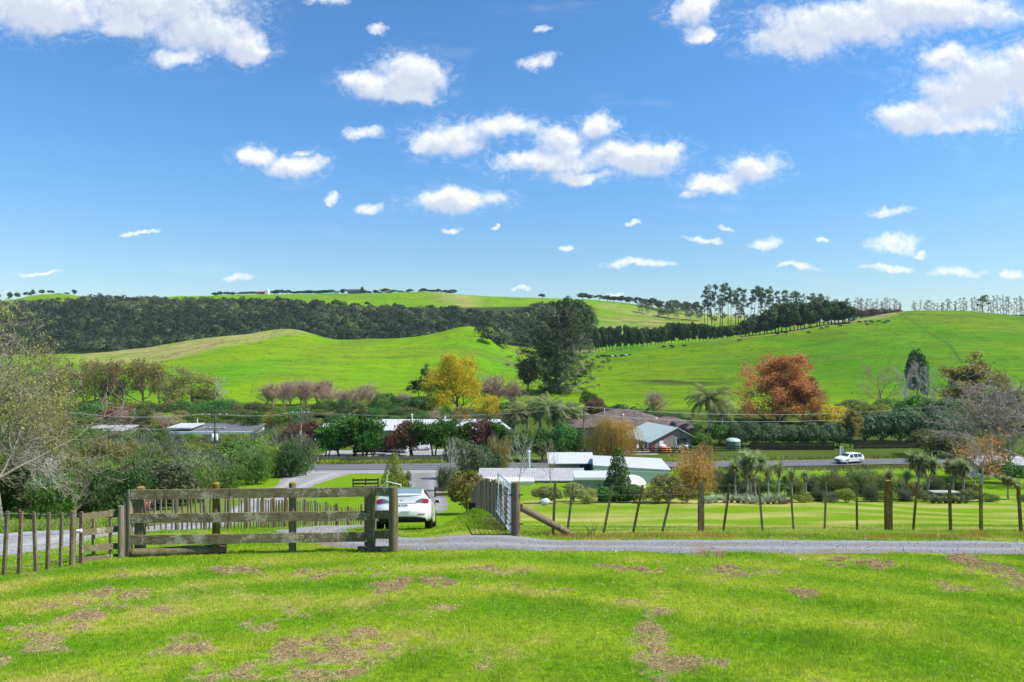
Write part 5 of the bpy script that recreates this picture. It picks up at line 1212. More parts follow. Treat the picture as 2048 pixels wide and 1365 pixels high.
# ------------------------------------------------------------------ post and rail fence in front of the car
def build_rail_fence():
    A = onlawn(275, 1114); B = onlawn(740, 1102); C = onlawn(787, 1104.5)
    root = thing('rail_fence', 'weathered three-rail timber fence with lichen stained boards in front of the white car', 'fence', A)
    def on(px):
        t = (px - 275)/(740 - 275); a = A.xy; b = B.xy
        for _ in range(8):
            p = a.lerp(b, t); q = 1024 + p.x/p.y*F; t += (px - q)/465
        return a.lerp(b, t)
    for px, top, w in ((275, 978, 0.155), (428, 970, 0.145), (582, 969, 0.145)):
        p = on(px); g = zgf(p.x, p.y); h = (682.5 - top)/F*p.y - g; mb = MB()
        post(mb, (p.x, p.y + 0.10, g), h, w, rnd=px != 275); o = mb.build('post', W_MOSS if px == 428 else W_Z, root)
        mb2 = MB(); mb2.lathe([(0.0, 0.028), (w*0.30, 0.024), (w*0.49, 0.004), (w*0.49, -0.02)], 12, (p.x, p.y + 0.10, g + h)); mb2.build('moss_cap', W_MOSS, o)
    d = (B.xy - A.xy).normalized(); gb = zgf(B.x, B.y)
    mb = MB(); mb.box((B.x - 0.03, B.y + 0.07, gb + 0.50), (0.17, 0.16, 1.62), 0.03); mb.build('post', W_Z, root)
    mb = MB(); mb.box((B.x + 0.09, B.y + 0.02, gb + 0.52), (0.05, 0.14, 1.5), 0.03); mb.build('cleat', W_X, root)
    gc = zgf(C.x, C.y); mb = MB(); post(mb, (C.x, C.y, gc), (682.5 - 974)/F*C.y - gc, 0.185, rnd=True); pc = mb.build('post', W_Z, root)
    # boards: photo rows at the left and right ends
    for (y0l, y1l, y0r, y1r) in ((980, 999, 975, 993.5), (1027.5, 1046, 1022.5, 1041), (1071, 1090, 1064.5, 1083)):
        xl = on(262); xr = on(742); pts = []
        nseg = 8; mb = MB(); prev = None
        for i in range(nseg + 1):
            t = i/nseg; p = xl.lerp(xr, t); yc = (y0l + y1l)/2*(1 - t) + (y0r + y1r)/2*t + RR.uniform(-0.5, 0.5); z = (682.5 - yc)/F*p.y
            hh = ((y1l - y0l)*(1 - t) + (y1r - y0r)*t)/F*p.y
            q = Vector((p.x, p.y, z))
            if prev is not None: mb.beam(prev[0], q, 0.045, prev[1]*RR.uniform(0.985, 1.015))
            prev = (q, hh)
        mb.build('rail', W_X, root)
    for (y0, y1, x0, x1) in ((976, 992, 748, 781), (1022, 1038, 748, 781), (1062, 1078, 748, 781), (1094, 1104, 716, 781)):
        a = Vector(((x0 - 1024)/F*B.y, B.y + 0.03, (682.5 - (y0 + y1)/2)/F*B.y)); b = Vector(((x1 - 1024)/F*C.y, C.y - 0.02, (682.5 - (y0 + y1)/2 + 1)/F*C.y))
        mb = MB(); mb.beam(a, b, 0.045, (y1 - y0)/F*B.y); mb.build('rail', W_X, root)
    # log lying along the foot of the fence
    a = onlawn(272, 1113) + Vector((0, -0.12, 0.10)); b = onlawn(458, 1106) + Vector((0, -0.10, 0.12))
    mb = MB(); n = 9; mb.tube([a.lerp(b, i/n) + Vector((0, RR.uniform(-.01, .01), RR.uniform(-.01, .01))) for i in range(n + 1)], [0.075 + 0.018*i/n + RR.uniform(-.004, .004) for i in range(n + 1)], 12)
    lg = mb.build('log', W_LOG); tag(lg, 'rounded grey log lying in the grass along the foot of the rail fence', 'log')
build_rail_fence()

# ------------------------------------------------------------------ small hurdle and wire fence at the left
def build_left_fences():
    posts = ((242, 1012, 1115, 0.11), (251, 1005, 1114, 0.09), (260, 995, 1114, 0.10))
    a = onlawn(242, 1114)
    root = thing('slip_rail_gate', 'short timber hurdle of four dark boards closing the gap beside the rail fence', 'gate', a)
    for px, top, base, w in posts:
        p = onlawn(px, base); mb = MB(); post(mb, p, (682.5 - top)/F*p.y - p.z, w, rnd=True); mb.build('post', W_GREY, root)
    L = onlawn(163, 1127); Rr = onlawn(238, 1113)
    mb = MB(); post(mb, L, (682.5 - 1024)/F*L.y - L.z, 0.055); mb.build('stile', W_X, root)
    for (l0, l1, r0, r1) in ((1028, 1040, 1019, 1031), (1060, 1072, 1052, 1064), (1092, 1105, 1086, 1098), (1115, 1127, 1107, 1120)):
        mb = MB(); mb.beam(PT(162, (l0 + l1)/2, L.y), PT(239, (r0 + r1)/2, Rr.y), 0.035, 12.3/F*L.y); mb.build('board', W_X, root)
    for px, t0, b0 in ((187, 1024, 1116), (221, 1020, 1110)):
        Y = L.y*0.5 + Rr.y*0.5 + 0.25; mb = MB(); mb.beam(PT(px, b0, Y), PT(px, t0, Y), 0.045, 0.04, up=(0, 1, 0)); mb.build('batten', W_GREY, root)
    # wire fence
    Pb = onlawn(8, 1151)
    wf = thing('wire_fence', 'wire fence of thin square battens running off the left edge of the lawn', 'fence', Pb)
    tops = []
    for xt, yt, xb, yb, w in ((-52, 1022, -56, 1166, 0.05), (-20, 1022, -24, 1158, 0.05), (15, 1023, 8, 1151, 0.05), (43, 1023, 38, 1149, 0.05), (68, 1024, 72, 1144, 0.048), (98, 1025, 95, 1140, 0.05), (124, 1025, 121, 1136, 0.046), (147, 1022, 145, 1132, 0.10)):
        b = onlawn(xb, yb); t = PT(xt, yt, b.y); mb = MB(); post(mb, b, t.z - b.z, w, (t.x - b.x, 0.0), rnd=w > 0.09); mb.build('post' if w > 0.09 else 'batten', W_Z, wf); tops.append((b, t))
    for f in (0.97, 0.80, 0.62, 0.45, 0.28, 0.14):
        mb = MB(); mb.tube([b.lerp(t, f) + Vector((0, -0.03, 0)) for b, t in tops] + [PT(164, 1030 + (1 - f)*100, L.y)], 0.004, 5, cap=False); mb.build('wire', M_WIRE, wf)
    mb = MB(); q = PT(161, 1062, L.y); mb.tube([q + Vector((-0.05, -0.05, 0)), q + Vector((0.05, -0.05, 0.02))], 0.03, 8); ins = mb.build('insulator', M_WHITE, wf)
build_left_fences()

# ------------------------------------------------------------------ batten fence along the lane
def build_batten_fence():
    line = smoothline([(-10.75, 19.2), (-10.4, 22), (-10.1, 27), (-9.9, 31), (-9.3, 35), (-8.6, 37.5), (-7.6, 38.6)], 0.02)
    sp = np.concatenate([[0], np.cumsum(np.hypot(*np.diff(line, axis=0).T))])
    root = thing('batten_fence', 'long fence of close grey battens and mossy posts along the lane behind the rail fence', 'fence', (line[0, 0], line[0, 1], zgf(*line[0])))
    s = 0.0; i = 0; tops = []
    while s < sp[-1]:
        x = np.interp(s, sp, line[:, 0]); y = np.interp(s, sp, line[:, 1]); g = zgf(x, y); big = i % 6 == 2; h = 1.20 + RR.uniform(-0.05, 0.05) + (0.10 if big else 0)
        mb = MB(); post(mb, (x, y, g), h, 0.13 if big else 0.045, (RR.uniform(-.05, .05), RR.uniform(-.05, .05)), rnd=big)
        mb.build('post' if big else 'batten', RR.choice((W_Z, W_MOSS)) if big else RR.choice((W_GREY, W_GREY, W_Z)), root); tops.append(Vector((x, y, g))); s += (0.27 if y < 27 else 0.19) + RR.uniform(-.03, .03); i += 1
    for z in (1.08, 0.85, 0.62, 0.40, 0.2):
        mb = MB(); mb.tube([p + Vector((0.03, 0, z)) for p in tops], 0.004, 4, cap=False); mb.build('wire', M_WIRE, root)
    # netted batten fence right of the car
    line = smoothline([(-0.07, 15.9), (-0.33, 18.5), (-0.55, 20.5), (-0.92, 23.5), (-1.30, 27), (-1.62, 30), (-1.8, 31.2)], 0.02)
    sp = np.concatenate([[0], np.cumsum(np.hypot(*np.diff(line, axis=0).T))])
    root = thing('netting_fence', 'old batten fence with wire netting running downhill behind the steel gate', 'fence', (line[0, 0], line[0, 1], zgf(*line[0])))
    s = 0.3; i = 0; tops = []
    while s < sp[-1]:
        x = np.interp(s, sp, line[:, 0]); y = np.interp(s, sp, line[:, 1]); g = zgf(x, y); h = 1.05 + RR.uniform(-0.06, 0.06); big = i % 7 == 1
        mb = MB(); post(mb, (x, y, g), h, 0.12 if big else 0.06, (RR.uniform(-.03, .03), RR.uniform(-.04, .04)), rnd=big); mb.build('post' if big else 'batten', RR.choice((W_MOSS, W_Z, W_GREY, W_GREY)), root); tops.append(Vector((x, y, g))); s += 0.17 + RR.uniform(-.02, .03); i += 1
    mb = MB()
    for z in np.arange(0.1, 1.0, 0.12): mb.tube([p + Vector((-0.06, 0, z)) for p in tops], 0.003, 3, cap=False)
    for p in tops[::1]: mb.tube([p + Vector((-0.06, 0.06, 0.05)), p + Vector((-0.06, 0.06, 0.95))], 0.0025, 3, cap=False)
    mb.build('netting', M_WIRE, root)
build_batten_fence()

# ------------------------------------------------------------------ right wire fence, gate post, strut
def build_right_fence():
    g0 = onlawn(1032, 1074)
    root = thing('wire_fence', 'wire fence of leaning battens and thick posts along the far side of the gravel drive', 'fence', g0)
    st = ((1110, 965, 1106, 1072, 0.06), (1146, 970, 1134, 1070, 0.055), (1226, 970, 1207, 1068, 0.055), (1285, 970, 1266, 1067, 0.055), (1347, 970, 1324, 1066, 0.055), (1402, 963, 1402, 1065, 0.145),
          (1459, 968, 1446, 1065, 0.055), (1517, 966, 1525, 1062, 0.055), (1580, 966, 1587, 1059, 0.055), (1653, 964, 1649, 1058, 0.055), (1713, 966, 1714, 1059.5, 0.055), (1775, 961, 1776, 1060, 0.17),
          (1835, 965, 1826, 1061, 0.055), (1898, 968, 1901, 1064.5, 0.06), (1963, 969, 1962, 1066, 0.065), (2037, 972, 2042, 1068, 0.06), (2100, 974, 2096, 1069, 0.055), (2160, 974, 2165, 1070, 0.14), (2225, 975, 2220, 1071, 0.055))
    tops = []
    mb = MB(); post(mb, g0, (682.5 - 965)/F*g0.y - g0.z, 0.20, rnd=True); gp = mb.build('gate_post', W_Z, root)
    for dz in (0.95, 0.30):
        mb = MB(); mb.tube([g0 + Vector((-0.16, -0.05, dz)), g0 + Vector((0.16, -0.05, dz))], 0.015, 6); mb.build('hinge_bolt', M_BLACK, gp)
    for xt, yt, xb, yb, w in st:
        b = onlawn(xb, yb); t = PT(xt, yt, b.y); mb = MB(); big = w > 0.1; post(mb, b, t.z - b.z, w, (t.x - b.x, RR.uniform(-.04, .04)), rnd=False)
        mt = W_MOSS if xt in (1775, 1835, 1963) else (W_Z if big else RR.choice((W_Z, W_Z, W_MOSS)))
        o = mb.build('post' if big else 'batten', mt, root); tops.append((b, t))
        if xt == 1775:
            mb = MB(); post(mb, b + Vector((0.12, 0.06, 0)), t.z - b.z - 0.09, 0.085); mb.build('backing_post', W_MOSS, root)
    a0 = g0 + Vector((0.1, 0, 0)); top0 = g0 + Vector((0.1, 0, 1.30))
    for f in (0.97, 0.80, 0.66, 0.55, 0.36, 0.16):
        mb = MB(); mb.tube([a0.lerp(top0, f)] + [b.lerp(t, f) + Vector((0, -0.05, 0)) for b, t in tops], 0.0028, 5, cap=False); mb.build('wire', M_WIRE, root)
    # strut
    a = PT(1040, 1014, g0.y + 0.03); b = onlawn(1138, 1072) + Vector((0.05, 0.05, 0.03))
    mb = MB(); n = 6; mb.tube([a.lerp(b, i/n) for i in range(n + 1)], [0.078, 0.082, 0.084, 0.082, 0.08, 0.078, 0.07], 12); mb.build('strut', W_LOG, root)
    # open steel gate
    h = PT(1021.5, 1066, 15.3); hb = Vector((h.x, h.y, zgf(h.x, h.y) + 0.12))
    gate = thing('steel_gate', 'open galvanised farm gate with square mesh swung back beside the old batten fence', 'gate', hb)
    n = Vector((-0.175, 0.985, 0)); Lg = 3.5; top = Vector((0, 0, 1.12))
    def ground_off(t): p = hb + n*t; return zgf(p.x, p.y) + 0.16
    fl = [Vector((hb.x + n.x*t, hb.y + n.y*t, hb.z - 0.20*t)) for t in (0, Lg)]
    P0 = PT(1021.5, 1066, 15.3); P1 = PT(992.5, 1021, 18.9); T0 = PT(1022.5, 969, 15.3); T1 = PT(996.5, 947.5, 18.9); mb = MB(); mb.tube([P0, T0, T1, P1, P0], 0.021, 8); mb.build('frame', M_GALV, gate)
    mb = MB()
    for i in range(1, 12): q = P0.lerp(P1, i/12); mb.tube([q, T0.lerp(T1, i/12)], 0.009, 5, cap=False)
    for i in range(1, 8): mb.tube([P0.lerp(T0, i/8), P1.lerp(T1, i/8)], 0.009, 5, cap=False)
    mb.build('mesh_panel', M_GALV, gate)
    mb = MB(); q = P0.lerp(P1, 0.5); mb.tube([q, T0.lerp(T1, 0.5)], 0.014, 6); mb.build('brace', M_GALV, gate)
    # small bits at the gate
    for (px, py, s) in ((1035, 1074, 0.075), (1042, 1079, 0.04), (1052, 1077, 0.035), (976, 1083, 0.05), (1075, 1076, 0.03)):
        p = onlawn(px, py); mb = MB(); r = np.random.default_rng(int(px)); pr = [(0, -0.4*s), (0.8*s, -0.2*s), (s, 0.25*s), (0.6*s, 0.7*s), (0, 0.85*s)]
        mb.lathe(pr, 9, (p.x, p.y, p.z)); mb.v = [(x + r.normal()*s*0.12, y + r.normal()*s*0.12, z + r.normal()*s*0.08) for x, y, z in mb.v]; o = mb.build('stone', M_CONC)
        tag(o, 'pale stone lying by the foot of the gate post' if px != 976 else 'dark stone at the gravel edge left of the gate', 'stone', 'stones at the gate')
    p = onlawn(1184, 1073); mb = MB()
    for k in range(7):
        a = RR.uniform(0, 6.28); mb.tube([p + Vector((RR.uniform(-.15, .15), 0, 0)), p + Vector((math.cos(a)*0.12, math.sin(a)*0.1, 0.18)), p + Vector((math.cos(a)*0.22, math.sin(a)*0.1, RR.uniform(0.22, 0.42)))], [0.008, 0.006, 0.003], 4)
    tag(mb.build('dead_weed', B_BROWN), 'bare dark weed stalks standing under the wire fence', 'plant')
build_right_fence()
# ------------------------------------------------------------------ lawn grass and clippings
def m_grass(name, trans=0.45):
    m, T = newmat(name); at = T.n('ShaderNodeAttribute'); at.attribute_name = 'tint'
    b = bsdf(T, at.outputs['Color'], 0.6, 0.2, link=False); t = T.n('ShaderNodeBsdfTranslucent'); T.l(at.outputs['Color'], t.inputs[0])
    mx = T.n('ShaderNodeMixShader'); mx.inputs[0].default_value = trans; T.l(b.outputs[0], mx.inputs[1]); T.l(t.outputs[0], mx.inputs[2]); T.l(mx.outputs[0], T.out.inputs[0])
    return m
def blades(x, y, h, w, col, r, lean=0.6, lift=0.0):
    n = len(x); z = zg(x, y) + lift; a = r.random(n)*6.283; l = lean*h*r.random(n); b = r.random(n)*6.283
    dx, dy = np.cos(a)*w/2, np.sin(a)*w/2
    V = np.stack([np.stack([x - dx, y - dy, z - 0.004], 1), np.stack([x + dx, y + dy, z - 0.004], 1), np.stack([x + np.cos(b)*l, y + np.sin(b)*l, z + h], 1)], 1).reshape(-1, 3)
    return V, np.arange(3*n).reshape(n, 3), col
def build_lawn():
    r = np.random.default_rng(300); MG = m_grass('grass_blade')
    Vs = []; Qs = []; Cs = []; o = 0
    for y0, y1, dens in ((4.6, 6, 5200), (6, 7.5, 4200), (7.5, 9.5, 3000), (9.5, 11.5, 2200), (11.5, 14.2, 1700), (14.2, 18, 1100), (18, 23, 500), (23, 32, 230)):
        hw = 0.82*y1 + 1.2; n = int(dens*(y1 - y0)*2*hw); x = r.uniform(-hw, hw, n); y = r.uniform(y0, y1, n)
        clump = fbm(x*3.0, y*3.0, 70, 3); keep = r.random(n) < 0.55 + 0.9*clump
        if y1 > 11.4:
            dg = dist_line(x, y, DRIVE); dl = dist_line(x, y, LANE); keep &= (dg > np.interp(y, [16, 40], [0.55, 0.85]) + 0.75*fbm(x*1.7, y*1.7, 71, 3)) & (dl > 1.10 + 0.8*fbm(x*1.3, y*1.3, 72, 3))
        if y0 > 13: keep &= r.random(n) < 0.9
        x, y = x[keep], y[keep]; n = len(x); c = ground_col(x, y)
        ca = clip_amount(x, y) if y0 < 13 else np.zeros(n); k2 = r.random(n) > ca*0.55; x, y, c = x[k2], y[k2], c[k2]; n = len(x)
        c = c*(1.15 + 0.85*r.random(n))[:, None]; dry = r.random(n) < 0.07; c[dry] = STRAW*(0.8 + 0.5*r.random(dry.sum()))[:, None]
        ym = (y0 + y1)/2; tall = 0.75 + 0.6*fbm(x*1.1, y*1.1, 73, 3) + 1.3*sst(fbm(x*2.4, y*2.4, 79, 3), 0.60, 0.74)
        hh = (0.016 + 0.020*r.random(n))*tall*(1.0 if ym < 16 else 1.25); rank = sst(-x - (y - 12)*0.14, 10.8, 12.5)*sst(y, 14, 17); hh = hh*(1 + 5*rank*r.random(n)); verge = np.exp(-((y - 16.3)/0.5)**2)*sst(x, 0.2, 1); hh = hh*(1 + 1.3*verge)
        w = np.full(n, 0.0055)*max(1.0, (ym/6.0)**0.9)*(1 + 2*rank)
        V, Q, C = blades(x, y, hh, w, c, r, 1.3); Vs.append(V); Qs.append(Q + o); Cs.append(C); o += len(V)
    # small tufts along every fence foot
    g = link('lawn_grass', np_mesh('lawn_grass', np.concatenate(Vs), np.concatenate(Qs), MG, col=np.concatenate(Cs))); tag(g, 'short mown grass of the lawn and drive edges', 'grass', kind='stuff')
    # dry clippings lying in clumps
    n = 900000; x = r.uniform(-11, 11, n); y = 4.7 + 9.2*r.random(n)**1.5; a = clip_amount(x, y); cl = fbm(x*5.5, y*5.5, 74, 4); fine = fbm(x*16, y*16, 75, 2)
    keep = r.random(n) < np.clip(a*1.2*((cl - 0.46)*5.0 + (fine - 0.5)*1.8), 0, 1); stray = (r.random(n) < 0.012); keep |= stray
    x, y, a, cl = x[keep], y[keep], a[keep], cl[keep]; n = len(x)
    z = zg(x, y) + 0.012 + np.clip((cl - 0.45)*0.16, 0, 0.05)*np.minimum(a*1.5, 1)*(0.4 + 0.6*r.random(n)); d = rdir(n, r); d[:, 2] *= 0.45; L = (0.022 + 0.045*r.random(n))*np.maximum(1, (y/7)**0.7); sd = np.cross(d, rdir(n, r)); sd /= np.linalg.norm(sd, axis=1)[:, None] + 1e-9
    P = np.stack([x, y, z], 1); wv = (0.0032*np.maximum(1, (y/6)**0.8))[:, None]
    V = np.stack([P - d*L[:, None]/2 - sd*wv, P - d*L[:, None]/2 + sd*wv, P + d*L[:, None]/2], 1).reshape(-1, 3)
    t = r.random(n)[:, None]; c = (np.array([0.40, 0.27, 0.14])*(1 - t) + np.array([0.60, 0.44, 0.26])*t)*(0.6 + 0.6*r.random(n))[:, None]
    o2 = link('grass_clippings', np_mesh('grass_clippings', V, np.arange(3*n).reshape(n, 3), m_grass('dry_clipping', 0.3), col=c)); tag(o2, 'brown dried mower clippings strewn in clumps over the lawn', 'clippings', kind='stuff')
    # coarse tufts: rank roadside grass and paddock tufts on the hills
    n = 26000; px = r.uniform(560, 2120, n); yy = np.zeros(n); x = r.uniform(-60, 95, n); yr = np.interp(x, ROADL[:, 0], ROADL[:, 1]); y = yr + np.where(r.random(n) < 0.6, -1, 1)*(4.2 + 3.2*np.abs(r.normal(size=n))*0.6)
    dl = np.minimum(dist_line(x, y, LANE), dist_line(x, y, DRIVE)); k = (dl > 4.0) & ~((x > -32) & (x < -7) & (y < yr)); x, y = x[k], y[k]; n = len(x)
    c = mixn(np.tile(np.array([0.11, 0.17, 0.02]), (n, 1)), np.array([0.33, 0.25, 0.11]), np.clip(fbm(x*0.3, y*0.3, 76, 3)*1.6 - 0.4 + r.normal(size=n)*0.2, 0, 1))*(0.7 + 0.6*r.random(n))[:, None]
    V, Q, C = blades(x, y, 0.25 + 0.55*r.random(n)*fbm(x*0.4, y*0.4, 77, 2)*1.6, np.full(n, 0.09), c, r, 0.7)
    n = 4500; x = r.uniform(-210, 330, n); y = r.uniform(235, 540, n); kk = fbm(x*0.05, y*0.05, 78, 3); s = (r.random(n) < np.clip((kk - 0.5)*4, 0, 1)); x, y = x[s], y[s]
    px = 1024 + x/y*F; s = ~((px < 640) & (y > 420)); x, y = x[s], y[s]; n = len(x)
    c = np.tile(np.array([0.060, 0.095, 0.018]), (n, 1))*(0.7 + 0.8*r.random(n))[:, None]
    V2, Q2, C2 = blades(x, y, 0.25 + 0.4*r.random(n), 0.3 + 0.5*r.random(n), c, r, 0.4)
    o3 = link('rough_grass', np_mesh('rough_grass', np.concatenate([V, V2]), np.concatenate([Q, Q2 + len(V)]), MATS['grass_blade'], col=np.concatenate([C, C2]))); tag(o3, 'coarse tufts of grass and rush on road verges and hill paddocks', 'grass', kind='stuff')
build_lawn()

def build_stones():
    r = np.random.default_rng(320); n = 9000; k = r.integers(0, len(DRIVE), n); k2 = r.integers(0, len(LANE), 5000)
    x = np.concatenate([DRIVE[k, 0] + r.normal(size=n)*0.5, LANE[k2, 0] + r.normal(size=5000)*0.8]); y = np.concatenate([DRIVE[k, 1] + r.normal(size=n)*0.5, LANE[k2, 1] + r.normal(size=5000)*0.8])
    ok = (y < 34) & (y > 11); x, y = x[ok], y[ok]; n = len(x); s = (0.010 + 0.022*r.random(n)**2); z = zg(x, y) + 0.045
    base = np.array([[1, 0, -.2], [-.5, .87, -.2], [-.5, -.87, -.2], [.1, .1, .8]]); V = np.stack([x, y, z], 1)[:, None] + base[None]*s[:, None, None]*(0.7 + 0.6*r.random((n, 4, 1)))
    o = (np.arange(n)*4)[:, None]; Q = np.concatenate([o + np.array([[0, 1, 3]]), o + np.array([[1, 2, 3]]), o + np.array([[2, 0, 3]])]); g = (0.16 + 0.26*r.random(n))[:, None]*np.array([[1.0, 0.98, 0.98]]); m, T = newmat('loose_stone'); at = T.n('ShaderNodeAttribute'); at.attribute_name = 'tint'; bsdf(T, at.outputs['Color'], 0.9, 0.2)
    tag(link('loose_gravel', np_mesh('loose_gravel', V.reshape(-1, 3), Q, m, col=np.concatenate([g, g, g]))), 'loose stones scattered on the gravel drive and lane', 'gravel', kind='stuff')
build_stones()
# ------------------------------------------------------------------ vehicles
def loft_car(root, L, st, paint, glass, tail_y, front_y, wheels, lamp_spec):
    """st rows: y, zlow, zbelt, ztop, wlow, wbelt, wtop (half widths)"""
    st = np.array(st, float); ys = np.linspace(st[0, 0], st[-1, 0], 72); S = np.stack([pchip(st[:, 0], st[:, i], ys) for i in range(1, 7)], 1)
    vk = np.array([0, 0.12, 0.26, 0.42, 0.56, 0.66, 0.80, 0.90, 1.0]); nv = 40; vv = np.linspace(0, 1, nv)
    grid = np.zeros((len(ys), nv, 2))
    for i, (zl, zb, zt, wl, wb, wt) in enumerate(S):
        cab = zt - zb
        kx = [wl*0.90, wl, wb, wb*0.995, wb*0.97, wb*0.93 - (wb*0.93 - wt)*0.25, wt*1.02, wt*0.74, 0.0]
        kz = [zl, zl + 0.10, zl + (zb - zl)*0.45, zl + (zb - zl)*0.75, zb, zb + cab*0.22, zt - cab*0.12 - 0.012, zt - 0.005, zt + 0.012]
        grid[i, :, 0] = pchip(vk, kx, vv); grid[i, :, 1] = pchip(vk, kz, vv)
    return ys, vv, grid
def car_surface(ys, vv, grid, i0, i1, j0, j1, side, off, mask=None):
    V = []; ii = range(i0, i1 + 1); jj = range(j0, j1 + 1); nj = len(jj)
    for i in ii:
        for j in jj: V.append((side*(grid[i, j, 0]), ys[i], grid[i, j, 1]))
    Fq = []
    for a in range(len(ii) - 1):
        for b in range(nj - 1):
            if mask is None or mask(ys[i0 + a], vv[j0 + b]):
                q = (a*nj + b, (a + 1)*nj + b, (a + 1)*nj + b + 1, a*nj + b + 1); Fq.append(q if side > 0 else q[::-1])
    if off:
        me = bpy.data.meshes.new('t'); me.from_pydata(V, [], Fq); me.update(); V = [tuple(v.co + v.normal*off) for v in me.vertices]; bpy.data.meshes.remove(me)
    return V, Fq
def fascia(ys_, zs, half, yfun, nx=24):
    V = []; Fq = []
    for z in zs:
        for k in range(nx + 1):
            s = -1 + 2*k/nx; V.append((half(z)*s, yfun(s, z), z))
    for a in range(len(zs) - 1):
        for k in range(nx): Fq.append((a*(nx + 1) + k, a*(nx + 1) + k + 1, (a + 1)*(nx + 1) + k + 1, (a + 1)*(nx + 1) + k))
    return V, Fq
def wheel(root, x, y, rad, wid):
    s = 1 if x > 0 else -1; w = bpy.data.objects.new('wheel', None); COL.objects.link(w); w.parent = root; w.location = (x, y, rad); 
    M_ = Matrix.Rotation(R(90), 4, 'Y'); mb = MB(); prof = [(rad*0.66, -wid/2), (rad*0.93, -wid/2), (rad, -wid*0.36), (rad, wid*0.36), (rad*0.93, wid/2), (rad*0.66, wid/2)]
    mb.lathe(prof, 28); mb.v = [tuple(M_ @ Vector(v)) for v in mb.v]; mb.build('tyre', M_RUBBER, w, local=True)
    mb = MB(); mb.lathe([(rad*0.67, -wid*0.40), (rad*0.67, wid*0.40), (rad*0.60, wid*0.42), (rad*0.56, wid*0.30), (rad*0.14, wid*0.34), (0.0, wid*0.38)], 24)
    for k in range(5):
        a = k*2*math.pi/5; mb.beam((math.cos(a)*rad*0.1, math.sin(a)*rad*0.1, wid*0.37), (math.cos(a)*rad*0.60, math.sin(a)*rad*0.60, wid*0.37), rad*0.16, 0.02, up=(0, 0, 1))
    mb.v = [tuple(M_ @ Vector((v[0], v[1], v[2]*s))) for v in mb.v]; mb.build('rim', M_CHROME, w, local=True)
def text_part(name, body, size, mat, parent, loc, rot, depth=0.002, align='CENTER'):
    cu = bpy.data.curves.new(name, 'FONT'); cu.body = body; cu.size = size; cu.align_x = align; cu.align_y = 'CENTER'; cu.extrude = depth
    o = bpy.data.objects.new(name, cu); COL.objects.link(o); dg = bpy.context.evaluated_depsgraph_get(); me = bpy.data.meshes.new_from_object(o.evaluated_get(dg))
    bpy.data.objects.remove(o); bpy.data.curves.remove(cu); me.materials.clear(); me.materials.append(mat); n = link(name, me, parent); n.location = loc; n.rotation_euler = rot; return n

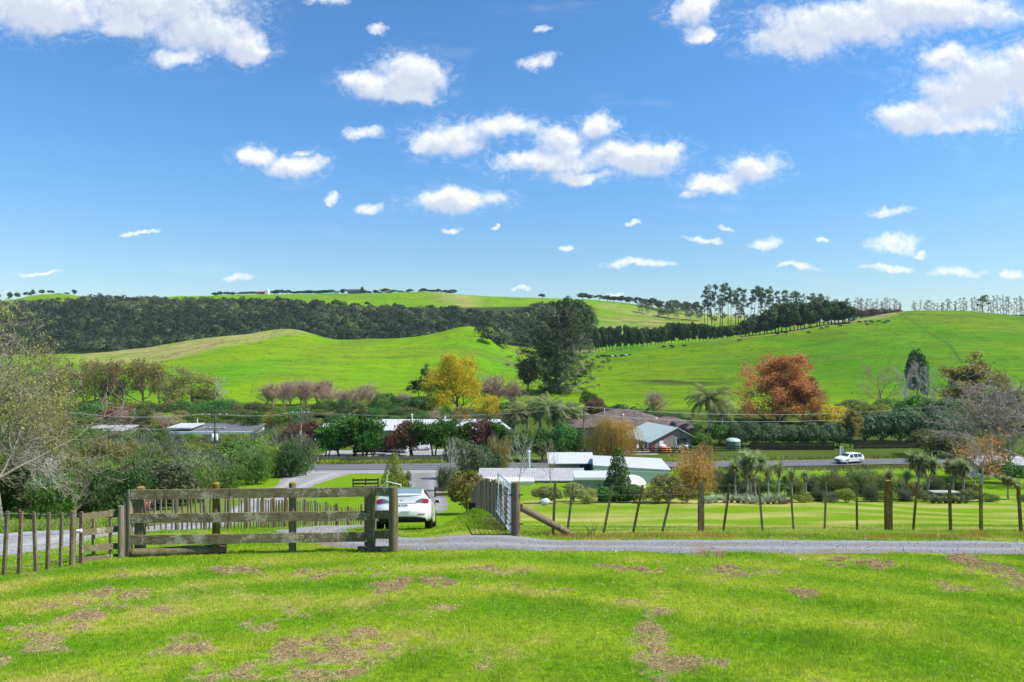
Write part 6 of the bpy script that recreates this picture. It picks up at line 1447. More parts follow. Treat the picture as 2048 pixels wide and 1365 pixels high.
def build_sedan():
    gx, gy = (808 - 1024)/F*22.6, 22.5; rearz = (682.5 - 1062)/F*21.3
    # stand the car on the slope
    ang = R(4.0); f = Vector((-math.sin(ang), math.cos(ang), 0)); wb = 2.88
    pr = Vector((gx, gy, 0)) + f*0.30; pf = pr + f*wb; zr = zgf(pr.x, pr.y); zf = zgf(pf.x, pf.y); pitch = math.atan2(zf - zr, wb)
    root = thing('parked_car', 'white electric sedan parked on the grass, seen from behind through the fence end', 'car', (pr.x, pr.y, zr)); root.rotation_euler = (pitch, 0, ang)
    # local: y forward, rear axle at y = 0
    st = [(-0.86, .34, .93, 1.085, .80, .86, .70), (-0.72, .30, .955, 1.12, .86, .905, .72), (-0.45, .27, .965, 1.165, .90, .925, .70), (0.0, .25, .955, 1.27, .92, .93, .63), (0.45, .22, .945, 1.37, .92, .925, .585), (1.0, .20, .93, 1.435, .92, .92, .565), (1.5, .20, .92, 1.44, .92, .92, .565),
          (2.05, .20, .91, 1.36, .92, .92, .58), (2.5, .20, .90, 1.20, .92, .92, .64), (2.85, .20, .89, 1.045, .92, .92, .74), (3.2, .21, .83, .93, .91, .91, .76), (3.5, .23, .72, .82, .86, .86, .70), (3.75, .28, .60, .66, .74, .74, .56)]
    ys, vv, g = loft_car(root, 4.69, st, M_CARW, M_GLASS, 0, 0, None, None)
    V1, F1 = car_surface(ys, vv, g, 0, len(ys) - 1, 0, len(vv) - 1, 1, 0); V2, F2 = car_surface(ys, vv, g, 0, len(ys) - 1, 0, len(vv) - 1, -1, 0)
    mb = MB(); mb.add(V1, F1, 0, True); mb.add(V2, F2, 0, True)
    zs = np.linspace(0.34, 1.098, 22)
    half = lambda z: float(np.interp(z, [.34, .42, .6, .8, .93, 1.0, 1.06, 1.098], [.815, .84, .868, .872, .86, .83, .76, .70]))
    rearp = lambda z: float(np.interp(z, [.34, .45, .58, .72, .80, .90, 1.0, 1.06, 1.10], [-.93, -1.00, -1.03, -1.00, -.965, -.955, -.955, -.965, -.955]))
    yf = lambda s, z: rearp(z) + (-.855 - rearp(z))*abs(s)**3.2
    V, Fq = fascia(None, zs, half, yf); mb.add(V, Fq, 0, True)
    # lip of the boot lid
    n = 24; lip = [(0.70*(-1 + 2*k/n), yf(-1 + 2*k/n, 1.09) - 0.015*(1 - abs(-1 + 2*k/n)**4), 1.10) for k in range(n + 1)]; mb.tube(lip, 0.014, 6)
    V, Fq = fascia(None, np.linspace(.30, .70, 10), lambda z: .74 - .1*(z > .6), lambda s, z: 3.76 - 0.15*abs(s)**3, 16); mb.add(V, [q[::-1] for q in Fq], 0, True)
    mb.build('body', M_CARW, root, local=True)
    # glass
    jw0, jw1 = 24, 31
    def patch(name, i0, i1, j0, j1, mat, off=0.006, mask=None, sides=(1, -1), par=root):
        m_ = MB()
        for s in sides: v, q = car_surface(ys, vv, g, i0, i1, j0, j1, s, off, mask); m_.add(v, q, 0, True)
        return m_.build(name, mat, par, local=True)
    yi = lambda y: int(np.argmin(abs(ys - y)))
    for s in (1, -1): patch('side_window', yi(-0.25), yi(2.5), 23, 31, M_GLASS, 0.006, lambda y, v: v > 0.575 + max(0, (0.15 - y))*0.10 + max(0, y - 2.1)*0.10 and v < 0.79 and not (1.02 < y < 1.12), (s,))
    patch('rear_window', yi(-0.42), yi(0.85), 32, len(vv) - 1, M_RGLASS, 0.006, lambda y, v: v > 0.845 + 0.035*max(0, -y))
    patch('windscreen', yi(1.75), yi(2.8), 32, len(vv) - 1, M_GLASS, 0.006)
    # lamps, plate, trims on the rear face
    def rpatch(name, x0, x1, zlo, zhi, mat, off=0.008, nx=14, nz=6):
        V = []; Fq = []
        for a in range(nz + 1):
            for k in range(nx + 1):
                t = k/nx; x = x0 + (x1 - x0)*t; z = zlo(t) + (zhi(t) - zlo(t))*a/nz; s = max(-1, min(1, x/half(z))); V.append((x, yf(s, z) - off, z))
        for a in range(nz):
            for k in range(nx):
                q = (a*(nx + 1) + k, a*(nx + 1) + k + 1, (a + 1)*(nx + 1) + k + 1, (a + 1)*(nx + 1) + k); Fq.append(q if x1 > x0 else q[::-1])
        return MB().add(V, Fq, 0, True).build(name, mat, root, local=True)
    for s in (-1, 1):
        lo = lambda t: 0.855 - 0.02*t + 0.02*(1 - t); hi = lambda t: 0.885 + 0.125*min(1, t*1.9)**0.6 - 0.02*t
        tl = rpatch('tail_light', 0.42*s, 0.80*s, lo, hi, M_TAILG)
        o = rpatch('lens', 0.655*s, 0.842*s, lambda t: 0.85, lambda t: 0.985 - 0.02*t, M_TAIL, 0.013); o.parent = tl
        rpatch('reflector', 0.50*s, 0.73*s, lambda t: 0.478 + 0.01*t, lambda t: 0.502 + 0.012*t, M_TAIL, 0.010, 10, 2)
    rpatch('diffuser', -0.80, 0.80, lambda t: 0.335, lambda t: 0.335 + 0.085*math.sin(math.pi*min(max(t, .0), 1.0))**0.35, M_BLACK, 0.012, 30, 3)
    rpatch('boot_seam', -0.45, 0.45, lambda t: 0.842, lambda t: 0.852, M_BLACK, 0.006, 20, 1)
    mb = MB(); mb.box((0, -0.995, 0.772), (0.36, 0.012, 0.125)); pl = mb.build('number_plate', M_WHITE, root, local=True)
    text_part('plate_text', 'NKT694', 0.098, M_INK, root, (0, -1.003, 0.772), (R(90), 0, 0)).parent = root
    text_part('bumper_lettering', 'IMAGERY', 0.075, M_GREYINK, root, (0.12, -1.040, 0.585), (R(90), 0, 0))
    mb = MB(); mb.tube([(-0.045, -0.975, 0.975), (-0.02, -0.977, 0.985), (0.02, -0.977, 0.985), (0.045, -0.975, 0.975)], 0.007, 6); mb.build('emblem', M_CHROME, root, local=True)
    for s in (-1, 1):
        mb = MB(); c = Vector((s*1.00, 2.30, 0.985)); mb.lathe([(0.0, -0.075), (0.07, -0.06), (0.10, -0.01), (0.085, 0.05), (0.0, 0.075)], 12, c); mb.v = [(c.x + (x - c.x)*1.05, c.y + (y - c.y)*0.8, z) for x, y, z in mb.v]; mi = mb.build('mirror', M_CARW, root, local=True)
        mb = MB(); mb.beam((s*0.89, 2.32, 0.94), (s*0.98, 2.31, 0.96), 0.05, 0.04); mb.box((s*1.0, 2.213, 0.99), (0.16, 0.012, 0.10)); mb.build('mirror_glass', M_BLACK, mi, local=True)
        for y in (0.0, wb): wheel(root, s*0.81, y, 0.335, 0.235)
        for y in (0.0, wb):   # dark wheel arches
            mb = MB(); vs = []; n = 16
            for k in range(n + 1):
                a = math.pi*k/n; vs += [(s*0.9285, y + math.cos(a)*0.40, 0.335 + math.sin(a)*0.40*0.97), (s*0.9285, y + math.cos(a)*0.33, 0.335 + math.sin(a)*0.33)]
            mb.add(vs, [((2*k, 2*k + 1, 2*k + 3, 2*k + 2) if s < 0 else (2*k + 2, 2*k + 3, 2*k + 1, 2*k)) for k in range(n)]); mb.build('wheel_arch', M_BLACK, root, local=True)
    mb = MB(); mb.box((0, 1.4, 0.32), (1.5, 3.8, 0.14)); mb.build('floor_pan', M_BLACK, root, local=True)
build_sedan()

def build_wagon(name, label, loc, rz, sc=1.0, tall=0.0, paint=None, group=None):
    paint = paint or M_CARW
    root = thing(name, label, 'car', loc, group, rz); root.scale = (sc, sc, sc); t = tall
    st = [(-0.92, .40, 1.00+t, 1.20+t, .80, .86, .66), (-0.80, .36, 1.01+t, 1.36+t, .86, .90, .62), (-0.4, .30, 1.01+t, 1.57+t, .90, .92, .62), (0.6, .28, 1.00+t, 1.66+t, .92, .92, .62), (1.3, .28, .99+t, 1.65+t, .92, .92, .62), (1.85, .28, .98+t, 1.54+t, .92, .92, .65), (2.35, .28, .97+t, 1.32+t, .92, .92, .70), (2.62, .28, .96+t*.8, 1.12+t, .91, .91, .76), (3.2, .30, .90+t*.7, 1.02+t*.9, .90, .90, .74), (3.62, .34, .80+t*.6, .92+t*.8, .86, .86, .70), (3.82, .42, .66+t*.5, .76+t*.6, .76, .76, .60)]
    ys, vv, g = loft_car(root, 4.7, st, None, None, 0, 0, None, None); n = len(ys) - 1; m = len(vv) - 1
    mb = MB()
    for s in (1, -1): v, q = car_surface(ys, vv, g, 0, n, 0, m, s, 0); mb.add(v, q, 0, True)
    for i, flip in ((0, False), (n, True)):
        ring = [(g[i, j, 0], ys[i], g[i, j, 1]) for j in range(m + 1)] + [(-g[i, j, 0], ys[i], g[i, j, 1]) for j in range(m, -1, -1)]; mb.add(ring, [tuple(range(len(ring))) if flip else tuple(range(len(ring) - 1, -1, -1))])
    mb.build('body', paint, root, local=True); yi = lambda y: int(np.argmin(abs(ys - y)))
    def patch(nm, a, b, j0, j1, mat, mask=None, sides=(1, -1)):
        k = MB()
        for s in sides: v, q = car_surface(ys, vv, g, yi(a), yi(b), j0, j1, s, 0.008, mask); k.add(v, q, 0, True)
        k.build(nm, mat, root, local=True)
    for s in (1, -1):
        for a, b in ((-0.55, 0.25), (0.33, 1.18), (1.26, 2.15)): patch('side_window', a, b, 22, 31, M_GLASS, lambda y, v: v < 0.79 - max(0, y - 1.7)*0.25, (s,))
        patch('sill', -0.5, 3.4, 0, 5, M_BLACK, None, (s,))
        k = MB(); k.lathe([(0, -.09), (.09, -.06), (.11, 0), (.09, .06), (0, .09)], 10, (s*1.0, 2.2, 1.08 + t)); k.build('mirror', paint, root, local=True)
        k = MB(); k.box((s*0.62, 3.72, 0.74 + t*.6), (0.34, 0.14, 0.13), s*-0.35); k.build('headlight', M_LAMP, root, local=True)
        k = MB(); k.box((s*0.80, -0.90, 1.05 + t), (0.12, 0.10, 0.32)); k.build('tail_light', M_TAIL, root, local=True)
        for y in (0, 2.75): wheel(root, s*0.80, y, 0.36, 0.24)
    patch('windscreen', 1.85, 2.5, 32, m, M_GLASS); 
    k = MB(); k.box((0, 3.84, 0.58 + t*.4), (0.95, 0.05, 0.22)); k.build('grille', M_BLACK, root, local=True)
    k = MB(); k.box((0, 1.4, 0.30), (1.5, 4.0, 0.10)); k.build('floor_pan', M_BLACK, root, local=True)
    return root
def road_pt(px, off=0.0):
    for _ in range(1):
        best = min(range(len(ROADL)), key=lambda i: abs(1024 + ROADL[i, 0]/ROADL[i, 1]*F - px)); t = ROADL[min(best + 1, len(ROADL) - 1)] - ROADL[best - 1]
    return ROADL[best], math.atan2(t[1], t[0])
def build_traffic():
    p, a = road_pt(1712); x, y = p[0], p[1] - 0.5; build_wagon('white_wagon', 'white station wagon driving along the main road in front of the hedge', (x, y, zgf(x, y) + 0.17), a + R(90) + R(14), 1.0)
    q = G(806, 124); build_wagon('white_wagon', 'white off-road wagon parked in the gravel yard behind the trimmed conifers', (q.x, q.y, q.z + 0.16), R(75), 1.0, 0.16)
    q = G(842, 128); build_wagon('white_wagon', 'second white wagon parked deeper in the yard, mostly hidden by stems', (q.x + 1, q.y, q.z + 0.16), R(100), 0.95, 0.1)
    q = G(796, 133); build_wagon('white_wagon', 'white wagon in the yard close to the grey wall, roof showing over others', (q.x, q.y, q.z + 0.16), R(85), 1.0, 0.2)
    q = G(152, 47); build_wagon('red_wagon', 'dark red vehicle half buried in the scrub beside the lane', (q.x + 1.5, q.y, q.z + 0.02), R(-78), 0.9, 0.0, M_REDP)
    # white truck with tray
    q = G(758, 126); root = thing('white_truck', 'white truck with a square cab standing at the left of the yard', 'truck', (q.x, q.y, q.z + 0.16), None, R(90))
    mb = MB(); mb.add([(-1, 0, .7), (1, 0, .7), (1, 1.7, .7), (-1, 1.7, .7), (-1, 0, 2.5), (1, 0, 2.5), (.95, 1.3, 2.5), (-.95, 1.3, 2.5), (1, 1.65, 1.55), (-1, 1.65, 1.55)], [(0, 1, 5, 4), (0, 3, 2, 1), (4, 5, 6, 7), (1, 2, 8, 6, 5), (0, 4, 7, 9, 3), (2, 3, 9, 8), (9, 7, 6, 8)]); mb.build('cab', M_WHITE, root, local=True)
    mb = MB(); mb.box((0, -2.0, 0.85), (2.0, 3.8, 0.12)); mb.box((0, -3.9, 1.1), (2.0, 0.06, 0.4)); mb.box((-1, -2.0, 1.1), (0.06, 3.8, 0.4)); mb.box((1, -2.0, 1.1), (0.06, 3.8, 0.4)); mb.build('tray', M_WHITE, root, local=True)
    for s in (-1, 1):
        mb = MB(); mb.add([(s*1.006, .35, 1.6), (s*1.006, 1.35, 1.6), (s*.99, 1.15, 2.25), (s*.995, .35, 2.25)], [(0, 1, 2, 3) if s > 0 else (3, 2, 1, 0)]); mb.build('side_window', M_GLASS, root, local=True)
        for y in (1.0, -2.6): wheel(root, s*0.85, y, 0.40, 0.25)
    # dark trailer boat shape
    q = G(741, 121); root = thing('dark_trailer', 'long dark covered trailer beside the white truck in the yard', 'trailer', (q.x, q.y, q.z + 0.16), None, R(10))
    mb = MB(); mb.add([(-3, -.9, .6), (3, -.9, .8), (3.8, 0, 1.2), (3, .9, .8), (-3, .9, .6), (-3, -.9, 1.4), (2.6, -.9, 1.6), (3.8, 0, 1.7), (2.6, .9, 1.6), (-3, .9, 1.4), (-2.2, 0, 1.9), (1.6, 0, 2.1)], [(0, 4, 3, 2, 1), (0, 1, 6, 5), (1, 2, 7, 6), (2, 3, 8, 7), (3, 4, 9, 8), (0, 5, 9, 4), (5, 6, 11, 10), (8, 9, 10, 11), (6, 7, 11), (7, 8, 11), (5, 10, 9)]); mb.build('cover', m_plain('brown_tarpaulin', (0.06, 0.05, 0.04), 0.8), root, local=True)
    mb = MB(); mb.box((0, 0, .52), (6.2, 1.2, .12)); mb.build('chassis', M_BLACK, root, local=True)
    for s in (-1, 1): wheel(root, 0.0 + s*0.01, s*0.0, 0.3, 0.2) if False else None
    wheel(root, 0.75, 0.0, 0.32, 0.2); wheel(root, -0.75, 0.0, 0.32, 0.2)
build_traffic()
# ------------------------------------------------------------------ buildings
def m_corr(name, col, axis='x', pitch=0.18, rough=0.5, dirt=0.2, metal=0.0):
    """corrugated sheet: ribs as bump along one axis"""
    m, T = newmat(name); co = obj_co(T); sp = T.n('ShaderNodeSeparateXYZ'); T.l(co, sp.inputs[0])
    wv = T.math('SINE', T.math('MULTIPLY', sp.outputs[0 if axis == 'x' else 1], 2*math.pi/pitch)); nz = T.noise(T.vec('MULTIPLY', co, (1.2, 1.2, 0.3)), 1.0, 5, 0.6)
    f = T.math('MULTIPLY_ADD', nz, -2*dirt, 1 + dirt*0.7); cc = T.n('ShaderNodeCombineColor')
    for i in range(3): T.l(f, cc.inputs[i])
    bsdf(T, T.mixc(1.0, col, cc.outputs[0], 'MULTIPLY'), rough, 0.4, metal, normal=bump(T, wv, 0.006)); return m
def m_tile(name, c1, c2):
    m, T = newmat(name); co = obj_co(T); br = T.n('ShaderNodeTexBrick'); br.inputs['Scale'].default_value = 1.0; br.inputs['Brick Width'].default_value = 0.35; br.inputs['Row Height'].default_value = 0.16; br.inputs['Mortar Size'].default_value = 0.012
    br.inputs['Color1'].default_value = c1 + (1,); br.inputs['Color2'].default_value = c2 + (1,); br.inputs['Mortar'].default_value = tuple(v*0.4 for v in c1) + (1,)
    sp = T.n('ShaderNodeSeparateXYZ'); T.l(co, sp.inputs[0]); cb = T.n('ShaderNodeCombineXYZ'); T.l(T.math('ADD', sp.outputs[0], sp.outputs[1]), cb.inputs[0]); T.l(T.math('MULTIPLY', sp.outputs[2], 1.6), cb.inputs[1]); T.l(cb.outputs[0], br.inputs['Vector'])
    nz = T.noise(co, 0.8, 5, 0.6); c = T.mixc(T.math('MULTIPLY', T.sstep(nz, 0.4, 0.7), 0.5), br.outputs[0], tuple(v*1.5 for v in c2)); bsdf(T, c, 0.85, 0.2); return m
def m_boards(name, c1, c2, axis='x', pitch=0.16):
    m, T = newmat(name); co = obj_co(T); sp = T.n('ShaderNodeSeparateXYZ'); T.l(co, sp.inputs[0])
    s = T.math('FRACT', T.math('MULTIPLY', T.math('ADD', sp.outputs[0], sp.outputs[1]) if axis == 'x' else sp.outputs[2], 1/pitch)); gap = T.sstep(s, 0.0, 0.10)
    nz = T.noise(T.vec('MULTIPLY', co, (3, 3, 0.4) if axis == 'x' else (0.4, 0.4, 3)), 2.0, 5, 0.65); c = T.ramp(nz, [(0.3, c1), (0.7, c2)]); bsdf(T, T.mixc(gap, tuple(v*0.35 for v in c1), c), 0.9, 0.1); return m
R_WHITE = m_corr('white_roof_sheet', (0.52, 0.53, 0.56), 'x', 0.4, 0.45, 0.06); R_GREY = m_corr('grey_corrugated_roof', (0.40, 0.385, 0.39), 'x', 0.30, 0.6, 0.28); R_GREEN = m_corr('pale_green_roof', (0.40, 0.47, 0.42), 'x', 0.4, 0.45, 0.06)
R_TILE = m_tile('brown_roof_tile', (0.115, 0.085, 0.075), (0.17, 0.13, 0.115)); WALL_W = m_boards('white_wall', (0.70, 0.66, 0.70), (0.82, 0.78, 0.81), 'z', 0.2); WALL_G = m_boards('grey_wall', (0.26, 0.27, 0.28), (0.36, 0.37, 0.38), 'x', 0.3); WALL_B = m_boards('weathered_cladding', (0.17, 0.14, 0.115), (0.34, 0.295, 0.25), 'x', 0.2); WALL_T = m_boards('tan_wall', (0.28, 0.23, 0.17), (0.36, 0.30, 0.22), 'z', 0.2)  # white wall tinted slightly magenta to cancel green bounce light from the grass
def rotp(p, rz): c, s = math.cos(rz), math.sin(rz); return (p[0]*c - p[1]*s, p[0]*s + p[1]*c, p[2])
def wall_box(root, d, h, mat, name='wall', base=-0.6):
    mb = MB(); x, y = d[0]/2, d[1]/2; v = [(-x, -y, base), (x, -y, base), (x, y, base), (-x, y, base), (-x, -y, h), (x, -y, h), (x, y, h), (-x, y, h)]
    mb.add(v, [(0, 1, 5, 4), (1, 2, 6, 5), (2, 3, 7, 6), (3, 0, 4, 7), (4, 5, 6, 7)]); return mb.build(name, mat, root, local=True)
def slab(root, pts, th, mat, name='roof'):
    """roof sheet of some thickness from its top outline"""
    mb = MB(); n = len(pts); lo = [(x, y, z - th) for x, y, z in pts]; mb.add(list(pts) + lo, [tuple(range(n)), tuple(range(2*n - 1, n - 1, -1))] + [(i, n + i, n + (i + 1) % n, (i + 1) % n) for i in range(n)]); return mb.build(name, mat, root, local=True)
def window(root, x0, x1, y, z0, z1, panes=2, frame=M_WHITE, axis='x', sgn=-1):
    """glazed opening proud of the wall; axis x: lies in the plane y"""
    def P(a, off, z): return (a, y + sgn*off, z) if axis == 'x' else (y + sgn*off, a, z)
    mb = MB(); t = 0.06
    def bar(a0, a1, b0, b1):
        c = P((a0 + a1)/2, 0.03, (b0 + b1)/2); d = (a1 - a0, 0.06, b1 - b0) if axis == 'x' else (0.06, a1 - a0, b1 - b0); mb.box(c, d)
    bar(x0, x1, z0, z0 + t); bar(x0, x1, z1 - t, z1)
    for i in range(panes + 1):
        a = x0 + (x1 - x0 - t)*i/panes; bar(a, a + t, z0 + t, z1 - t)
    w = mb.build('window', frame, root, local=True)
    mb = MB(); c = P((x0 + x1)/2, 0.015, (z0 + z1)/2); mb.box(c, (x1 - x0 - 2*t, 0.02, z1 - z0 - 2*t) if axis == 'x' else (0.02, x1 - x0 - 2*t, z1 - z0 - 2*t)); mb.build('pane', M_GLASS, w, local=True)
def chimney(root, p, h, r, mat, name='chimney'):
    mb = MB(); mb.tube([p, (p[0], p[1], p[2] + h)], r, 10); mb.lathe([(r*1.6, h), (r*1.6, h + r), (0, h + r*1.8)], 10, p); return mb.build(name, mat, root, local=True)
def build_houses():
    # gabled annexe with the pale green roof
    y = 134; g = G(1318, y); root = thing('gabled_house', 'weathered timber gable building with a pale green roof beside the golden willow', 'house', g, None, R(24))
    W, D, H, RH = 8.6, 9.0, 2.35, 1.85
    wall_box(root, (W, D), H, WALL_B); mb = MB(); mb.add([(-W/2, -D/2 - .003, H), (W/2, -D/2 - .003, H), (0.7, -D/2 - .003, H + RH)], [(0, 1, 2)]); mb.build('gable', WALL_B, root, local=True); mb = MB(); mb.add([(-W/2, D/2, H), (W/2, D/2, H), (0.7, D/2, H + RH)], [(2, 1, 0)]); mb.build('gable', WALL_B, root, local=True)
    slab(root, [(-W/2 - 1.5, -D/2 - .5, H - .45), (0.7, -D/2 - .5, H + RH + .12), (0.7, D/2 + .5, H + RH + .12), (-W/2 - 1.5, D/2 + .5, H - .45)], 0.14, R_GREEN); slab(root, [(0.7, -D/2 - .5, H + RH + .125), (W/2 + .7, -D/2 - .5, H - .2), (W/2 + .7, D/2 + .5, H - .2), (0.7, D/2 + .5, H + RH + .125)], 0.14, R_GREEN)
    window(root, 0.4, 3.0, -D/2, 1.05, 2.1, 3, M_BLACK); mb = MB(); mb.box((-2.8, -D/2 - .03, 0.95), (0.9, .06, 1.95)); mb.build('door', M_WHITE, root, local=True)
    for k in range(3): window(root, -3.8 + k*2.4, -1.9 + k*2.4, -W/2, 0.1, 2.0, 2, M_WHITE, 'y')
    for k in range(3): mb = MB(); mb.box((-W/2 - 1.3, -D/2 + 0.3 + k*3.6, 0.75), (.14, .14, 2.3)); mb.build('porch_post', M_WHITE, root, local=True)
    mb = MB(); mb.lathe([(0, -.1), (.1, -.05), (.1, .05), (0, .1)], 8, (2.6, -D/2 - .1, 2.9)); mb.build('wall_lamp', M_WHITE, root, local=True)
    # big brown tiled house
    g = G(1250, 152); root = thing('tiled_house', 'wide low house with a brown tiled hip roof behind the golden willow', 'house', g, None, R(-6))
    wall_box(root, (22, 11), 2.5, WALL_T); e = 0.8; a, b = 11 + e, 5.5 + e; hz, rz = 2.45, 5.7
    E = [(-a, -b, hz), (a, -b, hz), (a, b, hz), (-a, b, hz)]; r0, r1 = (-3.0, 0, rz), (1.6, 0, rz)
    mb = MB(); mb.add(E + [r0, r1], [(0, 1, 5, 4), (2, 3, 4, 5), (1, 2, 5), (3, 0, 4), (3, 2, 1, 0)]); mb.build('roof', R_TILE, root, local=True)
    E = [(4.5, -7.0, hz), (15, -7.0, hz), (15, 4, hz), (4.5, 4, hz)]; mb = MB(); mb.add([(p[0], p[1], p[2] + .02) for p in E] + [(8.0, -1.5, rz - 1.3), (10.5, -1.5, rz - 1.3)], [(0, 1, 5, 4), (2, 3, 4, 5), (1, 2, 5), (3, 0, 4), (3, 2, 1, 0)]); mb.build('roof', R_TILE, root, local=True)
    mb = MB(); mb.box((9.75, -1.5, 1.2), (9, 9.4, 2.4)); mb.build('wing_wall', WALL_T, root, local=True)
    E = [(-16, -6.5, hz - .1), (-8, -6.5, hz - .1), (-8, 3, hz - .1), (-16, 3, hz - .1)]; mb = MB(); mb.add(E + [(-13, -2, rz - 1.5), (-10.5, -2, rz - 1.5)], [(0, 1, 5, 4), (2, 3, 4, 5), (1, 2, 5), (3, 0, 4), (3, 2, 1, 0)]); mb.build('roof', R_TILE, root, local=True)
    mb = MB(); mb.box((-12, -1.75, 1.15), (6.8, 8, 2.3)); mb.build('wing_wall', WALL_T, root, local=True)
    for x in (-6.5, -2.0, 2.2): window(root, x, x + 2.2, -5.5, 0.9, 2.0, 2)
    chimney(root, (-4.6, -1.6, 4.3), 1.5, 0.09, M_WHITE, 'flue'); chimney(root, (-0.6, -2.2, 4.2), 0.5, 0.16, M_WHITE, 'roof_vent'); chimney(root, (6.6, -2.8, 3.6), 0.45, 0.14, M_WHITE, 'roof_vent')
    # long building with white roof behind the conifers
    g = G(862, 141); root = thing('white_roofed_building', 'long grey-walled building with a bright white roof behind the trimmed conifers', 'building', g, None, 0)
    wall_box(root, (25, 9), 3.3, WALL_G); slab(root, [(-12.4, -5.2, 3.15), (13.0, -5.2, 3.15), (11.8, 0, 4.75), (-10.2, 0, 4.75)], 0.12, R_WHITE); slab(root, [(13.0, 5.2, 3.15), (-13.0, 5.2, 3.15), (-10.2, 0, 4.752), (11.8, 0, 4.752)], 0.12, R_WHITE)
    slab(root, [(-12.4, -5.2, 3.149), (-10.2, 0, 4.749), (-13.5, 2.0, 3.6), (-15.5, -3.5, 3.1)], 0.1, m_plain('tan_roof', (0.36, 0.31, 0.24), 0.8))
    for x in (-8, -3, 2, 7): window(root, x, x + 2.4, -4.5, 1.0, 2.3, 2)
    chimney(root, (-3.7, -1.5, 4.2), 1.6, 0.13, M_WHITE, 'flue'); chimney(root, (-11.4, -2.0, 3.9), 0.9, 0.08, M_WHITE, 'flue'); chimney(root, (3.0, -1.0, 4.3), 0.9, 0.12, M_WHITE, 'roof_vent')
    g = G(955, 143); root = thing('white_roofed_wing', 'lower wing with a slanting white roof right of the long white-roofed building', 'building', g, None, R(4))
    wall_box(root, (12, 8), 3.0, WALL_G); slab(root, [(-6.6, -4.6, 3.0), (6.8, -4.6, 3.0), (4.6, 0, 4.5), (-6.6, 0, 4.7)], 0.12, R_WHITE); slab(root, [(6.8, 4.6, 3.0), (-6.6, 4.6, 3.0), (-6.6, 0, 4.702), (4.6, 0, 4.502)], 0.12, R_WHITE); window(root, -3, 0, -4, 1.0, 2.2, 2)
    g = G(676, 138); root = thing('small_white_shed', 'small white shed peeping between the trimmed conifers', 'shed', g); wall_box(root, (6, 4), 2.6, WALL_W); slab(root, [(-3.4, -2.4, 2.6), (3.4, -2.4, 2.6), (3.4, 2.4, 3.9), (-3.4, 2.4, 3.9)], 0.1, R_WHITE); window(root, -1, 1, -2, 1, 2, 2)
    # long white house in the trees at the left
    g = G(440, 139); root = thing('flat_roofed_house', 'long low white house with a dark roof strip among the left trees', 'house', g)
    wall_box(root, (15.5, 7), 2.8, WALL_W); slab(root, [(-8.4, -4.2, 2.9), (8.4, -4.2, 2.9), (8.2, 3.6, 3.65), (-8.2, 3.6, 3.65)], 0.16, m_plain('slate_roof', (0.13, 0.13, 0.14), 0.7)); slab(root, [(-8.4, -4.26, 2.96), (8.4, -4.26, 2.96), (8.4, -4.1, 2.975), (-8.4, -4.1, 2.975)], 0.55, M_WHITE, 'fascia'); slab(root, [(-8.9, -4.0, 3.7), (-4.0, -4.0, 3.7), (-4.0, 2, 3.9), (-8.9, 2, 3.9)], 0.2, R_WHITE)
    for x in (-6, -1.5, 3): window(root, x, x + 2.6, -3.5, 1.0, 2.3, 3)
    chimney(root, (-4.6, 0, 3.4), 1.4, 0.08, M_GALV, 'flue')
    g = G(214, 140); root = thing('dark_roofed_house', 'low grey house roof half hidden below the dark red bush', 'house', g); wall_box(root, (9, 5), 2.7, WALL_G); slab(root, [(-5, -3, 2.8), (5, -3, 2.8), (5, 3, 3.3), (-5, 3, 3.3)], 0.15, R_GREY); window(root, -2, 1, -2.5, 1.5, 2.8, 2)
    # ---- sheds this side of the road
    g = G(1064, 84); root = thing('corrugated_shed', 'long shed with a grey corrugated roof sloping towards the paddock', 'shed', (g.x, g.y, g.z))
    W = 13.2; zt = (682.5 - 937.5)/F*86 - g.z; zb = (682.5 - 958)/F*83 - g.z
    slab(root, [(-W/2, -1.6, zb), (W/2, -1.6, zb - .02), (W/2, 2.4, zt), (-W/2, 2.4, zt)], 0.07, R_GREY); mb = MB(); mb.box((0, -1.72, zb - .06), (W, .14, .13)); mb.build('gutter', M_WHITE, root, local=True)
    mb = MB(); mb.box((0, 0.5, (zb - .3)/2 - .3), (W - .6, 3.4, zb + .2)); mb.build('wall', WALL_G, root, local=True); mb = MB(); mb.tube([(0.1, -1.85, zb - .1), (0.1, -1.85, -.2)], .05, 6); mb.build('downpipe', M_WHITE, root, local=True)
    g2 = G(985, 80); mb = MB(); t = thing('white_tank_lid', 'low white rectangular tank cover in front of the corrugated shed', 'cover', g2); mb.box((2.0, 0, .25), (5.6, 2.2, .6)); mb.build('cover_box', M_WHITE, t, local=True); mb = MB(); mb.box((2.0, 0, .58), (5.75, 2.35, .07)); mb.build('lid', M_WHITE, t, local=True)
    g = G(1140, 90); root = thing('flat_white_shed', 'small shed with a flat white roof above the corrugated one', 'shed', g); zt = (682.5 - 906)/F*92 - g.z; zb = (682.5 - 927)/F*88.6 - g.z
    slab(root, [(-2.95, -1.6, zb), (3.2, -1.6, zb + .02), (3.2, 2.4, zt), (-2.95, 2.4, zt)], 0.09, R_WHITE); mb = MB(); mb.box((0.1, 0.6, zb/2 - .2), (5.6, 3.0, zb + .1)); mb.build('wall', WALL_G, root, local=True); mb = MB(); mb.box((1.9, -1.0, zb*.55), (1.4, .1, zb*.75)); mb.build('door', M_BLACK, root, local=True)
    mb = MB(); mb.beam((1.2, -1.4, .3), (1.7, -1.3, zb*.8), .06, .04); mb.build('leaning_pole', M_WHITE, root, local=True)
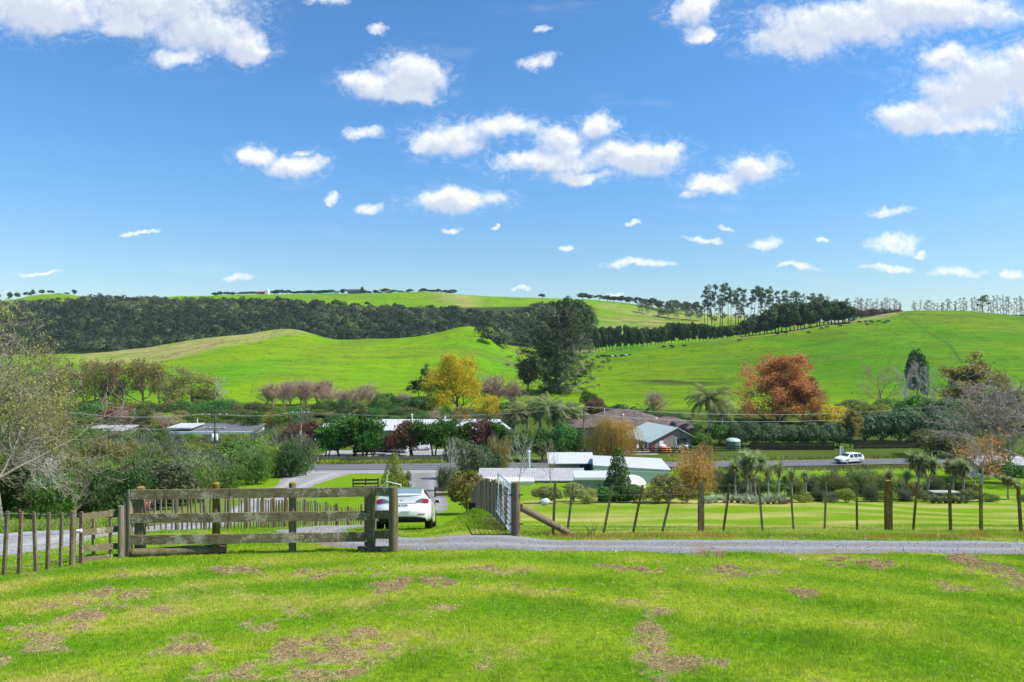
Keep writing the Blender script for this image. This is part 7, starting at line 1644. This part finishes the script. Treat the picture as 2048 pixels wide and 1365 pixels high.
    g = G(1058, 87.5); ch = thing('flue_pipe', 'galvanised flue pipe rising behind the corrugated roof', 'pipe', g); h = (682.5 - 904)/F*87.5 - g.z; mb = MB(); mb.tube([(0, 0, -.2), (0, 0, h)], .15, 12); mb.build('pipe', M_GALV, ch, local=True); mb = MB(); mb.lathe([(.15, h - .1), (.24, h - .05), (.24, h + .08), (0, h + .2)], 12); mb.build('cowl', M_GALV, ch, local=True)
    # large white shed
    Y = 83; g = G(1262, Y); root = thing('white_shed', 'large white metal shed with a low pitched roof behind the cone-shaped evergreen', 'shed', g); zof = lambda py, yy: (682.5 - py)/F*yy - g.z; xo = lambda px, yy: (px - 1024)/F*yy - g.x
    fl = (xo(1186, 81), -2.0, zof(931, 81)); fr = (xo(1342, 81), -2.0, zof(940, 81)); bl = (xo(1185, 90), 7.0, zof(911, 90)); br_ = (xo(1322, 90), 7.0, zof(917, 90))
    slab(root, [fl, fr, br_, bl], 0.10, R_WHITE)
    mb = MB(); ins = .12; v = [(fl[0] + ins, -1.85, -1), (fr[0] - ins, -1.85, -1), (br_[0] - ins, 6.9, -1), (bl[0] + ins, 6.9, -1), (fl[0] + ins, -1.85, fl[2] - .12), (fr[0] - ins, -1.85, fr[2] - .12), (br_[0] - ins, 6.9, br_[2] - .12), (bl[0] + ins, 6.9, bl[2] - .12)]
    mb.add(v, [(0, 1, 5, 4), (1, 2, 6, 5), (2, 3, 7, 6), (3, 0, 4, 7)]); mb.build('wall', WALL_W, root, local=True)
    mb = MB(); mb.beam((fl[0], -1.95, fl[2] - .55), (fr[0], -1.95, fr[2] - .32), .06, .10); mb.build('flashing', M_WHITE, root, local=True); mb = MB(); mb.beam((fl[0] + .1, -1.93, -.5), (fl[0] + .1, -1.93, fl[2] - .6), .28, .1, up=(0, 1, 0)); mb.build('corner_trim', M_CONC, root, local=True)
    g = G(1190, 76); root = thing('grey_lean_to', 'low grey lean-to with a white fascia left of the cone-shaped evergreen', 'shed', g); zt = (682.5 - 949)/F*76 - g.z
    slab(root, [(-2.4, -1.2, zt - .1), (2.6, -1.2, zt - .1), (2.6, 1.6, zt + .1), (-2.4, 1.6, zt + .1)], .1, R_WHITE); mb = MB(); mb.box((.1, -1.25, zt - .25), (5.0, .08, .26)); mb.build('fascia', M_WHITE, root, local=True); mb = MB(); mb.box((.1, .2, zt/2 - .35), (4.7, 2.4, zt + .2)); mb.build('wall', WALL_G, root, local=True)
    # white dome tank and green tank
    g = G(1263, 67); t = thing('white_water_tank', 'white plastic water tank with a domed lid beside the bronze-tipped bushes', 'tank', g); h = (682.5 - 951)/F*67 - g.z
    mb = MB(); mb.lathe([(1.35, -.3), (1.38, h*.3), (1.35, h*.62), (1.38, h*.64)], 28); mb.build('tank_wall', M_WHITE, t, local=True); mb = MB(); mb.lathe([(1.40, h*.63), (1.2, h*.80), (.8, h*.93), (.3, h), (0, h)], 28); mb.build('lid', M_WHITE, t, local=True)
    g = G(1466, 131); t = thing('green_water_tank', 'green plastic water tank with a pale lid under the tall palms', 'tank', g); h = (682.5 - 876)/F*131 - g.z; M_GT = m_plain('green_tank_plastic', (0.15, 0.24, 0.18), 0.5); mb = MB(); mb.lathe([(1.35, -.4), (1.38, h*.4), (1.35, h*.74)], 24); mb.build('tank_wall', M_GT, t, local=True); mb = MB(); mb.lathe([(1.42, h*.73), (1.25, h*.86), (.7, h*.96), (0, h)], 24); mb.build('lid', m_plain('pale_green_lid', (0.42, 0.52, 0.45), 0.5), t, local=True)
    # far ridge houses
    g = G(527, 1000); t = thing('red_barn', 'small red barn with a white gable on the far ridge', 'barn', g); wall_box(t, (12, 8), 4, M_REDP); mb = MB(); mb.add([(-6.5, -4.5, 4), (6.5, -4.5, 4), (6.5, 4.5, 4), (-6.5, 4.5, 4), (-6.5, 0, 7.5), (6.5, 0, 7.5)], [(0, 1, 5, 4), (2, 3, 4, 5), (1, 2, 5), (3, 0, 4)]); mb.build('roof', m_plain('grey_barn_roof', (0.4, 0.4, 0.42), 0.7), t, local=True); mb = MB(); mb.add([(3.6, -4.7, 0), (8.6, -4.7, 0), (8.6, 3, 0), (3.6, 3, 0), (3.6, -4.7, 5), (8.6, -4.7, 5), (8.6, 3, 5), (3.6, 3, 5), (6.1, -4.7, 7.8), (6.1, 3, 7.8)], [(0, 1, 5, 8, 4), (1, 2, 6, 5), (3, 0, 4, 7), (5, 6, 9, 8), (7, 4, 8, 9)]); mb.build('gable_end', M_WHITE, t, local=True)
    g = G(712, 1000); t = thing('dark_ridge_house', 'long dark modern house with a glazed front on the far ridge', 'house', g); M_DK = m_plain('black_cladding', (0.03, 0.032, 0.04), 0.6); wall_box(t, (22, 8), 4.2, M_DK); slab(t, [(-12, -5, 4.6), (8, -5, 4.6), (8, 5, 7), (-12, 5, 7)], .3, M_DK); mb = MB(); mb.add([(7, -4.5, 0), (12, -4.5, 0), (12, 4, 0), (7, 4, 0), (7, -4.5, 5), (12, -4.5, 5), (12, 4, 5), (7, 4, 5), (9.5, -4.5, 10.5), (9.5, 4, 10.5)], [(0, 1, 5, 8, 4), (1, 2, 6, 5), (3, 0, 4, 7), (5, 6, 9, 8), (7, 4, 8, 9)]); mb.build('gable_end', M_DK, t, local=True); window(t, -9, 5, -4, 1.0, 3.4, 6, M_GALV)
    g = G(672, 995); t = thing('pale_ridge_hut', 'small pale flat-topped hut left of the dark ridge house', 'hut', g); wall_box(t, (12, 5), 2.6, M_WHITE); slab(t, [(-6.5, -3, 2.7), (6.5, -3, 2.7), (6.5, 3, 3.1), (-6.5, 3, 3.1)], .25, M_CONC)
    # grey farm building behind the bare trees at the right
    g = G(1985, 98); t = thing('grey_barn', 'low grey barn behind the bare trees at the right edge', 'barn', g); wall_box(t, (7, 4), 1.6, WALL_G); slab(t, [(-4, -2.6, 1.6), (4, -2.6, 1.6), (4, 0, 2.5), (-4, 0, 2.5)], .1, R_GREY); slab(t, [(4, 2.6, 1.6), (-4, 2.6, 1.6), (-4, 0, 2.502), (4, 0, 2.502)], .1, R_GREY)
build_houses()

# ------------------------------------------------------------------ fences and furniture by the road
def board_fence(name, label, p0, p1, h, mat, n, rails=3, gap=False, dz=0.0):
    root = thing(name, label, 'fence', (p0.x, p0.y, zgf(p0.x, p0.y)))
    for i in range(n + 1):
        q = p0.lerp(p1, i/n); z = zgf(q.x, q.y); mb = MB(); mb.box((q.x, q.y + .06, z + h/2 - .1), (.13, .10, h + .25)); mb.build('post', mat, root)
    for k in range(rails):
        z0 = h*(k + .55)/rails if gap else h*(k + .5)/rails; mb = MB()
        for i in range(n):
            a = p0.lerp(p1, i/n); b = p0.lerp(p1, (i + 1)/n); mb.beam((a.x, a.y, zgf(a.x, a.y) + z0), (b.x, b.y, zgf(b.x, b.y) + z0), .04, h/rails*(0.55 if gap else 0.9))
        mb.build('rail', mat, root)
    return root
def pole(px, Y, top, arms, label, lean=0.0, braces=False):
    g = G(px, Y); h = (682.5 - top)/F*Y - g.z; root = thing('power_pole', label, 'pole', g); mb = MB(); mb.tube([(0, 0, -.4), (0, 0, h)], [.16, .11], 10); mb.build('pole', W_GREY, root, local=True); att = []
    for dz, w in arms:
        z = h - dz; mb = MB(); mb.box((0, -.14, z), (w, .10, .12)); a = mb.build('crossarm', W_GREY, root, local=True)
        for s in (-.47, -.2, .2, .47): mb = MB(); mb.lathe([(.03, 0), (.07, .04), (.045, .10), (.06, .16), (0, .22)], 8, (w*s, -.14, z + .05)); mb.build('insulator', M_WHITE, a, local=True); att.append(Vector((g.x + w*s, g.y - .14, g.z + z + .24)))
        if braces:
            for s in (-1, 1): mb = MB(); mb.beam((0, -.12, z - .7), (s*w*.33, -.14, z - .05), .04, .04); mb.build('brace', M_GALV, root, local=True)
    return g, h, att, root
def cable(a, b, sag, label, group):
    pts = [a.lerp(b, i/14) - Vector((0, 0, sag*4*(i/14)*(1 - i/14))) for i in range(15)]; mb = MB(); mb.tube(pts, .015, 4, cap=False); o = mb.build('power_line', M_LINE); tag(o, label, 'cable', group)
M_LINE = m_plain('aluminium_line', (0.40, 0.41, 0.41), 0.5, 0.4, 0.3)
def build_roadside():
    g1, h1, a1, r1 = pole(430, 95, 829, ((0.15, 3.6), (2.0, 3.0)), 'power pole with two crossarms and hanging boxes rising out of the scrub')
    for s, c in ((-.28, M_GALV), (.30, M_WHITE)): mb = MB(); mb.lathe([(.16, 0), (.18, .1), (.18, .8), (.12, .9), (0, .92)], 10, (s, -.1, h1 - 3.6)); mb.build('transformer', c, r1, local=True)
    g2, h2, a2, r2 = pole(602, 112, 816, ((0.85, 2.8),), 'slim power pole with one braced crossarm among the reddish conifers', braces=True)
    mb = MB(); mb.box((0, -.14, h2 - 4.2), (.18, .1, .8)); mb.build('pole_sign', M_WHITE, r2, local=True)
    g3, h3, a3, r3 = pole(1168, 124, 815, ((0.1, 1.6), (1.5, 1.8)), 'power pole beside the brown tiled house with two short crossarms')
    g4, h4, a4, r4 = pole(1877, 148, 812, ((0.25, 2.8), (1.6, 2.0)), 'power pole above the shaggy hedge with bare trees behind')
    L0 = PT(-120, 775, 80); L1 = PT(-120, 800, 80); R0 = PT(2150, 822, 140); R1 = PT(2150, 838, 140); gr = 'power lines over the valley'
    for i, (p, q, s) in enumerate(((L0, a1[0], 1.6), (L0 + Vector((1, 0, .1)), a1[1], 1.7), (L1, a1[4], 1.5), (L1 + Vector((1, 0, .1)), a1[7], 1.5))): cable(p, q, s, 'sagging power line running from the double-crossarm pole off the left edge', gr)
    for p, q in ((a1[2], a2[0]), (a1[3], a2[3]), (a1[1], a2[1])): cable(p, q, 0.5, 'power line between the scrub pole and the slim pole', gr)
    for p, q in ((a2[0], a3[0]), (a2[3], a3[3])): cable(p, q, 1.2, 'power line between the slim pole and the pole by the tiled house', gr)
    for p, q in ((a3[0], a4[0]), (a3[3], a4[3]), (a3[4], a4[4]), (a3[7], a4[7])): cable(p, q, 1.7, 'long power line crossing in front of the palms and the orange tree', gr)
    for p, q in ((a4[0], R0), (a4[3], R0 + Vector((.6, 0, 0))), (a4[4], R1), (a4[7], R1 + Vector((.6, 0, 0)))): cable(p, q, .8, 'power line leaving the hedge pole towards the right edge', gr)
    P2 = lambda px, Y: Vector(((px - 1024)/F*Y, Y, 0))
    board_fence('board_fence', 'dark board fence under the clipped hedge', P2(1500, 129), P2(1668, 129), 1.5, W_DARK, 9)
    board_fence('board_fence', 'dark board fence behind the white wagon under the shaggy hedge', P2(1708, 131), P2(1836, 132), 1.5, W_DARK, 7)
    board_fence('rail_fence', 'dark open rail fence in front of the gabled house and its flower tubs', P2(1263, 123), P2(1420, 124), 1.15, W_DARK, 7, 3, True)
    board_fence('rail_fence', 'dark open rail fence beside the green water tank', P2(1428, 127), P2(1492, 127.5), 1.0, W_DARK, 4, 3, True)
    board_fence('hurdle', 'short dark rail panel standing alone on the grass island between the drives', P2(706, 74), P2(756, 74.5), 1.15, W_DARK, 2, 3, True)
    board_fence('picket_fence', 'short dark paling fence beside the bronze-tipped bush', P2(870, 64), P2(899, 65), 1.0, W_DARK, 1, 2, True)
    for i in range(12):
        q = P2(870 + i*2.55, 63.9 + i*.09); 
    root = board_fence('white_rail_fence', 'white rails in front of the low grey barn at the right edge', P2(1930, 92), P2(2000, 90), 1.2, M_WHITE, 4, 4, True)
    board_fence('roadside_fence', 'low wire-thin fence along the far verge under the trimmed conifers', P2(612, 113.5), P2(1000, 114), 0.9, W_GREY, 22, 1, True)
    # marker posts and sign blades
    for px, Y, h in ((1567, 109.5, 1.1), (1612, 107.5, 1.0), (636, 110.6, 1.1), (1405, 113, 1.0), (995, 111, 1.0)):
        g = G(px, Y); t = thing('marker_post', 'thin white edge marker post on the verge of the main road', 'post', g, 'road edge markers'); mb = MB(); mb.box((0, 0, h/2 - .1), (.13, .05, h + .2)); mb.build('post', M_WHITE, t, local=True); mb = MB(); mb.box((0, -.03, h*.8), (.10, .012, .16)); mb.build('reflector', M_TAIL, t, local=True)
    g = G(1683, 110.5); t = thing('road_sign', 'narrow white twin-bladed road sign just in front of the moving wagon', 'sign', g); h = (682.5 - 893)/F*110.5 - g.z
    for x in (-.16, .20): mb = MB(); mb.box((x, 0, h/2), (.26, .05, h)); mb.build('blade', M_WHITE if x < 0 else m_plain('sign_grey', (.45, .5, .52), .5), t, local=True)
    mb = MB(); mb.box((.02, .05, h*.5), (.5, .04, .08)); mb.build('bracket', M_GALV, t, local=True)
    # letter boxes
    g = G(604, 97); t = thing('letter_box', 'white letter box on a bracket post at the mouth of the lane', 'letter box', g); mb = MB(); mb.box((-.2, 0, .5), (.12, .12, 1.4)); mb.beam((-.2, 0, .75), (.25, 0, 1.1), .08, .08); mb.build('bracket', W_DARK, t, local=True); mb = MB(); mb.box((.1, 0, 1.32), (.75, .4, .36)); mb.add([(-.3, -.22, 1.5), (.5, -.22, 1.5), (.5, .22, 1.5), (-.3, .22, 1.5), (-.3, 0, 1.64), (.5, 0, 1.64)], [(0, 1, 5, 4), (2, 3, 4, 5), (1, 2, 5), (3, 0, 4)]); mb.build('box', M_WHITE, t, local=True)
    # grey frame over the rubble heap behind the rail end
    g = G(770, 33); t = thing('pipe_frame', 'bent white pipe frame standing behind the end of the rail fence', 'frame', g); z0 = lambda py: (682.5 - py)/F*33 - g.z; x0 = lambda px: (px - 1024)/F*33 - g.x
    mb = MB(); mb.tube([(x0(774), 0, -.1), (x0(774), 0, z0(950)), ], .018, 6); mb.tube([(x0(772), 0, z0(963)), (x0(802), 0, z0(970)), (x0(803), 0, z0(985))], .02, 6); mb.build('pipe', M_GALV, t, local=True)
    # orange and white things by the gate
    g = G(988, 40); t = thing('orange_kayak', 'orange plastic kayak standing behind the batten fence', 'kayak', g); z1 = (682.5 - 957)/F*40 - g.z; mb = MB(); mb.tube([(-.28, 0, -.1), (-.22, .02, z1*.4), (-.05, .05, z1*.8), (.14, .08, z1)], [.34, .33, .24, .03], 14); mb.v = [(x, y*.5, z) for x, y, z in mb.v]; mb.build('hull', M_ORNG, t, local=True); mb = MB(); mb.tube([(-.36, -.16, z1*.2), (-.25, -.15, z1*.6), (.02, -.06, z1*.95)], .02, 6); mb.build('rim_trim', M_WHITE, t, local=True)
    g = G(946, 29.5); t = thing('black_bin', 'small dark grey box at the far end of the batten fence', 'box', g); mb = MB(); mb.box((0, -.1, .16), (.32, .3, .4)); mb.build('bin', M_INK, t, local=True); mb = MB(); mb.box((0, -.1, .38), (.36, .34, .05)); mb.build('lid', M_INK, t, local=True)
    g = G(1082, 55); t = thing('gas_bottle', 'pale blue gas bottle lying at the edge of the cream-flecked bushes', 'bottle', g); M_PB = m_plain('pale_blue_plastic', (0.55, 0.62, 0.66), .5); mb = MB(); mb.tube([(-.05, 0, .28), (.1, 0, .30), (.55, .05, .36), (.7, .06, .36)], [.12, .26, .26, .1], 14); mb.build('cylinder', M_PB, t, local=True); mb = MB(); mb.beam((-1.4, .0, .22), (-.1, 0, .22), .12, .1); mb.build('pipe', W_GREY, t, local=True)
    g = G(1888, 60); t = thing('plank_table', 'pale plank table standing above the grey-green flax', 'table', g); z = (682.5 - 984)/F*60 - g.z; mb = MB(); mb.box((0, 0, z), (2.3, .9, .09)); mb.build('tabletop', M_CONC, t, local=True)
    for x in (-.9, .9):
        for y in (-.3, .3): mb = MB(); mb.box((x, y, z/2 - .1), (.09, .09, z)); mb.build('leg', W_GREY, t, local=True)
    # courtyard of the gabled house
    M_PINK = m_plain('pink_flower', (0.45, 0.03, 0.13), .7); M_TERR = m_plain('terracotta', (0.42, 0.16, 0.08), .7)
    def tub(px, Y, cm, nm, lab, s=1.0):
        g = G(px, Y); t = thing('planter', lab, 'planter', g); mb = MB(); mb.lathe([(.28*s, 0), (.42*s, .5*s), (.46*s, .55*s), (.40*s, .52*s), (0, .5*s)], 14); mb.build('pot', M_TERR, t, local=True); r = np.random.default_rng(int(px)); P, d, k = blob_points([[0, 0, .85*s], [.2*s, .1, .95*s], [-.25*s, 0, .9*s]], [.4*s, .3*s, .3*s], 160, r); V, Q = leaf_quads(P, .2*s, d, .7, .8, r); link('flowers', np_mesh('flowers', V, Q, cm), t)
    tub(1263, 122.4, M_PINK, '', 'pot of pink flowers at the left end of the dark open rail fence', .9); tub(1304, 124.8, m_plain('red_flower', (0.5, 0.07, 0.02), .7), '', 'pot of red-orange flowers behind the dark open rail fence', 1.0); tub(1360, 125.5, M_WHITE, '', 'pot of white flowers near the blue barrel', .9)
    def brolly(px, Y, cm, lab, op):
        g = G(px, Y); t = thing('parasol', lab, 'parasol', g); mb = MB(); mb.tube([(0, 0, 0), (0, 0, 2.6)], .035, 8); mb.build('pole', M_WHITE, t, local=True); mb = MB()
        if op: mb.lathe([(0, 1.55), (.75, 1.25), (1.3, .75), (1.42, .55)], 10)
        else: mb.lathe([(0, 2.75), (.12, 2.4), (.22, 1.3), (.18, 1.0), (.1, .98)], 12)
        mb.build('canopy', cm, t, local=True)
    brolly(1351, 127.5, m_plain('folded_cloth', (0.42, 0.48, 0.55), .8), 'closed grey-blue parasol in front of the gable window', False)
    g = G(1326, 125.5); t = thing('bouncy_tent', 'orange and white play tent standing behind the dark open rail fence', 'tent', g); mb = MB(); mb.lathe([(1.05, 0), (1.0, .6), (.7, 1.15), (0, 1.45)], 14); mb.build('canopy', M_ORNG, t, local=True); mb = MB(); mb.lathe([(.62, 1.22), (.35, 1.42), (0, 1.55)], 14); mb.build('cap', M_WHITE, t, local=True); mb = MB(); mb.lathe([(.5, .1), (.5, .5), (.3, .9), (0, 1.1)], 12, (1.0, -.3, 0)); mb.build('side_pod', m_plain('amber_cloth', (.65, .33, .03), .6), t, local=True)
    g = G(1372, 126); t = thing('blue_barrel', 'blue barrel standing right of the white flower pot', 'barrel', g); M_BLU = m_plain('blue_plastic', (.05, .12, .30), .45); mb = MB(); mb.lathe([(.36, 0), (.40, .3), (.40, .75), (.36, 1.05), (.3, 1.08), (0, 1.08)], 16); mb.build('drum', M_BLU, t, local=True); mb = MB(); mb.lathe([(.37, 1.09), (.37, 1.2), (0, 1.22)], 16); mb.build('lid', M_WHITE, t, local=True)
    for i, (px, Y, lab) in enumerate(((1277, 128.5, 'white garden chair under the porch of the gabled house'), (1289, 127.2, 'white garden chair nearer the rail fence, right of the porch one'))):
        g = G(px, Y); t = thing('garden_chair', lab, 'chair', g, None, .6 + i); mb = MB(); mb.box((0, 0, .45), (.55, .55, .06)); mb.build('seat', M_WHITE, t, local=True); mb = MB(); mb.box((0, .26, .8), (.55, .06, .65)); mb.build('backrest', M_WHITE, t, local=True)
        for x in (-.24, .24):
            for y in (-.24, .24): mb = MB(); mb.box((x, y, .21), (.05, .05, .42)); mb.build('leg', M_WHITE, t, local=True)
    g = G(1338, 127); t = thing('picnic_table', 'dark outdoor table between the play tent and the closed parasol', 'table', g); mb = MB(); mb.box((0, 0, .74), (2.2, .9, .08)); mb.build('tabletop', W_DARK, t, local=True)
    for x in (-.9, .9): mb = MB(); mb.box((x, 0, .35), (.1, .7, .7)); mb.build('leg', W_DARK, t, local=True)
    # rural fence lines on the hills
    M_FP = W_GREY
    def hill_fence(lab, pts, step, h=1.1, name='hill_fence'):
        ln = [G(px, Y) for px, Y in pts]; root = thing(name, lab, 'fence', ln[0]); xs = [p.x for p in ln]; ysv = [p.y for p in ln]; L = smoothline(list(zip(xs, ysv)), step); tops = []
        for x, y in L: z = zgf(x, y); mb = MB(); mb.box((x, y, z + h/2 - .1), (.22, .22, h + .2)); mb.build('post', M_FP, root); tops.append(Vector((x, y, z + h*.85)))
        for f in (0, .45): mb = MB(); mb.tube([p - Vector((0, 0, f)) for p in tops], .03, 3, cap=False); mb.build('wire', M_WIRE, root)
    hill_fence('thin farm fence following the crest of the left green hill', [(290, 428), (420, 440), (520, 452), (640, 462), (760, 468), (860, 470), (930, 474)], 5.0)
    hill_fence('thin farm fence climbing the right green hill past the pasture corner', [(1925, 330), (1890, 400), (1850, 450), (1810, 500), (1790, 528)], 5.0)
    hill_fence('thin farm fence crossing the middle of the right green hill', [(1340, 404), (1450, 410), (1560, 418), (1700, 428), (1850, 440)], 7.0)
build_roadside()

# ------------------------------------------------------------------ cattle
def cow_mesh(name, lying, seed):
    r = random.Random(seed); mb = MB(); z0 = 0.0 if not lying else -.55
    mb.tube([(-.95, 0, 1.12 + z0), (-.85, 0, 1.08 + z0), (-.45, 0, 1.02 + z0), (.1, 0, .98 + z0), (.6, 0, 1.02 + z0), (.9, 0, 1.12 + z0)], [.10, .30, .36, .40, .37, .22], 12)
    graz = not lying; hd = [(.85, 0, 1.12 + z0), (1.15, 0, .95 + z0), (1.38, .05, .55), (1.50, .08, .30)] if graz else [(.85, 0, 1.12 + z0), (1.1, 0, 1.3 + z0), (1.35, 0, 1.35 + z0), (1.6, 0, 1.2 + z0)]
    mb.tube(hd, [.22, .17, .14, .085], 10)
    for s in (-1, 1):
        h = Vector(hd[2]); mb.tube([h + Vector((-.05, s*.1, .08)), h + Vector((-.12, s*.26, .10))], [.05, .02], 6)
        if not lying:
            for x, kx in ((-.75, -.06), (.65, .02)): mb.tube([(x, s*.2, .95), (x + kx, s*.2, .52), (x - kx*.5, s*.2, .26), (x, s*.2, 0)], [.14, .09, .06, .06], 8)
        else:
            for x in (-.6, .55): mb.tube([(x, s*.3, .32), (x + .35, s*.42, .14), (x - .1, s*.45, .08)], [.13, .09, .06], 8)
    mb.tube([(-.95, 0, 1.2 + z0), (-1.08, 0, .9 + z0), (-1.06, 0, .5 + max(z0, -.35))], [.04, .03, .04], 6); return mb.mesh(name, m_plain('cow_hide' + str(seed), (0.018, 0.016, 0.015), .7))
def build_cows():
    st = cow_mesh('standing_cow', False, 1); ly = cow_mesh('lying_cow', True, 2)
    hide = {'black': st.materials[0], 'brown': m_plain('brown_hide', (0.14, 0.05, 0.025), .7), 'white': m_plain('white_hide', (0.62, 0.60, 0.56), .7)}
    def cow(px, Y, py, me, col, lab, group):
        # find the depth where the hillside shows at this photo row
        best = min(np.arange(Y - 60, Y + 60, 2.0), key=lambda q: abs(682.5 - zgf((px - 1024)/F*q, q)/q*F - py)); g = G(px, float(best))
        o = link('cow', me); o.location = g; o.scale = (1.2, 1.2, 1.2); o.rotation_euler = (0, 0, RR.choice((0, math.pi)) + RR.uniform(-.6, .6)); tag(o, lab, 'cow', group); o.material_slots[0].link = 'OBJECT'; o.material_slots[0].material = hide[col]
    for px, py in ((1328, 697), (1342, 695), (1346, 697), (1368, 694), (1478, 684), (1555, 671), (1571, 669), (1643, 660), (1653, 657)): cow(px, 450, py, st, 'black', 'black cow grazing on the slope below the shelter belt', 'black cattle below the shelter belt')
    for px, py in ((1617, 666), (1681, 653)): cow(px, 455, py, ly, 'black', 'black cow lying on the slope below the shelter belt', 'lying cattle below the shelter belt')
    for px, py in ((1718, 647), (1731, 646), (1741, 645), (1745, 647), (1758, 646), (1769, 648), (1776, 645)): cow(px, 500, py, st, 'black', 'black cow in the small herd near the hilltop', 'herd near the hilltop')
    cow(1735, 500, 650, ly, 'black', 'black cow lying below the small herd near the hilltop', None)
    for px, py, c in ((1196, 716, 'black'), (1206, 714.5, 'black'), (1212, 713.5, 'black'), (1219, 713, 'black'), (1225, 714, 'white'), (1231, 713, 'brown'), (1237, 713.5, 'white'), (1243, 713, 'black'), (1248, 712.5, 'black'), (1253, 712, 'white'), (1257, 712, 'black')): cow(px, 440, py, ly, c, c + ' cow resting in the tight mixed herd right of the old pine', 'resting mixed herd, ' + c)
build_cows()
# ------------------------------------------------------------------ thin air between the valley and the far ridge
def build_haze():
    n = len(GROUND.data.vertices); co = np.empty(n*3, np.float32); GROUND.data.vertices.foreach_get('co', co); co = co.reshape(-1, 3)
    lo = co.min(0) - 1.0; hi = co.max(0) + 1.0; hi[2] = max(hi[2], 100.0)
    mb = MB(); mb.box(((lo[0] + hi[0])/2, (lo[1] + hi[1])/2, (lo[2] + hi[2])/2), (hi[0] - lo[0], hi[1] - lo[1], hi[2] - lo[2]))
    m, T = newmat('haze_air'); v = T.n('ShaderNodeVolumePrincipled'); v.inputs['Color'].default_value = (0.82, 0.90, 1.0, 1); v.inputs['Density'].default_value = 0.00006
    T.l(v.outputs[0], T.out.inputs['Volume']); o = mb.build('haze', m); o['kind'] = 'stuff'
build_haze()
